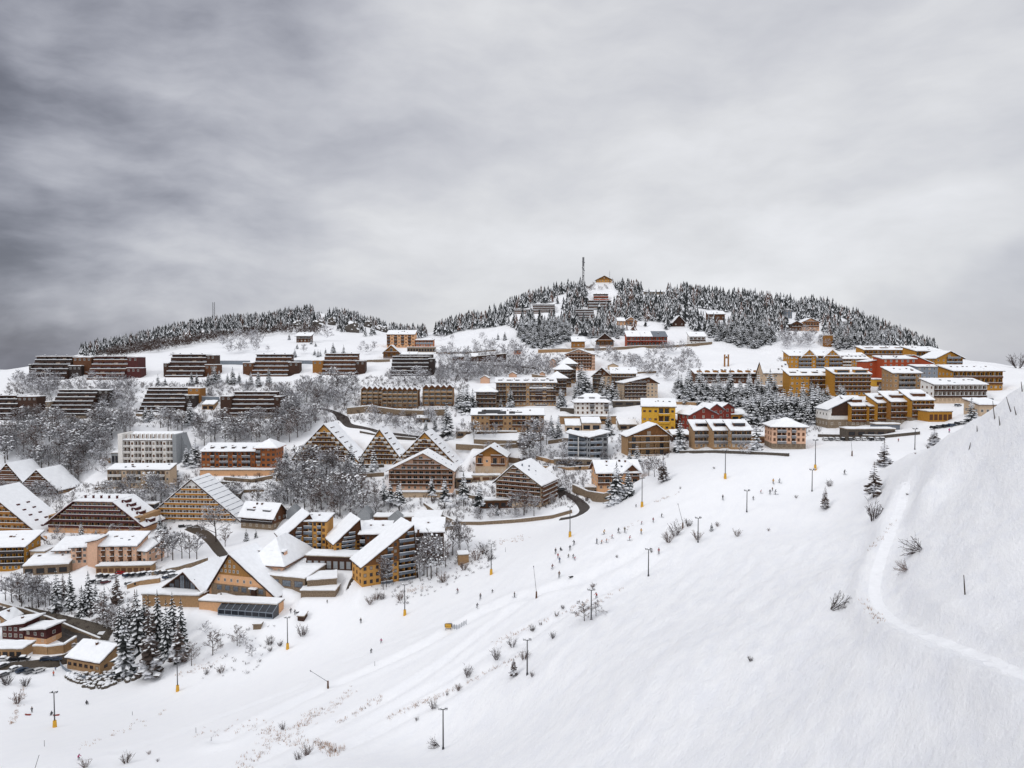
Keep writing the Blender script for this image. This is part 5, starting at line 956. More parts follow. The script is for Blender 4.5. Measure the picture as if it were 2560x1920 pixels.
def fir_mesh(seed, whorls=13, nb=8, rmax=.235, droop=.42, mt='needles', snow=.75, sparse=0.0, z0=.07, lean=0):
    """crown of a fir one unit tall: whorls of drooping sprays, each with snow lying along it"""
    r = random.Random(seed); b = MB(); i_n = mt
    for k in range(whorls):
        q = k / (whorls - 1); z = z0 + (.965 - z0) * q ** .93; R = rmax * (1 - q) ** .8 + .012; a0 = r.random() * 6.28
        n_ = max(4, round(nb * (1 - .45 * q)))
        for j in range(n_):
            if r.random() < sparse: continue
            a = a0 + 6.283 * j / n_ + r.uniform(-.25, .25); L_ = R * r.uniform(.72, 1.16); dz = L_ * droop * r.uniform(.7, 1.3); c, s = cos(a), sin(a); zz = z + r.uniform(-.012, .012)
            wd = L_ * r.uniform(.24, .36)
            pt = lambda t, o, up: (c * L_ * t - s * o, s * L_ * t + c * o, zz - dz * (t ** 1.25) + up)
            sp = [pt(.04, 0, .004), pt(.38, 0, 0), pt(.72, 0, .004), pt(1.0, 0, .02 * L_ / .2)]
            lf = [pt(.25, wd * .75, -.14 * L_), pt(.55, wd, -.20 * L_), pt(.84, wd * .55, -.10 * L_)]
            rt = [pt(.25, -wd * .75, -.14 * L_), pt(.55, -wd, -.20 * L_), pt(.84, -wd * .55, -.10 * L_)]
            for sd in (lf, rt):
                b.poly([sp[0], sp[1], sd[0]], i_n); b.poly([sp[1], sp[2], sd[1], sd[0]], i_n); b.poly([sp[2], sp[3], sd[2], sd[1]], i_n)
            b.poly([sp[1], lf[1], pt(.6, wd * 1.3, -.34 * L_)], i_n); b.poly([sp[1], rt[1], pt(.6, -wd * 1.3, -.34 * L_)], i_n)
            if r.random() < snow:
                w2 = wd * r.uniform(.5, .95); t0 = r.uniform(.15, .35); t1 = r.uniform(.85, 1.04)
                up = .012
                A = pt(t0, 0, up); B_ = pt((t0 + t1) / 2, 0, up + .006); C_ = pt(t1, 0, up + .004)
                Lf = pt((t0 + t1) / 2, w2, up - .07 * L_); Rt = pt((t0 + t1) / 2, -w2, up - .07 * L_)
                b.poly([A, B_, Lf], 'snow_cover'); b.poly([B_, C_, Lf], 'snow_cover'); b.poly([A, Rt, B_], 'snow_cover'); b.poly([B_, Rt, C_], 'snow_cover')
    b.tube((0, 0, .9), (0, 0, 1.0), .012, .002, i_n, 5)
    return b.mesh('crown')
def trunk_mesh(h0, h1, r0, r1, mt='bark', s=6, bend=0):
    b = MB(); k = 4; p = (0, 0, h0)
    for i in range(k):
        t = (i + 1) / k; q = (bend * t * t, 0, h0 + (h1 - h0) * t); b.tube(p, q, r0 + (r1 - r0) * i / k, r0 + (r1 - r0) * t, mt, s, False); p = q
    return b.mesh('trunk')
def bare_meshes(seed, spread=.30, mt='bare_twigs', levels=4, trunk=.26, up=.55, nfirst=7, minr=.0035, clumps=70):
    """(trunk, crown) of a leafless tree one unit tall"""
    r = random.Random(seed); tb = MB(); cb = MB()
    tb.tube((0, 0, -.04), (0, 0, trunk), .016, .012, 'bark', 6, False); top = Vector((r.uniform(-.03, .03), r.uniform(-.03, .03), .72)); tb.tube((0, 0, trunk), top, .012, .006, 'bark', 5, False)
    def strip(p, q, w0, w1, i_):
        d = (q - p); a = d.cross(Vector((r.random() - .5, r.random() - .5, r.random() - .5))).normalized()
        k = len(cb.v); cb.v += [tuple(p + a * w0), tuple(p - a * w0), tuple(q - a * w1), tuple(q + a * w1)]; cb.f.append([k, k + 1, k + 2, k + 3]); cb.m.append(i_)
        a2 = a.cross(d).normalized(); k = len(cb.v); cb.v += [tuple(p + a2 * w0), tuple(p - a2 * w0), tuple(q - a2 * w1), tuple(q + a2 * w1)]; cb.f.append([k, k + 1, k + 2, k + 3]); cb.m.append(i_)
    im = cb.mi(mt)
    def grow(p, d, L_, w, lv):
        d = d.normalized(); q = p + d * L_; strip(p, q, w, max(minr, w * .6), im)
        if lv == 0: return
        for i in range(r.choice((3, 3, 4)) if lv > 1 else r.choice((3, 4, 5))):
            t = r.uniform(.35, 1.0); n_ = Vector((r.gauss(0, 1), r.gauss(0, 1), r.gauss(.25, .7))).normalized()
            grow(p + d * L_ * t, d * .8 + n_ * .75, L_ * r.uniform(.48, .72), max(minr, w * .55), lv - 1)
    ic = cb.mi('snow_cover')
    for i in range(clumps):                                    # snow lying in the forks
        a = r.random() * 6.28; q = r.random() ** .6 * spread * 1.05; z = r.uniform(trunk + .08, .93); k_ = 1 - abs(z - .55) * 1.2; c_ = Vector((cos(a) * q * k_, sin(a) * q * k_, z)); e_ = r.uniform(.010, .022)
        k = len(cb.v); cb.v += [tuple(c_ + Vector((-e_ * 1.6, -e_, 0))), tuple(c_ + Vector((e_ * 1.4, -e_, e_ * .5))), tuple(c_ + Vector((e_ * 1.6, e_, e_))), tuple(c_ + Vector((-e_, e_ * 1.2, e_ * 1.3)))]; cb.f.append([k, k + 1, k + 2, k + 3]); cb.m.append(ic)
    for i in range(nfirst):
        t = (i + .5) / nfirst; z = trunk * .9 + (.72 - trunk * .9) * t; a = i * 2.4 + r.random()
        p = Vector((0, 0, z)) if z < trunk else Vector((0, 0, trunk)).lerp(top, (z - trunk) / (.72 - trunk))
        d = Vector((cos(a), sin(a), up + .9 * t)); grow(p, d, spread * (1 - .35 * t) * r.uniform(.8, 1.15), .0085, levels - 1)
    return tb.mesh('trunk'), cb.mesh('crown')
def shrub_mesh(seed, mt='dark_twigs', nst=26, wide=.7, lean=0, minr=.006):
    """fan of stems with side twigs, one unit tall"""
    r = random.Random(seed); cb = MB(); im = cb.mi(mt)
    def st(p, q, w0, w1):
        d = q - p; a = d.cross(Vector((r.random() - .5, r.random() - .5, r.random() - .5))).normalized(); k = len(cb.v)
        cb.v += [tuple(p + a * w0), tuple(p - a * w0), tuple(q - a * w1), tuple(q + a * w1)]; cb.f.append([k, k + 1, k + 2, k + 3]); cb.m.append(im)
    for i in range(nst):
        a = r.random() * 6.28; d = Vector((cos(a) * wide * r.random() + lean, sin(a) * wide * r.random(), 1)).normalized(); L_ = r.uniform(.55, 1.0); p = Vector((cos(a) * .08, sin(a) * .08, -.06))
        q = p + d * L_ * .6; st(p, q, .013, .009); e = q + (d + Vector((r.gauss(0, .25), r.gauss(0, .25), .1))).normalized() * L_ * .4; st(q, e, .009, minr)
        for j in range(7):
            t = r.uniform(.25, 1); b0 = p.lerp(e, t); st(b0, b0 + (d + Vector((r.gauss(0, .6), r.gauss(0, .6), r.gauss(.1, .3)))).normalized() * L_ * r.uniform(.15, .32), .007, minr)
    return cb.mesh('shrub')
def far_fir(seed):
    """a fir for the far woods: ragged stacked skirts, some of their faces under snow"""
    r = random.Random(seed); b = MB(); i0, i1, i2 = b.mi('far_needles'), b.mi('snow_cover'), b.mi('rusty_twigs'); i0 = i2 if seed % 5 == 4 else i0; nt_ = 5; rm = r.uniform(.17, .22); zc = .06
    for t in range(nt_):
        z0 = zc + (.86 - zc) * t / nt_; z1 = min(1.0, z0 + .30 - .02 * t); R = rm * (1 - t / nt_) ** .85; n_ = 9; k = len(b.v); b.v.append((r.uniform(-.006, .006), r.uniform(-.006, .006), z1))
        for q in range(n_ * 2):
            a = 6.2832 * q / (n_ * 2); rr = R * (r.uniform(.85, 1.2) if q % 2 == 0 else r.uniform(.45, .66)); b.v.append((cos(a) * rr, sin(a) * rr, z0 + (r.uniform(-.03, .02) if q % 2 == 0 else r.uniform(.02, .06))))
        for q in range(n_ * 2):
            b.f.append([k, k + 1 + q, k + 1 + (q + 1) % (n_ * 2)]); b.m.append(i1 if r.random() < .30 else i0)
    return b.mesh('crown')
FIR = [(fir_mesh(i, 13 + i % 3, 8 + i % 2, .20 + .022 * (i % 4), .38 + .05 * (i % 3), snow=.9), trunk_mesh(-.06, .9, .018, .004)) for i in range(6)]
LARCH = [(fir_mesh(40 + i, 15, 7, .21, .18 + .1 * i, 'larch_twigs', .5, .12, .16), trunk_mesh(-.06, .97, .017, .003)) for i in range(3)]
TALLFIR = [(fir_mesh(60 + i, 12, 8, .17, .45, 'needles', .7, .05, .30), trunk_mesh(-.06, .9, .013, .004)) for i in range(3)]
BARE = [bare_meshes(i, .27 + .03 * (i % 3), 'bare_twigs' if i % 3 else 'brown_twigs', 4, .16 + .04 * (i % 3), .75 + .2 * (i % 2), 9, .0034) for i in range(6)]
BROWN = [bare_meshes(20 + i, .28, 'brown_twigs', 4, .14, .7, 9, .0034) for i in range(3)]
SHR = [shrub_mesh(i, ('dark_twigs', 'brown_twigs', 'dark_twigs')[i % 3], 24 + 4 * (i % 3), .8) for i in range(5)]
LEANS = [shrub_mesh(10 + i, 'dark_twigs', 30, .5, (-1.1, .9)[i % 2]) for i in range(2)]
BTREES = []
def plant(kind, u, v, hp, label, group, lib, var=None, dmin=0, wide=1, hm=None, lean=0, pos=None, pos_ok=False):
    g = pos or hit(u, v, dmin)
    if g is None: return None
    if kind == 'bare_tree' and not pos_ok:
        BTREES.append((hp, u, v, label, group, lib, var, dmin, wide, g)); return
    hgt = hm or hp * (g[1] * cos(PITCH) - g[2] * sin(PITCH)) / F
    tr = lib[rng.randrange(len(lib)) if var is None else var]
    root = thing(kind, label, {'fir_tree': 'fir', 'larch_tree': 'larch', 'bare_tree': 'bare tree', 'shrub': 'shrub'}[kind], (g[0], g[1], g[2] - .1), rng.random() * 6.28, group)
    root.scale = (hgt * wide, hgt * wide, hgt)
    if lean: root.rotation_euler = (radians(lean[0]), radians(lean[1]), root.rotation_euler[2])
    if isinstance(tr, tuple):
        for me, nm in zip(tr, ('crown', 'trunk') if kind != 'bare_tree' else ('trunk', 'crown')): link(nm, me, root)
    return root
def bush(u, v, hp, label, group=None, lib=SHR, wide=1.0, dmin=0, lean=None, rz=None):
    g = hit(u, v, dmin)
    if g is None: return
    o = link('shrub', lib[rng.randrange(len(lib))]); s = hp * g[1] / F; o.location = (g[0], g[1], g[2] - .05); o.scale = (s * wide, s * wide, s)
    o.rotation_euler = (radians(lean[0]) if lean else 0, radians(lean[1]) if lean else 0, rng.random() * 6.28 if rz is None else rz)
    tag(o, label, 'shrub', group); return o
FIRS = []
def firs(lst, label, group, lib=FIR, kind='fir_tree', wide=1.0, dmin=235, tall=None):
    """several firs given as (foot u, foot v, height); the tallest gets a label of its own"""
    k = max(range(len(lst)), key=lambda i: lst[i][2])
    for i, (u, v, hp) in enumerate(lst):
        plant(kind, u, v, hp, (tall if tall and i == k else label), group, lib, dmin=dmin, wide=wide); FIRS.append(1)
def inside(p, poly):
    x, y = p; r = False
    for (x0, y0), (x1, y1) in zip(poly, poly[1:] + poly[:1]):
        if (y0 > y) != (y1 > y) and x < (x1 - x0) * (y - y0) / (y1 - y0) + x0: r = not r
    return r
def scatter(poly, n_, sep, seed=0):
    r = random.Random(seed); xs = [p[0] for p in poly]; ys = [p[1] for p in poly]; out = []; k = 0
    while len(out) < n_ and k < n_ * 60:
        k += 1; p = (r.uniform(min(xs), max(xs)), r.uniform(min(ys), max(ys)))
        if inside(p, poly) and all((p[0] - q[0]) ** 2 + ((p[1] - q[1]) * 2) ** 2 > sep * sep for q in out): out.append(p)
    return out
FOOT = []
for (cx, cy, yaw, x0, x1, y0, y1, z) in PADS: FOOT.append((cx, cy, cos(yaw), sin(yaw), x0 - .8, x1 + .8, y0 - 1.2, y1 + 1))
def free(g):
    for (cx, cy, c, s, x0, x1, y0, y1) in FOOT:
        X = g[0] - cx; Y = g[1] - cy
        if abs(X) > 60 or abs(Y) > 60: continue
        lx = X * c + Y * s; ly = -X * s + Y * c
        if x0 < lx < x1 and y0 < ly < y1: return False
    return True
def zone(kind, poly, n_, h0, h1, label, group, lib, seed, sep=9, tall=None, wide=1.0, dmin=235):
    pts = []
    for (u, v) in scatter(poly, n_, sep, seed):
        g = hit(u, v, dmin)
        if g and free(g): pts.append((u, v, g, random.Random(u * 13 + v).uniform(h0, h1)))
    if not pts: return
    k = max(range(len(pts)), key=lambda i: pts[i][3])
    for i, (u, v, g, hp) in enumerate(pts):
        plant(kind, u, v, hp, tall if tall and i == k else label, group, lib, pos=g, wide=wide)
# firs one by one, as they stand
firs([(312,1688,150)], 'dense dark fir next to the tan hut, snow on every branch', None, [FIR[1]], wide=1.05)
firs([(376,1694,130)], 'thin brownish larch with drooping snowy boughs, foremost beside the dense dark fir', None, [LARCH[1]], 'larch_tree', 1.25)
firs([(446,1655,105)], 'snowy larch with raking boughs behind the floodlight mast by the boulder wall', None, [LARCH[2]], 'larch_tree', 1.3)
firs([(301,1630,135),(345,1620,150),(373,1640,156),(417,1640,148),(454,1642,152),(395,1610,140),(432,1606,130),(322,1600,110),(362,1590,105)], 'tall snowy fir in the packed stand behind the tan hut', 'firs of the packed stand behind the hut', FIR[:4] + LARCH[:1] + FIR[4:], wide=.74, tall='tallest snowy fir of the packed stand behind the hut')
firs([(142,1525,108),(176,1522,98),(222,1532,108),(262,1545,82),(292,1512,90),(338,1560,90),(205,1540,80),(240,1520,70),(158,1500,70)], 'frosted fir on the bank above the bending road', 'firs on the bank above the road', FIR[:3] + LARCH, wide=.85)
firs([(203,1354,52)], 'single snowy fir in front of the dark red balcony block', None, [FIR[0]], wide=1.2)
firs([(240,1345,24)], 'small snowy fir under the dark red balcony block', None, [FIR[2]], wide=1.2)
firs([(400,1328,44),(412,1334,34)], 'snowy fir beside the arches of the big triangular house', 'firs by the big triangular house', wide=1.2)
firs([(616,1352,32),(640,1345,24)], 'little snowy fir under the dark dormer chalet', 'firs under the dormer chalet', wide=1.1)
firs([(475,1058,60)], 'lone tall dark fir on the open snow below the wide dark block', None, [FIR[3]], wide=1.25)
firs([(365,1052,40),(378,1048,32)], 'fir growing against the panel roofed stepped block', 'firs against the panel roofed block', wide=1.4)
firs([(304,1030,22)], 'small dark fir at the corner of the panel roofed block', None, wide=1.2)
firs([(395,963,30),(413,963,20)], 'one of two firs on the slope under the stair tower block', 'two firs under the stair tower block', wide=1.2)
firs([(479,962,35),(492,958,28),(521,962,32),(535,955,46),(548,955,32),(519,965,24)], 'fir in the cluster between two stepped blocks of the top row', 'firs between stepped blocks of the top row', wide=1.2, tall='tallest fir between two stepped blocks of the top row')
firs([(582,960,44),(598,956,26),(569,958,26),(627,963,36),(646,964,40),(672,960,42),(616,966,20)], 'fir standing in front of the grey banded stepped block', 'firs before the grey banded block', wide=1.2)
firs([(723,850,18),(737,893,22),(743,872,14),(795,892,20),(801,890,16),(814,884,15),(833,883,28),(859,883,22),(787,888,16),(778,860,16),(789,866,12)], 'little fir dotted on the open slope above the top row', 'little firs on the open upper slope', wide=1.3)
firs([(489,1162,68),(466,1163,52),(478,1158,44)], 'snow loaded fir between the white hotel and the brick hotel', 'firs between white and brick hotel', wide=1.25)
firs([(437,1200,42)], 'bushy snowy fir at the end of the long pale terraced building', None, wide=1.6)
firs([(878,1178,70),(905,1184,50),(934,1184,72)], 'snow heavy fir in front of the three triangular houses', 'firs before the triangular houses', wide=1.25)
firs([(715,1162,46),(690,1188,26)], 'snowy fir at the corner of the brick tower', 'firs at the brick tower', wide=1.2)
firs([(827,1165,44),(842,1160,30)], 'frosted broad fir leaning on the first triangular house', 'firs at the first triangular house', LARCH, 'larch_tree', 1.6)
firs([(960,1266,70),(975,1270,74),(998,1278,82)], 'long trunked fir of the trio under the wide cream chalet', 'trio of long trunked firs', TALLFIR, wide=1.25)
firs([(1079,1252,64)], 'long trunked fir beside the stair ramp of the wide cream chalet', None, TALLFIR, wide=1.25)
firs([(1112,1272,82)], 'long trunked fir on the open snow at the corner of the wide cream chalet', None, TALLFIR, wide=1.2)
firs([(1159,1266,88),(1197,1282,80)], 'tall fir on the open snow between the two brown chalets', 'two firs between the brown chalets', TALLFIR, wide=1.2)
firs([(1243,1288,28)], 'short dark fir below the parking deck of the big corner chalet', None, wide=1.2)
firs([(1011,1152,26),(1099,1150,24),(1054,1146,14)], 'fir tip showing over the wide cream chalet roof', 'firs behind the wide cream chalet', wide=1.3)
firs([(1158,1027,64),(1168,1030,70),(1182,1028,58),(1147,1020,50)], 'snowy fir between the zigzag crown blocks and the central complex', 'firs beside the zigzag crown block', wide=1.2)
firs([(1117,1092,92)], 'very tall dark fir under the curved stone wall', None, [FIR[4]], wide=1.15)
firs([(1087,1078,46),(1065,1080,34)], 'dark fir in the garden under the curved stone wall', 'firs under the curved stone wall', wide=1.15)
firs([(1276,1024,58),(1252,1022,30),(1312,1014,26)], 'white fir standing before the central balcony block', 'firs before the central balcony block', wide=1.3)
firs([(1401,1020,56),(1408,1018,44)], 'white fir at the corner of the central pavilion', 'firs at the central pavilion', wide=1.25)
firs([(1396,1096,58),(1378,1088,52)], 'white fir beside the end of the long brown block', 'firs at the end of the long brown block', wide=1.2)
firs([(1453,976,76),(1463,986,72),(1440,1004,52),(1477,988,38),(1447,990,50)], 'white fir in the dense group between cascading block and dark gable', 'firs between cascading block and dark gable', wide=1.25, tall='tallest white fir between cascading block and dark gable')
firs([(1506,992,58),(1519,1000,58),(1530,1008,60),(1542,1012,52),(1512,1004,40)], 'white fir in front of the long stepped balcony block', 'firs in front of the stepped balcony block', wide=1.25)
firs([(1521,1088,60)], 'broad white fir beside the modern grey block', None, [FIR[5]], wide=1.4)
firs([(1541,1256,104)], 'big snowy fir at the piste edge before the cream chalet', None, [FIR[2]], wide=1.2)
firs([(1570,1242,74)], 'second fir behind the big snowy one at the piste chalet', None, [FIR[3]], wide=1.1)
firs([(1592,1162,56),(1574,1166,44)], 'white fir growing against the unfinished chalet', 'firs at the unfinished chalet', wide=1.3)
firs([(1700,1128,84)], 'isolated white fir beside the beige row houses', None, [FIR[1]], wide=1.25)
firs([(1890,1130,80)], 'white fir between the beige row houses and the pink block', None, [FIR[0]], wide=1.25)
firs([(1658,1204,66)], 'dark ragged fir at the upper edge of the piste', None, LARCH[1:2], 'larch_tree', 1.2)
firs([(2035,1058,94),(2020,1062,60)], 'tall white fir behind the pink block roof', 'firs behind the pink block', wide=1.15)
firs([(2067,1006,46),(2100,1003,48),(2058,1008,40),(2108,1006,44)], 'rounded white fir in front of the mustard dormer blocks', 'firs before the mustard dormer blocks', wide=1.5)
firs([(2428,1057,66)], 'broad dark fir by the parked cars near the ridge', None, [FIR[4]], wide=1.35)
firs([(2200,976,20)], 'small fir on the bank under the yellow low box', None, wide=1.4)
firs([(1245,849,18),(1262,850,22)], 'pair of small firs on the bare slope at the forest edge', 'pair of firs on the bare slope', wide=1.3)
firs([(2210,1165,66)], 'wind bent larch foremost on the path along the ridge', None, [LARCH[0]], 'larch_tree', 1.5, dmin=0)
firs([(2184,1244,92)], 'ragged bare larch above the thicket beside the ridge path', None, [LARCH[2]], 'larch_tree', 1.3, dmin=0)
firs([(2062,1272,58)], 'thin wind bent larch alone on the steep slope', None, [LARCH[1]], 'larch_tree', 1.0, dmin=0)
firs([(2335,1112,42)], 'low larch by the car park at the ridge', None, [LARCH[1]], 'larch_tree', 2.0, dmin=0)
firs([(1284,1690,48)], 'small rusty larch beside the nearest floodlight mast but one', None, [LARCH[0]], 'larch_tree', 1.3, dmin=0)
firs([(1779,1327,22)], 'tiny dark fir on the piste edge among shrubs', None, [FIR[1]], wide=1.2, dmin=0)
zone('fir_tree', [(1690,978),(1870,990),(1940,985),(1945,1040),(1865,1024),(1700,1012)], 36, 52, 72, 'white fir in the grove below the arched dormer hall', 'white firs of the grove below the hall', FIR, 3, 15, 'tallest white fir in the grove below the arched dormer hall', 1.3)
zone('fir_tree', [(1865,1030),(1945,1040),(2045,1020),(2050,1062),(1870,1064)], 30, 58, 84, 'snow loaded fir in the grove behind the pink block', 'firs of the grove behind the pink block', FIR, 4, 15, 'tallest snow loaded fir in the grove behind the pink block', 1.25)
zone('fir_tree', [(1295,835),(1420,830),(1425,852),(1380,868),(1330,872),(1310,858)], 46, 34, 50, 'white fir in the wood above the snowy ledge wall', 'white firs above the ledge wall', FIR, 5, 9, 'tallest white fir in the wood above the snowy ledge wall', 1.25)
zone('fir_tree', [(1440,826),(1560,828),(1570,844),(1480,850)], 30, 20, 32, 'fir in the wood behind the honey wood house', 'firs behind the honey wood house', FIR, 6, 9, 'tallest fir in the wood behind the honey wood house', 1.25)
zone('fir_tree', [(1776,830),(1930,832),(1935,858),(1890,872),(1860,870),(1780,850)], 44, 34, 52, 'fir in the wood between the white house and the concrete tower', 'firs between white house and concrete tower', FIR, 8, 9, 'tallest fir in the wood between white house and concrete tower', 1.2)
zone('fir_tree', [(2085,840),(2250,850),(2300,872),(2090,876)], 44, 32, 50, 'fir in the dark wood above the mustard hotels', 'firs above the mustard hotels', FIR, 9, 9, 'tallest fir in the dark wood above the mustard hotels', 1.2)
# leafless trees
zone('bare_tree', [(0,1085),(60,1062),(290,1066),(480,1068),(440,1086),(300,1092),(272,1130),(266,1190),(190,1205),(0,1160)], 135, 42, 64, 'frosted leafless tree in the grey wood beside the white hotel', 'leafless trees of the wood beside the white hotel', BARE, 21, 8, 'tallest frosted leafless tree in the wood beside the white hotel', 1.25)
zone('bare_tree', [(484,1080),(720,1064),(790,1070),(735,1112),(500,1114)], 58, 44, 64, 'frosted leafless tree standing behind the brick hotel', 'leafless trees behind the brick hotel', BARE, 22, 9, 'tallest leafless tree behind the brick hotel', 1.2)
zone('bare_tree', [(690,1215),(755,1178),(860,1185),(900,1215),(960,1275),(950,1292),(800,1296),(720,1262)], 56, 55, 84, 'grey brown leafless tree in the central wood above the kiosks', 'leafless trees of the wood above the kiosks', BARE, 23, 10, 'tallest leafless tree in the wood above the kiosks', 1.15)
zone('bare_tree', [(30,958),(215,955),(340,966),(345,1040),(300,1066),(225,1056),(262,985),(100,1000)], 56, 28, 46, 'leafless tree between the two rows of stepped blocks', 'leafless trees between the stepped rows', BARE, 24, 8, 'tallest leafless tree between the stepped rows', 1.25)
zone('bare_tree', [(740,985),(800,965),(895,960),(900,1000),(860,1035),(820,1058),(712,1060)], 44, 38, 56, 'leafless tree in the gully beside the curved stone wall', 'leafless trees of the gully', BARE, 25, 8, 'tallest leafless tree in the gully beside the curved stone wall', 1.2)
zone('bare_tree', [(930,955),(1060,950),(1180,925),(1400,915),(1390,935),(1240,945),(1060,965)], 60, 26, 42, 'leafless tree in the gardens under the long dark barn', 'leafless trees under the dark barn', BARE, 26, 10, None, 1.3)
zone('bare_tree', [(1085,890),(1240,870),(1330,885),(1300,915),(1100,912)], 34, 22, 36, 'leafless tree around the long dark barn', 'leafless trees around the dark barn', BARE, 27, 10, None, 1.3)
zone('bare_tree', [(225,1250),(300,1240),(430,1222),(470,1262),(430,1290),(300,1275)], 24, 40, 62, 'frosted tree in the gardens above the big triangular house', 'frosted trees above the big triangular house', BARE, 28, 13, None, 1.3)
zone('bare_tree', [(0,1500),(60,1492),(120,1510),(130,1528),(40,1515)], 12, 54, 82, 'dark boughed frosted tree on the road bank at the picture edge', 'frosted trees on the road bank', BARE, 29, 16, None, 1.2)
zone('bare_tree', [(230,1540),(330,1548),(330,1600),(260,1580)], 14, 44, 70, 'rusty frosted tree on the bank beside the packed fir stand', 'rusty frosted trees on the bank', BROWN, 30, 12, None, 1.2)
for i, (u, v, h) in enumerate([(405,1402,86),(432,1400,78),(455,1396,70),(474,1396,64),(492,1398,70),(420,1394,60)]): plant('bare_tree', u, v, h, 'leafless tree in the row on the mound beside the dark lane', 'leafless trees on the mound by the lane', BARE, i, 235, 1.2)
plant('bare_tree', 540, 1355, 96, 'big frosted tree on the snow bank under the big triangular house', None, BARE, 2, 235, 1.3)
plant('bare_tree', 563, 1366, 52, 'smaller frosted tree on the snow bank next to the big one', None, BARE, 3, 235, 1.2)
plant('bare_tree', 146, 1355, 46, 'frosted tree between ochre triangular house and pink wing', None, BARE, 4, 235, 1.3)
for i, (u, v, h) in enumerate([(280,1336,30),(305,1334,34),(330,1340,26)]): plant('bare_tree', u, v, h, 'frosted little tree before the arches of the dark red balcony block', 'frosted trees before the dark red block', BARE, i + 1, 235, 1.4)
for i, (u, v, h) in enumerate([(1068,1442,112),(1078,1446,120),(1060,1438,104),(1092,1440,90),(1050,1448,70)]): plant('bare_tree', u, v, h, 'slender frosted tree in the clump at the end of the ochre complex', 'frosted clump at the ochre complex', BARE, i, 235, .9)
for i, (u, v, h) in enumerate([(1114,1418,80),(1132,1388,98),(1150,1384,84),(1170,1378,66),(1146,1370,60)]): plant('bare_tree', u, v, h, 'thin leafless tree on the bank behind the clump of the ochre complex', 'thin trees behind the ochre clump', BARE, i, 235, .9)
for i, (u, v, h) in enumerate([(958,1474,90),(966,1468,80)]): plant('bare_tree', u, v, h, 'one of two thin trees in front of the largest ochre gable', 'two thin trees before the ochre gable', BARE, i + 3, 235, .8)
for i, (u, v, h) in enumerate([(532,1638,70),(593,1614,54),(512,1588,40),(628,1648,46),(479,1664,62),(608,1622,44)]): plant('bare_tree', u, v, h, 'round brown bush tree on the bank below the greenhouse', 'bush trees below the greenhouse', BROWN, i % 3, 235, 1.25)
for i, (u, v, h) in enumerate([(1155,1090,44),(1185,1100,52),(1213,1096,40),(1238,1098,44),(1275,1080,28)]): plant('bare_tree', u, v, h, 'leafless tree along the front of the long brown block', 'leafless trees before the long brown block', BARE, i, 235, 1.2)
for i, (u, v, h) in enumerate([(1318,1122,84),(1335,1118,76),(1352,1130,90),(1305,1120,60),(1325,1148,72),(1366,1112,50),(1310,1155,50)]): plant('bare_tree' if i % 3 else 'larch_tree', u, v, h, 'rusty frosted tree in the clump between the yellow chalet and grey block', 'rusty clump above the big corner chalet', BARE if i % 3 else LARCH, i % 3, 235, 1.25)
for i, (u, v, h) in enumerate([(1430,1222,44),(1408,1215,34),(1395,1180,30),(1510,1160,40),(1550,1120,36),(1560,1108,30),(1622,1190,54),(1636,1192,50),(1610,1190,46),(1648,1196,48),(1855,1136,36),(1868,1138,30)]): plant('bare_tree', u, v, h, 'small frosted tree by the walls near the piste chalet and beige houses', 'small frosted trees along the village edge', BARE, i % 6, 235, 1.2)
for i, (u, v, h) in enumerate([(1310,1288,74),(1335,1290,54),(1290,1286,60),(1380,1262,30)]): plant('bare_tree', u, v, h, 'snow crusted tree in front of the big corner chalet', 'snow crusted trees before the corner chalet', BARE, i, 235, 1.3)
for i, (u, v, h) in enumerate([(1330,900,26),(1340,905,22),(1540,910,28),(1560,905,22),(1580,915,34),(1595,912,30),(1620,892,24),(1630,935,26),(1715,905,34),(1722,900,30),(1705,905,24),(1668,950,30),(1680,952,34),(1950,912,22),(1960,912,24),(1000,860,22),(1105,850,20),(1130,852,18),(1206,852,24),(1185,865,20),(1280,860,16),(1265,945,24),(1490,880,20)]): plant('bare_tree', u, v, h, 'leafless tree scattered on the white slope under the upper road', 'leafless trees on the white upper slope', BARE, i % 6, 235, 1.3)
zone('bare_tree', [(1945,845),(2060,838),(2070,868),(1960,876)], 24, 22, 34, 'leafless tree on the bank under the knoll chalet', 'leafless trees under the knoll chalet', BARE, 31, 8, None, 1.3)
zone('bare_tree', [(545,855),(640,848),(660,880),(570,888)], 22, 20, 32, 'leafless tree in the coppice on the open upper slope', 'leafless trees of the upper coppice', BARE, 32, 9, None, 1.3)
for i, (u, v, h) in enumerate([(760,885,28),(670,880,18),(405,880,20),(430,895,16),(320,905,14),(900,880,18),(920,886,26),(935,880,30),(908,870,20)]): plant('bare_tree', u, v, h, 'rusty leafless tree alone on the open slope above the top row', 'single rusty trees on the open slope', BROWN, i % 3, 235, 1.5)
plant('bare_tree', 815, 852, 42, 'big rusty larch like tree beside the lone house on the slope', None, BROWN, 1, 235, 1.5)
zone('bare_tree', [(35,950),(95,960),(90,990),(25,985)], 8, 26, 40, 'grey leafless tree at the end of the top row by the mist', 'leafless trees at the misty end', BARE, 33, 12, None, 1.3)
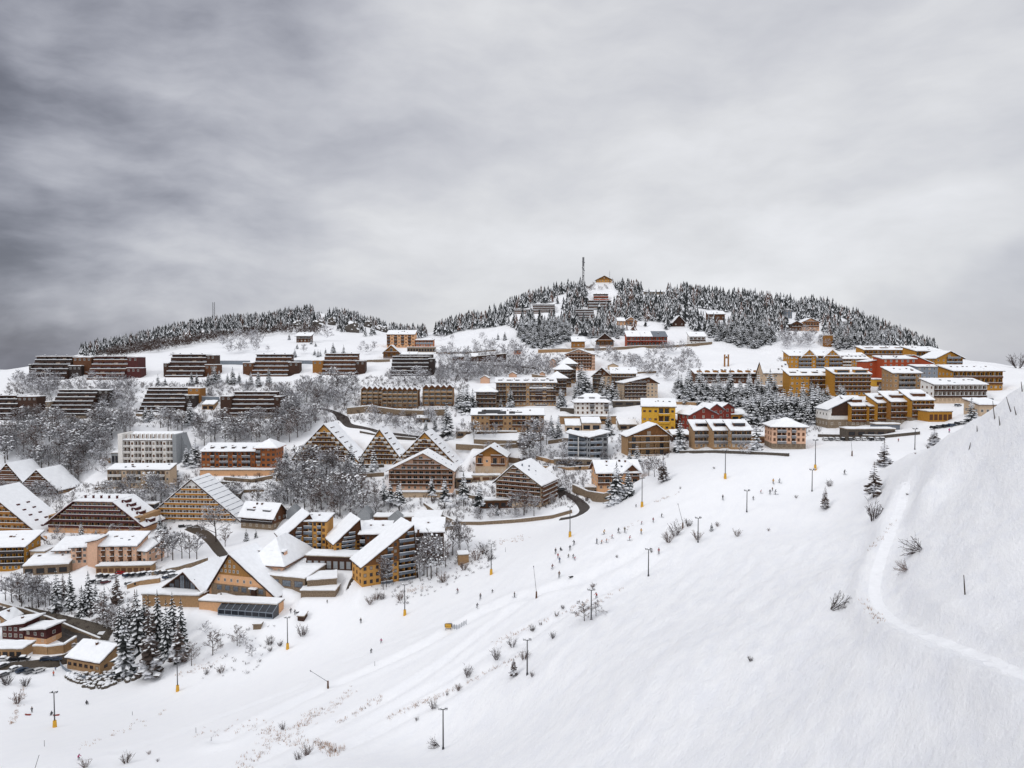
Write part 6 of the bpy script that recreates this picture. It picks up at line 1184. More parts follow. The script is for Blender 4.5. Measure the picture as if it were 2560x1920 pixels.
# scrub and brush between the houses: twiggy undergrowth nobody could count
ZN = [([(1490,885),(1700,876),(1770,905),(1740,940),(1660,962),(1600,930),(1500,905)], 46, 18, 36, 'small leafless tree on the white slope above the arched dormer hall'), ([(640,1000),(760,985),(740,1050),(700,1062),(690,1010)], 26, 34, 50, 'leafless tree at the side of the wide dark block'), ([(900,1044),(1120,1048),(1160,1100),(1000,1102),(920,1072)], 28, 24, 42, 'leafless tree in the gardens under the curved stone wall'),
 ([(480,1240),(690,1240),(720,1270),(600,1284),(490,1268)], 26, 36, 56, 'frosted tree in the gardens behind the dark dormer chalet'), ([(330,985),(560,965),(700,975),(560,1002)], 24, 18, 30, 'low leafless tree on the slope between the stepped rows, near the firs'), ([(1180,1124),(1420,1116),(1480,1182),(1330,1168),(1200,1134)], 22, 28, 44, 'frosted tree in the terraced gardens by the grey block'), ([(0,1242),(120,1238),(160,1262),(0,1228)], 16, 30, 46, 'frosted tree behind the ochre triangular house'), ([(1190,1290),(1300,1286),(1290,1300),(1180,1302)], 8, 24, 36, 'little frosted tree on the bank over the dark curved wall'), ([(1090,925),(1240,920),(1230,952),(1100,960)], 22, 22, 36, 'leafless tree beside the roofs of the central complex')]
for i, (poly, n_, h0, h1, lab) in enumerate(ZN): zone('bare_tree', poly, n_, h0, h1, lab, lab.replace('tree', 'trees', 1), BARE, 60 + i, 8, None, 1.25)
HOLES = [(1322,1408,760,806),(1280,1350,772,806),(1440,1490,778,816),(1470,1534,740,778),(1538,1612,802,834),(1672,1724,806,838),(1758,1824,786,822),(1958,1990,780,810),(1970,2056,806,850),(1605,1670,730,752),(735,760,812,834),(778,814,818,848),(816,844,810,832),(860,902,828,858),(906,936,816,834),(938,974,826,844),(785,815,776,800)]
# rest of the hill woods, too many to count: one mesh per wood
def wood(name, label, poly, area, step, hm, lib, seed, top=None, jit=.8):
    """trees over a stretch of hill, kept where they fall inside the wood's outline"""
    r = random.Random(seed); V = []; Fc = []; Mi = []; mats = []; src = []
    for me in lib:
        co = np.empty(len(me.vertices) * 3, np.float32); me.vertices.foreach_get('co', co); src.append((co.reshape(-1, 3), [list(p.vertices) for p in me.polygons], [p.material_index for p in me.polygons], me))
    for m_ in lib[0].materials: mats.append(m_)
    x0, x1, y0, y1 = area; y = y0; nv = 0; n_ = 0
    while y < y1:
        x = x0
        while x < x1:
            px = x + r.uniform(-1, 1) * step * jit / 2; py = y + r.uniform(-1, 1) * step * jit / 2; pz = G(px, py); h = r.uniform(*hm)
            u, v = proj(px, py, pz); x += step
            if not inside((u, v), poly) or not free((px, py)): continue
            if name == 'fir_wood' and (vnoise(np.array(px / 30), np.array(py / 30), 77) < -.24 or any(a_ < u < b_ and c_ < v < d_ for a_, b_, c_, d_ in HOLES)): continue
            # leave out what stands on the far side of the hill
            if pz < 0 and False: continue
            co, fs, ms, me = src[r.randrange(len(src))]; a = r.random() * 6.28; c, s = cos(a) * h, sin(a) * h; wv = r.uniform(1.0, 1.3)
            P_ = np.stack([(co[:, 0] * c - co[:, 1] * s) * wv + px, (co[:, 0] * s + co[:, 1] * c) * wv + py, co[:, 2] * h + pz - .2], 1)
            V.append(P_); Fc += [[q + nv for q in f] for f in fs]; Mi += ms; nv += len(co); n_ += 1
        y += step
    me = bpy.data.meshes.new(name); me.from_pydata(np.concatenate(V).tolist(), [], Fc)
    for m_ in mats: me.materials.append(m_)
    me.polygons.foreach_set('material_index', Mi)
    print(name, n_, len(Fc)); return tag(link(name, me), label, None, None, 'stuff')
LOWFIR = [far_fir(80 + i) for i in range(8)]
MAINP = [(1085,838),(1150,800),(1250,755),(1350,728),(1435,716),(1462,722),(1470,745),(1530,748),(1530,712),(1620,708),(1800,725),(2000,742),(2150,785),(2330,860),(2345,888),(2250,872),(2080,856),(2070,832),(2055,836),(1975,830),(1950,838),(1900,842),(1780,838),(1720,826),(1560,838),(1470,846),(1430,836),(1410,832),(1310,838),(1270,815),(1150,828),(1110,842)]
wood('fir_wood', 'dense snowy fir wood covering the main hill', MAINP, (-110, 520, 690, 965), 6.0, (9, 20), LOWFIR, 5)
LEFTP = [(200,886),(300,860),(450,815),(600,800),(680,795),(780,775),(800,800),(850,786),(960,815),(1080,838),(1040,850),(960,838),(900,842),(860,832),(800,826),(700,830),(560,838),(430,862),(330,878),(215,893)]
wood('fir_wood', 'far snowy fir wood on the lower hill with the thin mast', LEFTP, (-560, -90, 770, 1060), 6.8, (9, 18), LOWFIR, 6)
LOWBROWN = [BROWN[i][1] for i in range(2)]
LB = [bare_meshes(70 + i, .3, 'rusty_twigs', 3, .15, .5, 7, .008, 16)[1] for i in range(3)]
wood('brown_wood', 'rusty leafless wood along the foot of the lower hill', [(250,884),(330,872),(450,850),(560,838),(700,826),(800,828),(800,842),(700,838),(640,846),(560,852),(450,872),(330,893),(240,896)], (-480, -150, 690, 960), 6.5, (7, 11), LB, 7)
wood('brown_wood', 'brown brush around the foot of the thick mast on the hilltop', [(1420,724),(1462,708),(1480,704),(1490,716),(1530,716),(1525,726),(1470,730),(1430,735)], (60, 160, 820, 930), 4, (3, 6), LB, 8)

LSH = [shrub_mesh(90 + i, ('dark_twigs', 'brown_twigs')[i % 2], 9, .8, 0, .012) for i in range(4)]
SCRUB = [[(20,960),(700,960),(960,940),(1180,880),(1420,880),(1420,935),(1180,945),(1130,1060),(700,1060),(0,1080)],[(480,1180),(1000,1190),(1480,1120),(1480,1260),(1200,1300),(700,1300),(480,1300),(0,1400),(0,1240)],[(1500,1050),(1900,1050),(2060,1000),(2060,1090),(1700,1125),(1600,1190),(1480,1200)],[(60,1460),(330,1480),(330,1600),(0,1540)],[(920,1470),(1130,1370),(1240,1350),(1240,1410),(1000,1520)],[(1480,890),(1700,880),(1760,930),(1600,935)],[(560,1570),(700,1560),(640,1690),(500,1700)]]
for i, (poly, st, hm) in enumerate(zip(SCRUB, (3.1, 2.9, 3.6, 3.0, 2.6, 4.6, 3.4), ((.8, 4.2), (.8, 3.8), (.8, 3.2), (1, 3), (.6, 1.8), (1, 3), (.6, 1.6)))): wood('undergrowth', ('twiggy brush between the stepped blocks and the barn', 'twiggy brush in the gardens of the middle village', 'low brush around the red and beige houses', 'brush on the road bank under the firs', 'rusty brush on the bank below the ochre complex', 'brush on the white upper slope', 'brush below the greenhouse')[i], poly, (-420, 420, 240, 640), st, hm, LSH, 50 + i, jit=1.6)
# leafless trees: the 290 that show largest stand by themselves, the others are one wood
BTREES.sort(key=lambda a: -a[0])
for (hp, u, v, label, group, lib, var, dmin, wide, g) in BTREES[:290]: plant('bare_tree', u, v, hp, label, group, lib, var, dmin, wide, pos=g, pos_ok=True)
V = []; Fc = []; Mi = []; nv = 0; LB2 = [bare_meshes(110 + i, .3, 'bare_twigs', 3, .15, .75, 9, .0055) for i in range(3)]; src = []
for tb, cb in LB2:
    co = np.empty(len(cb.vertices) * 3, np.float32); cb.vertices.foreach_get('co', co); src.append((co.reshape(-1, 3), [list(p.vertices) for p in cb.polygons]))
for i, (hp, u, v, label, group, lib, var, dmin, wide, g) in enumerate(BTREES[290:]):
    co, fs = src[i % 3]; h = hp * g[1] / F; a = i * 1.7; c, s = cos(a) * h * wide, sin(a) * h * wide
    V.append(np.stack([co[:, 0] * c - co[:, 1] * s + g[0], co[:, 0] * s + co[:, 1] * c + g[1], co[:, 2] * h + g[2] - .1], 1)); Fc += [[q + nv for q in f] for f in fs]; nv += len(co)
if V:
    me = bpy.data.meshes.new('leafless_wood'); me.from_pydata(np.concatenate(V).tolist(), [], Fc); me.materials.append(M['bare_twigs']); tag(link('leafless_wood', me), 'the smaller leafless trees of the village woods, grey with frost', None, None, 'stuff')
print('bare trees', len(BTREES), 'firs', len(FIRS))
# ------------------------------------------------------------------ roads and paths
def ribbon(name, label, pts, w, mt, lift=.12, kind='structure', dmin=235, sub=5, smooth=True):
    """a road draped over the ground along points seen in the photo; w in metres (one number or one per point)"""
    q = [Vector(hit(u, v, dmin) or P(u, v, 300)) for u, v in pts]; ws = [w] * len(q) if not isinstance(w, (list, tuple)) else list(w)
    path = []; W_ = []
    for i in range(len(q) - 1):
        p0, p1, p2, p3 = q[max(i - 1, 0)], q[i], q[i + 1], q[min(i + 2, len(q) - 1)]; k = max(2, int((p2 - p1).length / 2))
        for j in range(k):
            t = j / k; path.append(.5 * ((2 * p1) + (p2 - p0) * t + (2 * p0 - 5 * p1 + 4 * p2 - p3) * t * t + (3 * p1 - p0 - 3 * p2 + p3) * t ** 3)); W_.append(ws[i] * (1 - t) + ws[i + 1] * t)
    path.append(q[-1]); W_.append(ws[-1]); b = MB(); im = b.mi(mt)
    for i, p in enumerate(path):
        d = path[min(i + 1, len(path) - 1)] - path[max(i - 1, 0)]; d.z = 0; d.normalize(); nrm = Vector((-d.y, d.x, 0))
        zc = G(p.x, p.y)
        for j in range(sub):
            o = p + nrm * (j / (sub - 1) - .5) * W_[i]; zz = G(o.x, o.y); b.v.append((o.x, o.y, (max(zz, zz * .5 + zc * .5) + lift) if 0 < j < sub - 1 else zz - .2))
    for i in range(len(path) - 1):
        for j in range(sub - 1):
            k = i * sub + j; b.f.append([k, k + 1, k + sub + 1, k + sub]); b.m.append(im)
    o = b.build(name); return tag(o, label, name.replace('_', ' '), None, kind)
ribbon('road', 'dark wet road bending below the packed fir stand', [(-20,1526),(60,1544),(130,1568),(190,1592),(220,1616),(212,1644)], [8, 8, 9, 11, 12, 9], 'asphalt', .25)
ribbon('road', 'muddy parking lane in front of the low tan shop', [(-20,1668),(60,1662),(110,1656),(160,1646),(200,1636)], [9, 9, 8, 6, 5], 'wet_mud', .25)
ribbon('road', 'dark lane curving down beside the mound of leafless trees', [(478,1318),(512,1336),(535,1358),(560,1390)], [9, 8, 7, 6], 'wet_mud', .25)
ribbon('road', 'dark lane curving under the stone wall by the big corner chalet', [(1395,1218),(1420,1236),(1448,1254),(1462,1274),(1440,1290),(1400,1298)], [4, 5, 6, 6, 5, 4], 'asphalt', .25)
ribbon('road', 'brown hillside road winding between gully and triangular houses', [(790,1020),(835,1030),(858,1046),(872,1062),(910,1070),(960,1082),(1010,1088),(1080,1095)], [3.5, 4, 9, 6, 5, 5, 4, 4], 'asphalt', .3)
ribbon('road', 'two dark wheel tracks in the lane beside the garage doors', [(905,1420),(890,1436),(878,1452),(868,1474)], [4, 3, 2.2, 1.6], 'wet_mud', .2)
ribbon('path', 'groomed snow path climbing along the ridge', PATH, [3.0] * len(PATH), 'groomed_snow', .05, dmin=0, sub=9)
ribbon('earth_bank', 'dark earth bank with stones between the road and the firs', [(60,1520),(130,1540),(190,1560),(245,1578),(274,1596)], [2, 5, 8, 9, 6], 'dark_stone', .3)
# ------------------------------------------------------------------ floodlight masts
def mast(u, v, hp, label, pad=True, dmin=0, arms=2, group='floodlight masts along the piste'):
    g = hit(u, v, dmin); k = g[1] / F; h = hp * k
    root = thing('floodlight_mast', label, 'floodlight mast', g, 0, group)
    MB().tube((0, 0, -.5), (0, 0, h), .20, .13, 'pole_metal', 8).build('shaft', root)
    MB().box(-.95, .95, -.06, .06, h - .15, h, 'pole_metal').build('crossarm', root)
    for x in (-.75, .75):
        b = MB().box(x - .34, x + .34, -.45, .3, h + .0, h + .42, 'pole_metal').box(x - .28, x + .28, -.47, -.45, h + .05, h + .36, 'lamp')
        l = b.build('lamp_head', root); MB().box(x - .32, x + .32, -.4, .28, h + .423, h + .55, 'snow_cover').build('snow_cover', l)
    if pad: MB().tube((0, 0, -.4), (0, 0, 2.1), .62, .5, 'pad_yellow', 8).build('safety_pad', root)
    else: MB().tube((0, 0, -.4), (0, 0, .5), .30, .28, 'pole_metal', 8).build('foot', root)
for a in [(1108,1873,104,'black floodlight mast standing lowest on the near slope, beside a leaning shrub'),(1318,1687,90,'black floodlight mast between a small larch and a bare shrub, second up the near slope'),(1478,1549,76,'black floodlight mast beside the double bare tree and the red skier'),
          (1621,1440,68,'black floodlight mast just below the skier in dark red'),(1745,1356,62,'black floodlight mast rising from a round shrub'),(1867,1280,54,'black floodlight mast above the group of skiers at the piste top'),(2030,1228,54,'black floodlight mast near the tall larches of the ridge path'),(2287,1124,52,'black floodlight mast by the car park wall at the ridge')]: mast(*a, False)
for a in [(2038,1174,74,'yellow padded floodlight mast below the pink block'),(1813,1196,70,'yellow padded floodlight mast below the beige row houses'),(1605,1267,72,'yellow padded floodlight mast beside the big snowy fir'),(1425,1342,76,'yellow padded floodlight mast below the lane bend'),
          (1228,1436,78,'yellow padded floodlight mast near the brushy bank'),(1012,1538,78,'yellow padded floodlight mast below the ochre complex'),(719,1622,80,'yellow padded floodlight mast near the old shed under the greenhouse'),(444,1728,82,'yellow padded floodlight mast in front of the snowy larch'),(137,1818,90,'yellow padded floodlight mast below the parked cars with a person behind it')]: mast(*a, True)
# snow lances
def lance(u, v, u2, v2, label, body=True):
    g = hit(u, v); d = g[1]; tip = Vector(P(u2, v2, d)) - Vector(g); root = thing('snow_lance', label, 'snow lance', g, 0, 'snow lances on the piste')
    MB().tube((0, 0, 1.9), tip, .08, .05, 'metal', 6).build('lance', root); MB().tube((0, 0, -.4), (0, 0, 2.2), .34, .24, 'frame_brown', 8).build('base', root)
    MB().tube(tip - tip.normalized() * .3, tip + tip.normalized() * .2, .12, .12, 'pole_metal', 6).build('nozzle', root)
lance(820, 1720, 776, 1677, 'tilted snow lance pointing up the piste over the groomed track')
lance(1341, 1495, 1334, 1416, 'upright snow lance with a brown foot at the piste edge')
lance(1707, 1320, 1695, 1260, 'upright snow lance behind the fan shaped shrub')
lance(2130, 1140, 2128, 1100, 'thin upright lance near the parked cars')
# thin slalom poles
for i, (u, v, h, lab) in enumerate([(82,1935,50,'thin dark stake leaning at the picture corner'),(111,1866,16,'thin stake in the open snow below the yellow padded mast'),(331,1788,10,'thin stake alone in the middle of the lower piste'),(490,1832,14,'thin stake on the groomed lower piste'),(528,1852,10,'small grey peg on the lower piste'),(937,1665,12,'thin stake above the groomed track'),(1264,1380,12,'thin pole on the bank near the brush')]):
    g = hit(u, v); k = g[1] / F; b = MB().tube((0, 0, -.3), (h * k * (.35 if i == 0 else 0), 0, h * k), .07, .05, 'pole_metal', 5); o = b.build('slalom_pole'); o.location = g; tag(o, lab, 'pole', 'thin stakes on the piste')
# leaning posts on the ridge
for u, v, h, lx, lab in [(2487,1046,44,-.18,'tall leaning fence post on the ridge crest'),(2500,1062,22,-.2,'short fence post under the tall leaning one'),(2528,1028,36,-.45,'fence post leaning hard near the ridge top'),(2541,1036,20,-.4,'stub of a fence post beside the hard leaning one'),(2556,978,24,-.2,'fence post at the ridge top by the picture edge'),(2443,1078,14,-.1,'small post on the ridge over the dark fir'),(2422,1124,18,.3,'dark broken stump on the ridge flank'),(2413,1486,50,-.12,'twisted dead stem standing in the near snow')]:
    g = hit(u, v); k = g[1] / F; b = MB().tube((0, 0, -.4), (lx * h * k * .5, 0, h * k * .55), .13, .10, 'bark', 6, False).tube((lx * h * k * .5, 0, h * k * .55), (lx * h * k * .8, 0, h * k), .10, .06, 'bark', 6)
    o = b.build('fence_post'); o.location = g; tag(o, lab, 'post', 'leaning posts on the ridge')
# shrubs on the near slope and piste
SH = [(1241,1648,32,'feathery shrub above the lowest black mast'),(1281,1617,26,'feathery shrub second up the row from the lowest black mast'),(1331,1578,18,'low shrub in the row beside the piste edge'),(1351,1563,10,'tiny shrub at the piste edge'),(1392,1540,14,'dark low shrub below the upright brown footed lance'),(1407,1522,12,'dark low shrub above its twin at the piste edge'),(1383,1596,20,'shrub on the slope near the double bare tree'),
 (1310,1649,30,'thin fan shrub beside the second black mast'),(1331,1692,16,'low rusty shrub at the foot of the second black mast'),(1482,1470,16,'shrub behind the lamp heads of the mast by the red skier'),(1671,1356,32,'dense dark shrub under the big fan shaped shrub'),(1688,1340,40,'big fan shaped shrub on the piste edge'),(1721,1316,22,'spiky shrub beside the upright lance'),(1744,1349,28,'round shrub at the foot of a black mast'),(1794,1316,14,'shrub next to the tiny dark fir'),
 (1843,1341,22,'forked bare sapling on the steep slope'),(1921,1327,9,'low dark twigs on the steep slope'),(1542,1394,9,'rusty tuft on the piste'),(1629,1381,10,'grass tuft by the mast on the slope'),(1876,1653,16,'small brown bush alone on the untracked slope'),
 (708,1824,22,'striped round shrub on the lower piste'),(766,1888,34,'broad brown shrub among the dry grass'),(745,1900,22,'brown shrub under the broad one in the dry grass'),(1042,1802,12,'flat twiggy shrub below the lowest mast'),(1169,1692,32,'oval dense shrub on the piste bank'),(1145,1726,20,'small shrub under the oval dense one'),(1083,1772,28,'leafless shrub lower on the piste bank'),(1117,1738,10,'tiny shrub on the piste bank'),
 (315,1908,32,'round frosted shrub near the lower picture edge'),(214,1918,28,'shrub below the skier in magenta at the picture edge'),(373,1886,12,'low shrub next to the round frosted one'),(395,1904,10,'dark low twigs near the round frosted shrub'),(43,1758,34,'brown bush at the end of the muddy streak'),(17,1712,34,'grey bush at the picture edge under the parked cars'),(64,1715,26,'bush on the bank under the parked cars'),
 (515,1686,18,'small brown shrub below the bush trees'),(553,1682,24,'rusty shrub below the bush trees'),(2183,1300,52,'wide fan thicket under the ragged bare larch'),(2073,1216,20,'dense wind combed shrub by the mast near the ridge path'),(1990,1245,10,'low dark shrub on the brow of the slope'),(2268,1238,8,'small dark tussock on the bank above the path'),(2456,1174,12,'grey tussock on the ridge flank'),(2320,1148,12,'dark twig heap near the ridge larch'),(2287,1172,6,'tiny dark tussock above the path'),
 (1700,1222,7,'tiny brown shrub on the upper piste'),(1785,1172,7,'small dark shrub in the open snow under the beige houses'),(1000,1500,26,'brush on the bank beneath the largest ochre gable'),(940,1500,24,'brush below the two thin trees'),(925,1510,26,'brush clump nearest the lane under the ochre gable'),(955,1498,22,'brush tuft under the thin trees'),(1110,1455,30,'brush on the bank beside the yellow padded mast'),(1190,1400,34,'dark brush mound above the yellow padded mast'),(1210,1385,30,'brush mound on top of the bank'),(1225,1400,26,'brush at the outer end of the bank'),(1160,1425,26,'brush low on the bank'),(1000,1448,26,'brush beside the frosted clump of the ochre complex'),
 (756,1590,30,'thin shrub under the old shed'),(675,1612,26,'upper of two small shrubs beside the greenhouse mast'),(700,1615,16,'small shrub under the old shed path'),(675,1628,14,'low shrub beneath the other at the greenhouse mast'),(2470,885,1,'')]
for u, v, h, lab in SH:
    if lab: bush(u, v, h, lab, None, wide=1.1, dmin=0 if v > 1180 else 235)
for u, v, h, lab, ln in [(2300,1374,50,'wind flattened conifer beside the ridge path', (0, -60)),(2266,1426,36,'wind flattened twig heap by the ridge path', (0, -65)),(2083,1525,56,'wind flattened bush on the untracked slope', (0, 58)),(1096,1866,32,'shrub leaning away from the lowest black mast', (0, -55)),(2545,920,40,'round brown tree top behind the ridge', (0, 0))]:
    bush(u, v, h, lab, None, SHR, 1.2, 0, ln, 0)
plant('bare_tree', 1461, 1552, 52, 'spreading bare tree beside the mast with the red skier', None, BROWN, 0, 0, 1.6, pos_ok=True)
plant('bare_tree', 1490, 1540, 42, 'second bare tree partly behind the mast with the red skier', None, BROWN, 1, 0, 1.5, pos_ok=True)
# dry grass showing through the snow: one object
def grass():
    r = random.Random(5); b = MB(); im = b.mi('dry_grass'); im2 = b.mi('brown_twigs')
    lines = [((600,1915),(880,1730),26,150),((840,1810),(960,1740),10,40),((790,1860),(850,1880),26,120),((640,1830),(760,1860),40,70),((500,1840),(700,1800),30,30),((200,1870),(420,1780),20,30),((1230,1610),(1480,1500),10,60),((1060,1760),(1300,1640),8,60),((960,1800),(1090,1740),8,40),((1010,1480),(1060,1470),10,40),((1240,1360),(1320,1340),16,40),((1500,1360),(1600,1300),8,15),((2150,1500),(2210,1560),14,20),((2170,1380),(2240,1300),8,18),((1440,1540),(1560,1470),6,40),((30,1810),(60,1720),12,60),((440,1690),(560,1650),22,40),((1640,1255),(1700,1230),6,20)]
    for (a, c, sp, n_) in lines:
        for i in range(n_):
            t = r.random(); u = a[0] + (c[0] - a[0]) * t + r.gauss(0, sp * .4); v = a[1] + (c[1] - a[1]) * t + r.gauss(0, sp * .25); g = hit(u, v)
            if not g: continue
            for k in range(5):
                h = r.uniform(.25, .8); ang = r.random() * 6.28; p = Vector(g) + Vector((r.gauss(0, .25), r.gauss(0, .25), -.05)); w = Vector((cos(ang), sin(ang), 0)) * .05
                q = p + Vector((r.gauss(0, .25), r.gauss(0, .25), h)); kk = len(b.v); b.v += [tuple(p - w), tuple(p + w), tuple(q)]; b.f.append([kk, kk + 1, kk + 2]); b.m.append(im if r.random() < .7 else im2)
    tag(b.build('dry_grass', fix=False), 'dry rusty grass poking through the snow of the lower slope', None, None, 'stuff')
grass()
# ------------------------------------------------------------------ people
mo, nt, bs = newmat('clothes'); N = nt.nodes.new; L = nt.links.new
tcn = N('ShaderNodeTexCoord'); spx = N('ShaderNodeSeparateXYZ'); L(tcn.outputs['Object'], spx.inputs[0]); oi = N('ShaderNodeObjectInfo')
gt1 = N('ShaderNodeMath'); gt1.operation = 'GREATER_THAN'; gt1.inputs[1].default_value = .80; L(spx.outputs['Z'], gt1.inputs[0]); gt2 = N('ShaderNodeMath'); gt2.operation = 'GREATER_THAN'; gt2.inputs[1].default_value = 1.47; L(spx.outputs['Z'], gt2.inputs[0])
m1 = N('ShaderNodeMix'); m1.data_type = 'RGBA'; L(gt1.outputs[0], m1.inputs[0]); m1.inputs[6].default_value = (.018, .018, .022, 1); L(oi.outputs['Color'], m1.inputs[7])
m2 = N('ShaderNodeMix'); m2.data_type = 'RGBA'; L(gt2.outputs[0], m2.inputs[0]); L(m1.outputs[2], m2.inputs[6]); m2.inputs[7].default_value = (.45, .27, .19, 1); L(m2.outputs[2], bs.inputs['Base Color']); MATS['clothes'] = mo
def figure(pose):
    """one continuous body grown over a skeleton; 1.75 m tall"""
    J = {'stand': dict(hip=(0, 0, .92), kl=(-.13, -.03, .50), kr=(.13, -.03, .50), fl=(-.14, .02, .06), fr=(.14, .02, .06), tl=(-.15, -.17, .05), tr=(.15, -.17, .05), ch=(0, .02, 1.28), nk=(0, .01, 1.47), hd=(0, -.02, 1.63), el=(-.30, -.04, 1.14), er=(.30, -.04, 1.14), wl=(-.30, -.22, .96), wr=(.30, -.22, .96)),
         'ski': dict(hip=(0, .14, .80), kl=(-.16, -.10, .46), kr=(.20, -.08, .46), fl=(-.17, .04, .06), fr=(.22, .04, .06), tl=(-.17, -.15, .05), tr=(.22, -.15, .05), ch=(0, -.04, 1.13), nk=(0, -.13, 1.32), hd=(0, -.20, 1.47), el=(-.36, -.12, 1.02), er=(.36, -.12, 1.02), wl=(-.42, -.38, .95), wr=(.42, -.38, .95)),
         'walk': dict(hip=(0, 0, .90), kl=(-.12, -.20, .52), kr=(.13, .10, .48), fl=(-.14, -.26, .06), fr=(.14, .34, .10), tl=(-.14, -.44, .06), tr=(.14, .18, .05), ch=(0, -.04, 1.26), nk=(0, -.06, 1.45), hd=(0, -.09, 1.61), el=(-.30, .12, 1.12), er=(.30, -.16, 1.12), wl=(-.33, .05, .92), wr=(.30, -.36, .98)),
         'sit': dict(hip=(0, .1, .18), kl=(-.16, -.28, .46), kr=(.16, -.28, .46), fl=(-.17, -.62, .08), fr=(.17, -.62, .08), tl=(-.17, -.78, .16), tr=(.17, -.78, .16), ch=(0, .14, .55), nk=(0, .10, .74), hd=(0, .05, .90), el=(-.32, .10, .44), er=(.32, .10, .44), wl=(-.30, -.16, .36), wr=(.30, -.16, .36))}[pose]
    names = ['hip', 'ch', 'nk', 'hd', 'kl', 'fl', 'tl', 'kr', 'fr', 'tr', 'el', 'wl', 'er', 'wr']; sh = {}
    V = [J[k] for k in names]; c = Vector(J['ch']); n_ = Vector(J['nk']); sl = c.lerp(n_, .7) + Vector((-.2, 0, 0)); sr = c.lerp(n_, .7) + Vector((.2, 0, 0)); V += [tuple(sl), tuple(sr)]
    hl = Vector(J['hip']) + Vector((-.1, 0, -.06)); hr = Vector(J['hip']) + Vector((.1, 0, -.06)); V += [tuple(hl), tuple(hr)]
    hdl = Vector(J['wl']) + (Vector(J['wl']) - Vector(J['el'])).normalized() * .12; hdr = Vector(J['wr']) + (Vector(J['wr']) - Vector(J['er'])).normalized() * .12; V += [tuple(hdl), tuple(hdr), tuple(Vector(J['hd']) + Vector((0, 0, .1)))]
    I = {k: i for i, k in enumerate(names)}; E = [(I['hip'], I['ch']), (I['ch'], I['nk']), (I['nk'], I['hd']), (I['hd'], 20), (I['hip'], 16), (16, I['kl']), (I['kl'], I['fl']), (I['fl'], I['tl']), (I['hip'], 17), (17, I['kr']), (I['kr'], I['fr']), (I['fr'], I['tr']), (I['ch'], 14), (14, I['el']), (I['el'], I['wl']), (I['wl'], 18), (I['ch'], 15), (15, I['er']), (I['er'], I['wr']), (I['wr'], 19)]
    rad = {'hip': .16, 'ch': .19, 'nk': .07, 'hd': .11, 'kl': .085, 'fl': .07, 'tl': .05, 'kr': .085, 'fr': .07, 'tr': .05, 'el': .065, 'wl': .05, 'er': .065, 'wr': .05}
    R = [rad[k] for k in names] + [.095, .095, .12, .12, .045, .045, .08]
    me = bpy.data.meshes.new('b'); me.from_pydata(V, E, []); o = bpy.data.objects.new('b', me); COL.objects.link(o)
    md = o.modifiers.new('s', 'SKIN'); sv = me.skin_vertices[0].data
    for i, r_ in enumerate(R): sv[i].radius = (r_, r_ * (.75 if i in (0, 1) else 1))
    sv[0].use_root = True; ss = o.modifiers.new('ss', 'SUBSURF'); ss.levels = 1; ss.render_levels = 1
    dg = bpy.context.evaluated_depsgraph_get(); em = bpy.data.meshes.new_from_object(o.evaluated_get(dg)); em.name = 'body'; em.materials.clear(); em.materials.append(MATS['clothes']); bpy.data.objects.remove(o)
    for p in em.polygons: p.use_smooth = True
    hb = MB(); hc = Vector(J['hd']) + Vector((0, .015, .09))
    for i in range(3):
        a0, a1 = i * .5, (i + 1) * .5; hb.tube(hc + Vector((0, 0, .15 * sin(a0) - .04)), hc + Vector((0, 0, .15 * sin(a1) - .04)), .145 * cos(a0), .145 * cos(a1), 'black', 8, i == 2)
    hm = hb.fixed('helmet')
    return em, hm, J
POSE = {k: figure(k) for k in ('stand', 'ski', 'walk', 'sit')}
skm = MB().box(-.045, .045, -.85, .8, .0, .03, 'slate').box(-.045, .045, -.98, -.85, .02, .07, 'slate').fixed('ski')
def person(u, v, hp, label, col, pose='stand', rz=0, skis=True, dmin=0, group='people on the piste', roll=0, pos=None):
    g = pos or hit(u, v, dmin)
    if g is None: return
    me, hm, J = POSE[pose]; k = g[1] / F; full = {'stand': 1.76, 'ski': 1.6, 'walk': 1.74, 'sit': 1.0}[pose]; s = min(1.25, max(.62, 1.15 * hp * k / full))
    root = thing('person', label, 'person', g, radians(rz), group, s)
    b = link('body', me, root); b.color = (*col, 1); link('helmet', hm, root)
    if skis and pose in ('ski', 'stand'):
        for key in ('fl', 'fr'): link('ski', skm, root, (J[key][0], J[key][1] - .05, 0))
DK, BK, RD, YL, BL, OR, MG, GY_, GR = (.03, .028, .035), (.012, .012, .014), (.33, .02, .02), (.50, .25, .02), (.04, .08, .18), (.42, .13, .04), (.38, .03, .13), (.16, .18, .21), (.10, .09, .05)
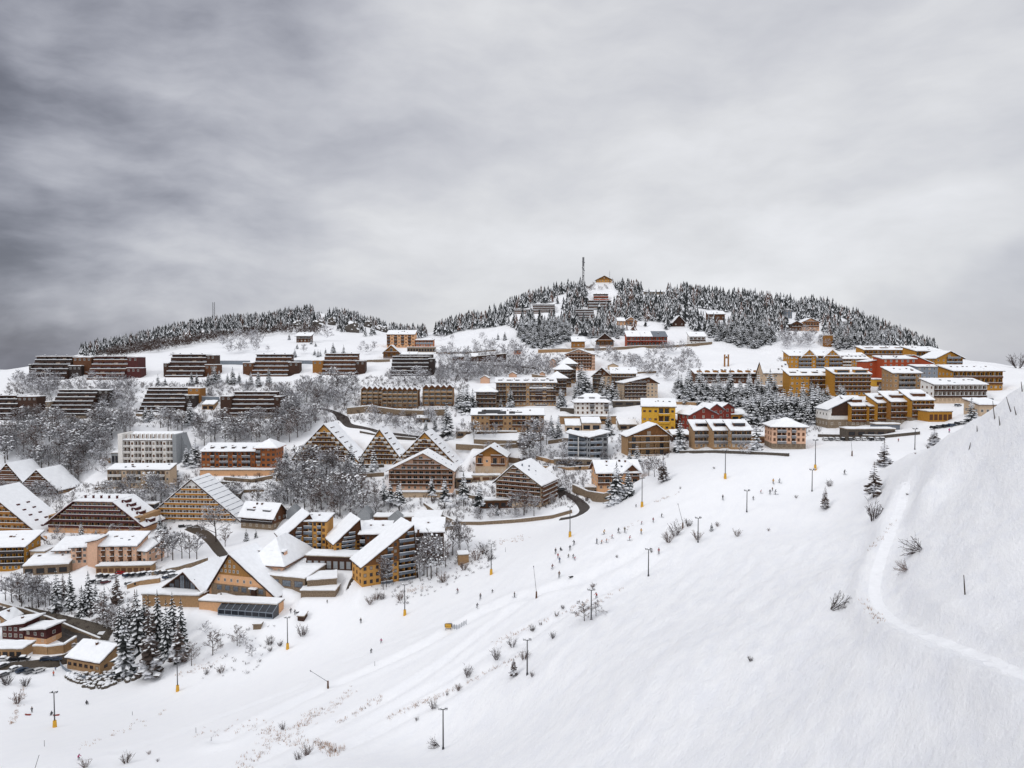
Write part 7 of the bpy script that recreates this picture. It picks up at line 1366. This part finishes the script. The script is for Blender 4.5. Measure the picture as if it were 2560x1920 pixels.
for a in [(1510,1336,12,'skier in a yellow jacket above the family group',YL,'ski',60),(1546,1332,12,'skier in dark clothes beside another on the upper piste',DK,'ski',30),(1562,1331,12,'skier in grey green next to the one in dark clothes',GR,'stand',20),(1603,1334,12,'skier in an orange yellow jacket and black trousers',YL,'stand',0),(1530,1345,8,'small child in red between the skiers',RD,'ski',40),(1574,1351,11,'skier in a red jacket turning on the upper piste',RD,'ski',80),
 (1492,1359,12,'grey blue adult standing beside children in orange',GY_,'stand',30),(1504,1359,9,'first child in orange beside the grey blue adult',OR,'ski',50),(1516,1356,9,'second child in orange, apart from the grey blue adult',OR,'ski',40),(1435,1362,11,'skier in dark violet below the yellow padded mast',DK,'ski',-30),(1425,1375,11,'black clad skier bending over',BK,'ski',0),(1402,1376,9,'black clad person crouching with poles spread',BK,'sit',30),
 (1389,1384,13,'dark skier standing at the edge of the lesson group',DK,'stand',10),(1395,1395,11,'skier in a dark red jacket in the lesson group',RD,'stand',0),(1399,1406,12,'skier in a blue jacket in the lesson group',BL,'stand',10),(1421,1394,9,'skier in brown green turning in the lesson group',GR,'ski',20),(1433,1395,9,'dark skier at the shoulder of the child in pink',DK,'ski',20),(1437,1400,8,'child in pink red held by a dark skier',(.45, .05, .08),'ski',30),
 (1381,1422,11,'skier in brownish red sliding below the lesson group',(.16, .04, .03),'ski',20),(1398,1443,14,'skier in brown standing near the black sledge',(.09, .05, .03),'stand',0),(1286,1493,12,'snowboarder in white trousers and black jacket',BK,'stand',60),(1491,1496,18,'tall skier in a full red suit under the double bare tree mast',(.30, .03, .02),'ski',-40),(1647,1384,13,'skier in dark red on the groomed lane above the mast',(.25, .02, .03),'stand',-20),
 (1604,1311,8,'small child in purple red higher up the piste',(.22, .03, .07),'ski',40),(1633,1305,10,'skier in plum red higher up the piste',(.20, .03, .05),'stand',0),(1654,1293,9,'black clad skier with poles out, highest near the lance',BK,'ski',40),(1590,1268,7,'dark skier at the foot of a yellow padded mast',BK,'ski',0),(1933,1209,11,'skier in yellow ochre standing under the beige houses',YL,'stand',0),(1948,1207,10,'grey snowboarder facing the skier in yellow ochre',GY_,'ski',50),
 (1902,1233,8,'small child in red beside three black skiers',RD,'ski',60),(1925,1235,10,'black skier leaning on his poles in the group of three',BK,'ski',-20),(1931,1227,8,'skier in brown behind two black skiers',(.13, .06, .02),'stand',0),(1938,1236,11,'black skier in a wide lunge in the group of three',BK,'ski',80),(1883,1249,8,'dark skier below the group of three',DK,'ski',0),(1807,1249,11,'dark skier alone on the middle piste',DK,'stand',0),(2111,1186,11,'dark skier alone near the ridge larches',BK,'ski',20),
 (1144,1482,11,'skier in maroon on the lower piste bend',(.13, .02, .03),'ski',-20),(1201,1498,14,'tall grey clad skier on the lower piste bend',(.09, .09, .10),'stand',0),(1231,1483,9,'black crouched skier beside the tall grey one',BK,'ski',10),(1193,1520,11,'dark and white skier below the tall grey one',DK,'ski',30),(953,1608,11,'skier in magenta in mid piste',MG,'ski',10),(928,1633,11,'black skier crouching below the magenta one',BK,'ski',30),(902,1558,12,'black clad person standing below the lane',BK,'stand',0),
 (727,1533,13,'first of two dark walkers near the old shed',DK,'walk',40),(737,1537,16,'second of two dark walkers, with a dark sledge',BK,'walk',60),(818,1508,8,'dark walker under the stone terrace block',BK,'stand',0),(80,1781,13,'black clad person standing with a sledge at the lower piste edge',BK,'stand',0),(129,1787,8,'dark person sitting in the snow behind the yellow padded mast',DK,'sit',20),(217,1760,9,'person in plum sitting alone in the snow',(.06, .03, .06),'sit',50),(197,1900,14,'skier in magenta racing down at the picture edge',MG,'ski',60),
 (134,1690,12,'person in orange red standing at the end of the parked cars',(.50, .09, .04),'stand',0),(139,1676,9,'dark person beside the parked cars',BL,'stand',0),(553,1494,11,'black clad person on the hotel terrace',BK,'walk',0),(2246,1105,8,'red clad person by the car park',RD,'stand',0),(2373,1082,12,'person in bright pink at the car park near the ridge',(.55, .04, .22),'stand',0)]:
    u, v, h, lab, col, pose, rz = a; person(u, v, h, lab, col, pose, rz, skis='walk' not in pose and 'sit' not in pose and u > 300 and 'terrace' not in lab and 'person' not in lab)
for i, (u, v, lab) in enumerate([(56,1590,'walker in black on the road bend'),(116,1556,'first of two walkers beside the stone parapet'),(123,1558,'second of two walkers beside the stone parapet'),(174,1574,'walker in black before the earth bank'),(182,1576,'walker beside the one in black before the earth bank')]):
    person(u, v, 11, lab, BK if i % 2 else (.10, .02, .02), 'walk', 60, False, 0, 'walkers on the road')
# sledges and a tube
for u, v, rz, m_, lab in [(1428,1443,30,'black','black tube sledge lying by the skier in brown'),(71,1788,0,'red','red sledge in the snow beside the black clad person'),(744,1532,40,'black','dark sledge held by the second dark walker'),(142,1789,20,'red','small red sledge beside the sitting person')]:
    g = hit(u, v); b = MB().box(-.75, .75, -.3, .3, .12, .3, m_).prism([(-.75, .12), (-.75, .3), (-1.0, .5), (-1.0, .42)], 'y', -.28, .28, m_).box(-.7, .7, -.28, -.2, 0, .12, m_).box(-.7, .7, .2, .28, 0, .12, m_); o = b.build('sledge'); o.location = g; o.rotation_euler = (0, 0, radians(rz)); tag(o, lab, 'sledge', 'sledges in the snow')
# ------------------------------------------------------------------ cars
def car_parts(colname, col):
    mat(colname, col, .3, .05, metal=.2)
    b = MB(); prof = [(-2.1, .35), (2.05, .35), (2.1, .7), (1.95, .86), (1.05, .95), (.45, 1.42), (-1.35, 1.46), (-2.0, .98), (-2.12, .72)]
    b.prism(prof, 'y', -.86, .86, colname); body = b.fixed('body')
    g = MB().prism([(.98, .98), (.44, 1.39), (-1.3, 1.42), (-1.85, .99)], 'y', -.875, .875, 'glass').box(-2.0, -1.6, -.7, .7, 1.0, 1.3, 'glass').fixed('windows')
    s = MB().prism([(.5, 1.425), (.3, 1.66), (-1.2, 1.70), (-1.5, 1.46)], 'y', -.8, .8, 'snow_cover').prism([(2.0, .87), (1.9, 1.02), (1.1, 1.12), (1.05, .96)], 'y', -.78, .78, 'snow_cover').fixed('snow_cover')
    return body, g, s
wh = MB().tube((0, -.11, 0), (0, .11, 0), .33, .33, 'tyre', 10).tube((0, -.115, 0), (0, .115, 0), .17, .17, 'rail_grey', 8).fixed('wheel')
CARS = {k: car_parts('paint_' + k, c) for k, c in dict(black=(.012, .012, .014), white=(.6, .6, .6), grey=(.14, .145, .15), red=(.35, .012, .015), blue=(.03, .05, .09), wine=(.10, .015, .02)).items()}
def car(u, v, rz, col, label, group, dmin=235, snow=True):
    g = hit(u, v, dmin)
    if g is None: return
    root = thing('parked_car', label, 'car', (g[0], g[1], g[2] + .1), radians(rz), group)
    body, gl, s = CARS[col]; link('body', body, root); link('windows', gl, root)
    if snow: link('snow_cover', s, root)
    for x in (-1.3, 1.3):
        for y in (-.8, .8): link('wheel', wh, root, (x, y, .33))
    for y in (-.62, .62): MB_l = link('headlight', HL, root, (2.08, y, .66))
HL = MB().box(-.03, .03, -.17, .17, -.07, .07, 'lamp').fixed('headlight')
PG_ = 'cars in the snowy car park'
n_ = 0
cols = ['grey', 'black', 'white', 'blue', 'black', 'grey', 'black', 'white', 'grey', 'black']
for i, (u, v) in enumerate([(252,1442),(268,1443),(284,1444),(318,1441),(334,1440),(350,1439),(362,1437),(378,1436),(398,1434),(412,1434),(428,1434)]): car(u, v, 60, cols[i % 10], 'snow capped car in the upper rank of the snowy car park', PG_)
car(300, 1436, 20, 'red', 'bright red car parked under the garage row', None, snow=False)
car(362, 1424, 15, 'white', 'white car on the ledge behind the car park wall', None)
car(378, 1420, 15, 'grey', 'snowed in car on the ledge beside the white one', None)
car(330, 1430, 15, 'white', 'snow heaped car beside the bright red one', None)
for u, v, c_, lab in [(236,1456,'black','black car with snow on the roof at the outer end of the lower rank'),(250,1457,'white','white car in the lower rank next to the wine red one'),(264,1458,'wine','wine red car in the lower rank behind the firs'),(324,1462,'grey','grey car standing alone low in the car park'),(346,1461,'black','dark car with open tailgate low in the car park'),(418,1446,'blue','snow covered car near the glass wing roof'),(432,1442,'grey','half buried car against the glass wing roof')]: car(u, v, 50, c_, lab, None)
for u, v, rz, c_, lab, sn in [(8,1668,70,'grey','grey car at the picture edge of the muddy lane',True),(38,1676,66,'white','white rounded car parked nose to the bank',True),(56,1680,60,'blue','dark car beside the white rounded one',False),(76,1682,58,'grey','steel grey car in the muddy parking lane',False),(98,1680,58,'white','white car last in the muddy parking lane',False),(116,1652,20,'blue','dark blue estate car on the muddy lane',False),(38,1652,10,'black','black car before the low tan shop',False),(10,1652,10,'white','white car before the low tan shop',True),(60,1650,10,'black','second black car before the low tan shop, near the boulders',True),(184,1618,30,'white','snow covered van like car by the tan curved wall',True),(140,1652,20,'blue','turquoise dark car end of the muddy lane',False),(8,1690,66,'grey','snowy grey car nosing in at the picture edge',True)]: car(u, v, rz, c_, lab, None, 235, sn)
for i, u in enumerate([2062,2076,2092,2108,2124,2142,2158,2176,2192,2204]): car(u, 1101, 85, ['white', 'grey', 'white', 'black', 'grey', 'white', 'white', 'black', 'white', 'grey'][i], 'snow covered car in the rank under the mustard row', 'cars under the mustard row')
for i, (u, v) in enumerate([(2335,1072),(2350,1070),(2365,1068),(2380,1066),(2396,1062),(2410,1060)]): car(u, v, 20, ['black', 'grey', 'black', 'blue', 'black', 'white'][i], 'dark car crowded behind the ridge near the person in pink', 'cars behind the ridge')
for u, v, c_, lab in [(2478,1002,'blue','blue car beside the white lodge'),(2395,1016,'grey','snow covered car on the road to the white lodge'),(1652,870,'black','dark car on the upper road below the barest slate roof'),(1430,1166,'grey','snowed car below the grey block podium'),(1455,1172,'black','dark car on the yard below the grey block'),(1406,1226,'grey','grey car coming down the lane by the corner chalet'),(475,1318,'white','white car under the arches of the big triangular house'),(456,1318,'black','dark car under the arches of the big triangular house'),(358,1330,'red','orange red car at the end of the dark red balcony block')]: car(u, v, 20, c_, lab, None)
# ------------------------------------------------------------------ masts, sheds, boulders, fences
g = hit(1458, 722, 600); k = g[1] / F; root = thing('radio_mast', 'thick lattice radio mast on the main hilltop', 'radio mast', g); h = 78 * k
r_ = random.Random(3)
b = MB()
for x, y in ((-.9, -.9), (.9, -.9), (.9, .9), (-.9, .9)): b.tube((x, y, -3), (x, y, h), .22, .18, 'pole_metal', 5)
for i in range(22):
    z = h * i / 22; z2 = h * (i + 1) / 22
    for (x, y), (x2, y2) in (((-.9, -.9), (.9, -.9)), ((.9, -.9), (.9, .9)), ((.9, .9), (-.9, .9)), ((-.9, .9), (-.9, -.9))): b.tube((x, y, z), (x2, y2, z2), .1, .1, 'pole_metal', 4, False); b.tube((x2, y2, z), (x, y, z2), .1, .1, 'pole_metal', 4, False)
b.build('lattice', root)
MB().tube((0, 0, h * .72), (0, 0, h), 1.25, 1.25, 'rail_grey', 8).build('antenna_drum', root)
for i in range(9):
    a = r_.random() * 6.28; z = h * r_.uniform(.25, .95); MB().tube((cos(a) * 1.1, sin(a) * 1.1, z), (cos(a) * 1.8, sin(a) * 1.8, z), .8, .7, 'rail_grey', 8).build('dish', root)
g = hit(1524, 706, 600); k = g[1] / F; root = thing('antenna', 'thin aerial behind the summit lodge', 'aerial', g); h = 32 * k
MB().tube((0, 0, -1), (0, 0, h), .22, .10, 'pole_metal', 5).build('rod', root)
for z in (.55, .7, .82): MB().tube((-.9, 0, h * z), (.9, 0, h * z), .1, .1, 'pole_metal', 4).build('element', root)
g = hit(535, 818, 600); k = g[1] / F; root = thing('radio_mast', 'thin twin legged mast on the lower hill', 'radio mast', g); h = 62 * k
for x in (-1.2, 1.2): MB().tube((x, 0, -3), (x, 0, h), .38, .3, 'metal', 5).build('leg', root)
b = MB()
for i in range(16): b.tube((-1.2, 0, h * i / 16), (1.2, 0, h * (i + 1) / 16), .14, .14, 'metal', 4, False)
b.build('bracing', root)
low_block('old_shed', 'small rusty shed leaning in the snow near the greenhouse mast', 744, 760, 1541, 1553, 'dark_brown', -10, 3, 'my', 5, 0, cat='shed', sn=.3, pad=False)
low_block('piste_hut', 'little tan brick hut on the bank by the brush', 1146, 1172, 1388, 1410, 'beige', 10, 5, 'flat', 0, 0, cat='hut', sn=.4, pad=False)
low_block('ruin', 'broken brown wall stub beside the greenhouse', 633, 652, 1562, 1574, 'stone', 0, 2, 'flat', 0, 0, cat='ruin', sn=.15, pad=False)
g = hit(1121, 1572); root = thing('snow_gun', 'yellow snow gun box beside the blue net fence', 'snow gun', g)
MB().box(-1.0, 1.0, -.6, .6, .6, 1.7, 'pad_yellow').build('housing', root); MB().tube((-1.2, 0, 1.1), (1.1, 0, 1.3), .62, .62, 'pole_metal', 10).build('barrel', root)
for x in (-.7, .7): MB().tube((x, -.5, .7), (x * 1.3, -.7, -.2), .07, .07, 'pole_metal', 5).build('leg', root)
q0, q1 = Vector(hit(1130, 1570)), Vector(hit(1166, 1562)); root = thing('net_fence', 'blue net fence running from the yellow snow gun', 'net fence', q0)
for i in range(7):
    p = (q1 - q0) * i / 6; p.z = G(q0.x + p.x, q0.y + p.y) - q0.z; MB().tube(p + Vector((0, 0, -.3)), p + Vector((0, 0, 1.8)), .06, .06, 'slate', 5).build('post', root)
b = MB()
for i in range(6):
    p = (q1 - q0) * i / 6; p2 = (q1 - q0) * (i + 1) / 6; p.z = G(q0.x + p.x, q0.y + p.y) - q0.z; p2.z = G(q0.x + p2.x, q0.y + p2.y) - q0.z
    for z in (.3, .6, .9, 1.2, 1.5): b.tube(p + Vector((0, 0, z)), p2 + Vector((0, 0, z)), .03, .03, 'slate', 4, False)
    for t in range(6): a = p.lerp(p2, t / 6); b.tube(a + Vector((0, 0, .3)), a + Vector((0, 0, 1.5)), .025, .025, 'slate', 4, False)
b.build('net', root)
def fence(name, label, pts, h=1.1, mt='rail_grey', dmin=235, panel=False):
    q = [Vector(hit(u, v, dmin)) for u, v in pts]; root = thing(name, label, 'fence', q[0])
    line = []
    for a, c in zip(q[:-1], q[1:]):
        k = max(1, int((c - a).length / 2.2)); line += [a.lerp(c, i / k) for i in range(k)]
    line.append(q[-1]); line = [Vector((p.x, p.y, G(p.x, p.y))) - q[0] for p in line]; b = MB()
    for p in line: MB().box(p.x - .06, p.x + .06, p.y - .06, p.y + .06, p.z - .4, p.z + h, mt).build('post', root)
    for a, c in zip(line[:-1], line[1:]):
        if panel: b.poly([a + Vector((0, 0, .1)), c + Vector((0, 0, .1)), c + Vector((0, 0, h - .05)), a + Vector((0, 0, h - .05))], mt)
        for z in (.45, .95): b.tube(a + Vector((0, 0, z * h)), c + Vector((0, 0, z * h)), .05, .05, mt, 4, False)
    b.build('rail', root)
fence('yard_fence', 'grey rail fence around the snowy yard of the maroon house', [(86,1618),(120,1622),(150,1618),(178,1606),(182,1596),(165,1590)])
fence('hut_fence', 'grey mesh fence around the terrace of the tan hut', [(150,1662),(170,1682),(205,1697),(240,1698),(290,1692),(340,1686),(358,1678)], 1.3, 'blue_grey', panel=True)
# boulder revetment
c0 = hit(250, 1712); root = thing('boulder_wall', 'revetment of dark snow capped boulders under the tan hut', 'boulder wall', c0); r_ = random.Random(9); b = MB(); s = MB()
for i in range(170):
    t = r_.random(); u = 166 + 186 * t; lo = 1694 + 30 * sin(pi * min(1, t * 1.25)); v = r_.uniform(1688 - 2 * t * 4, lo if t < .8 else 1712 - (t - .8) * 60); g = hit(u, v)
    if not g: continue
    p = Vector(g) - Vector(c0); R = r_.uniform(.45, 1.0); n = 7; k = len(b.v); im = b.mi('dark_stone')
    rings = []
    for zz, rr in ((-.6, .9), (0, 1.15), (.55, .85), (.8, .4)):
        rings.append([len(b.v) + q for q in range(n)]); b.v += [tuple(p + Vector((cos(6.28 * q / n) * R * rr * r_.uniform(.8, 1.2), sin(6.28 * q / n) * R * rr * r_.uniform(.8, 1.2), zz * R + .25))) for q in range(n)]
    for A_, B_ in zip(rings[:-1], rings[1:]):
        for q in range(n): b.f.append([A_[q], A_[(q + 1) % n], B_[(q + 1) % n], B_[q]]); b.m.append(im)
    b.f.append(rings[-1]); b.m.append(im)
    s.box(p.x - R * .6, p.x + R * .6, p.y - R * .5, p.y + R * .5, p.z + .25 + R * .7, p.z + .25 + R * 1.02, 'snow_cover')
bo = b.build('boulder', root, fix=False); bo.name = 'stonework'; s.build('snow_cover', root)
# crags on the lower hill
for i, (u, v, w, h, lab) in enumerate([(745,815,20,12,'snow capped crag above the lone house on the slope'),(795,820,26,18,'broad dark crag in the middle of the lower hill'),(830,812,18,16,'pointed crag near the bare summit patch'),(880,830,30,22,'big crag with a dark overhang over the open slope'),(920,818,16,14,'small crag among the firs of the lower hill'),(955,828,26,12,'low crag near the cream hotel'),(860,800,18,10,'high crag under the summit patch')]):
    g = hit(u, v, 500); k = g[1] / F; bm = bmesh.new(); bmesh.ops.create_icosphere(bm, subdivisions=3, radius=1); r_ = random.Random(i)
    from mathutils import noise as mn
    for vv in bm.verts:
        d = mn.noise(vv.co * 1.7 + Vector((i * 7, 0, 0))) * .5 + mn.noise(vv.co * 4 + Vector((0, i * 5, 0))) * .25; vv.co *= 1 + d; vv.co.x *= w * k * .55; vv.co.y *= w * k * .4; vv.co.z *= h * k * .9
    me = bpy.data.meshes.new('crag'); bm.to_mesh(me); bm.free(); me.materials.append(M['rock']); me.materials.append(M['snow_cover'])
    for p in me.polygons: p.material_index = 1 if p.normal.z > .45 else 0
    o = link('crag', me); o.location = (g[0], g[1], g[2] + h * k * .25); tag(o, lab, 'crag', 'crags on the lower hill')
# ------------------------------------------------------------------ sky and light
wd = bpy.data.worlds.new('World'); SC.world = wd; wd.use_nodes = True; nt = wd.node_tree; nt.nodes.clear(); N = nt.nodes.new; L = nt.links.new
out = N('ShaderNodeOutputWorld'); mixs = N('ShaderNodeMixShader'); bg1 = N('ShaderNodeBackground'); bg2 = N('ShaderNodeBackground')
sky = N('ShaderNodeTexSky'); sky.sky_type = 'NISHITA'; sky.sun_disc = False
SUN_EL, SUN_AZ = radians(38), radians(-118)        # azimuth clockwise from +Y
sky.sun_elevation = SUN_EL; sky.sun_rotation = SUN_AZ
L(sky.outputs[0], bg1.inputs[0]); bg1.inputs[1].default_value = .08
tc = N('ShaderNodeTexCoord')
def math_(op, a, b=None, c=None, clamp=False):
    nd = N('ShaderNodeMath'); nd.operation = op; nd.use_clamp = clamp
    for i, x in enumerate((a, b, c)):
        if x is None: continue
        if isinstance(x, (int, float)): nd.inputs[i].default_value = x
        else: L(x, nd.inputs[i])
    return nd.outputs[0]
def blob(az, el, r0, r1):
    """1 towards (az, el) degrees, falling to 0 from r0 to r1 degrees away"""
    d = (sin(radians(az)) * cos(radians(el)), cos(radians(az)) * cos(radians(el)), sin(radians(el)))
    vm = N('ShaderNodeVectorMath'); vm.operation = 'DOT_PRODUCT'; L(WARP, vm.inputs[0]); vm.inputs[1].default_value = d
    mr = N('ShaderNodeMapRange'); mr.interpolation_type = 'SMOOTHSTEP'; L(vm.outputs['Value'], mr.inputs[0])
    mr.inputs[1].default_value = cos(radians(r1)); mr.inputs[2].default_value = cos(radians(r0)); return mr.outputs[0]
# turbulence that bends the big cloud masses
nzw = N('ShaderNodeTexNoise'); nzw.inputs['Scale'].default_value = 3.2; nzw.inputs['Detail'].default_value = 4; L(tc.outputs['Generated'], nzw.inputs['Vector'])
vs = N('ShaderNodeVectorMath'); vs.operation = 'SUBTRACT'; L(nzw.outputs['Color'], vs.inputs[0]); vs.inputs[1].default_value = (.5, .5, .5)
vsc = N('ShaderNodeVectorMath'); vsc.operation = 'SCALE'; L(vs.outputs[0], vsc.inputs[0]); vsc.inputs['Scale'].default_value = .10
va = N('ShaderNodeVectorMath'); va.operation = 'ADD'; L(tc.outputs['Generated'], va.inputs[0]); L(vsc.outputs[0], va.inputs[1])
WARP = va.outputs[0]
def streaks(scale, rot, stretch, detail, seed):
    mp = N('ShaderNodeMapping'); mp.inputs['Rotation'].default_value = rot; mp.inputs['Scale'].default_value = stretch; mp.inputs['Location'].default_value = (seed, seed * .7, 0)
    L(WARP, mp.inputs[0]); nz = N('ShaderNodeTexNoise'); nz.inputs['Scale'].default_value = scale; nz.inputs['Detail'].default_value = detail; nz.inputs['Roughness'].default_value = .55
    L(mp.outputs[0], nz.inputs['Vector']); return math_('SUBTRACT', nz.outputs['Fac'], .5)
val = None
def add(x, k):
    global val
    t = math_('MULTIPLY', x, k); val = t if val is None else math_('ADD', val, t)
BASE = .80
spn = N('ShaderNodeSeparateXYZ'); L(WARP, spn.inputs[0])
def ramp(x, a, b):
    mr = N('ShaderNodeMapRange'); mr.interpolation_type = 'SMOOTHSTEP'; L(x, mr.inputs[0]); mr.inputs[1].default_value = a; mr.inputs[2].default_value = b; return mr.outputs[0]
X_, Z_ = spn.outputs['X'], spn.outputs['Z']
westy = ramp(X_, .02, -.62)
add(westy, -.43)                       # heavy grey bank
add(ramp(Z_, .06, .52), -.14)          # duller overhead of the bright band
add(ramp(X_, .46, .64), -.12)          # grey edge over the ridge
add(blob(-37, 5, 1, 12), -.13)
add(blob(-34, 29, 2, 20), -.15)
add(blob(-28, 18, 1, 12), .10)
add(blob(-14, 20, 1, 13), -.04)
add(blob(-16, 4, 1, 12), -.02)
add(blob(37, 0, 1, 10), -.12)
add(ramp(Z_, .55, .95), .75)           # brightness added to the unseen zenith, to lift the snow
stk = math_('MULTIPLY', streaks(2.6, (0, radians(-24), 0), (1, 1, 3.0), 5, 1.3), .55)
stk2 = math_('MULTIPLY', streaks(6.5, (0, radians(-20), 0), (1, 1, 2.3), 8, 4.1), .38)
amp = math_('MULTIPLY_ADD', westy, .55, .5)
add(ramp(spn.outputs['Y'], .1, -.7), .30)       # more brightness added out of view, behind the viewer, for the snow
add(math_('MULTIPLY', math_('ADD', stk, stk2), amp), 1.5)
tot = math_('ADD', val, BASE)
tot = math_('SMOOTH_MAX', math_('MINIMUM', tot, 1.9), .17, .16)
comb = N('ShaderNodeMix'); comb.data_type = 'RGBA'
mrc = N('ShaderNodeMapRange'); L(tot, mrc.inputs[0]); mrc.inputs[1].default_value = .1; mrc.inputs[2].default_value = .75
L(mrc.outputs[0], comb.inputs[0]); comb.inputs[6].default_value = (.92, .96, 1.18, 1); comb.inputs[7].default_value = (.99, 1.0, 1.035, 1)
vm2 = N('ShaderNodeVectorMath'); vm2.operation = 'SCALE'; L(comb.outputs[2], vm2.inputs[0]); L(tot, vm2.inputs['Scale'])
L(vm2.outputs[0], bg2.inputs[0]); bg2.inputs[1].default_value = 1.0
mixs.inputs[0].default_value = .93; L(bg1.outputs[0], mixs.inputs[1]); L(bg2.outputs[0], mixs.inputs[2]); L(mixs.outputs[0], out.inputs[0])
sl = bpy.data.lights.new('sun', 'SUN'); so = bpy.data.objects.new('sun', sl); COL.objects.link(so)
sl.energy = .85; sl.angle = radians(18); sl.color = (1, .97, .93)
dv = Vector((sin(SUN_AZ) * cos(SUN_EL), cos(SUN_AZ) * cos(SUN_EL), sin(SUN_EL)))
so.rotation_euler = dv.to_track_quat('Z', 'Y').to_euler()
SC.view_settings.view_transform = 'Standard'; SC.view_settings.look = 'None'; SC.view_settings.gamma = 1; SC.view_settings.exposure = 0
SC.view_settings.use_curve_mapping = False
SC.cycles.max_bounces = 6; SC.cycles.diffuse_bounces = 3; SC.cycles.transparent_max_bounces = 4
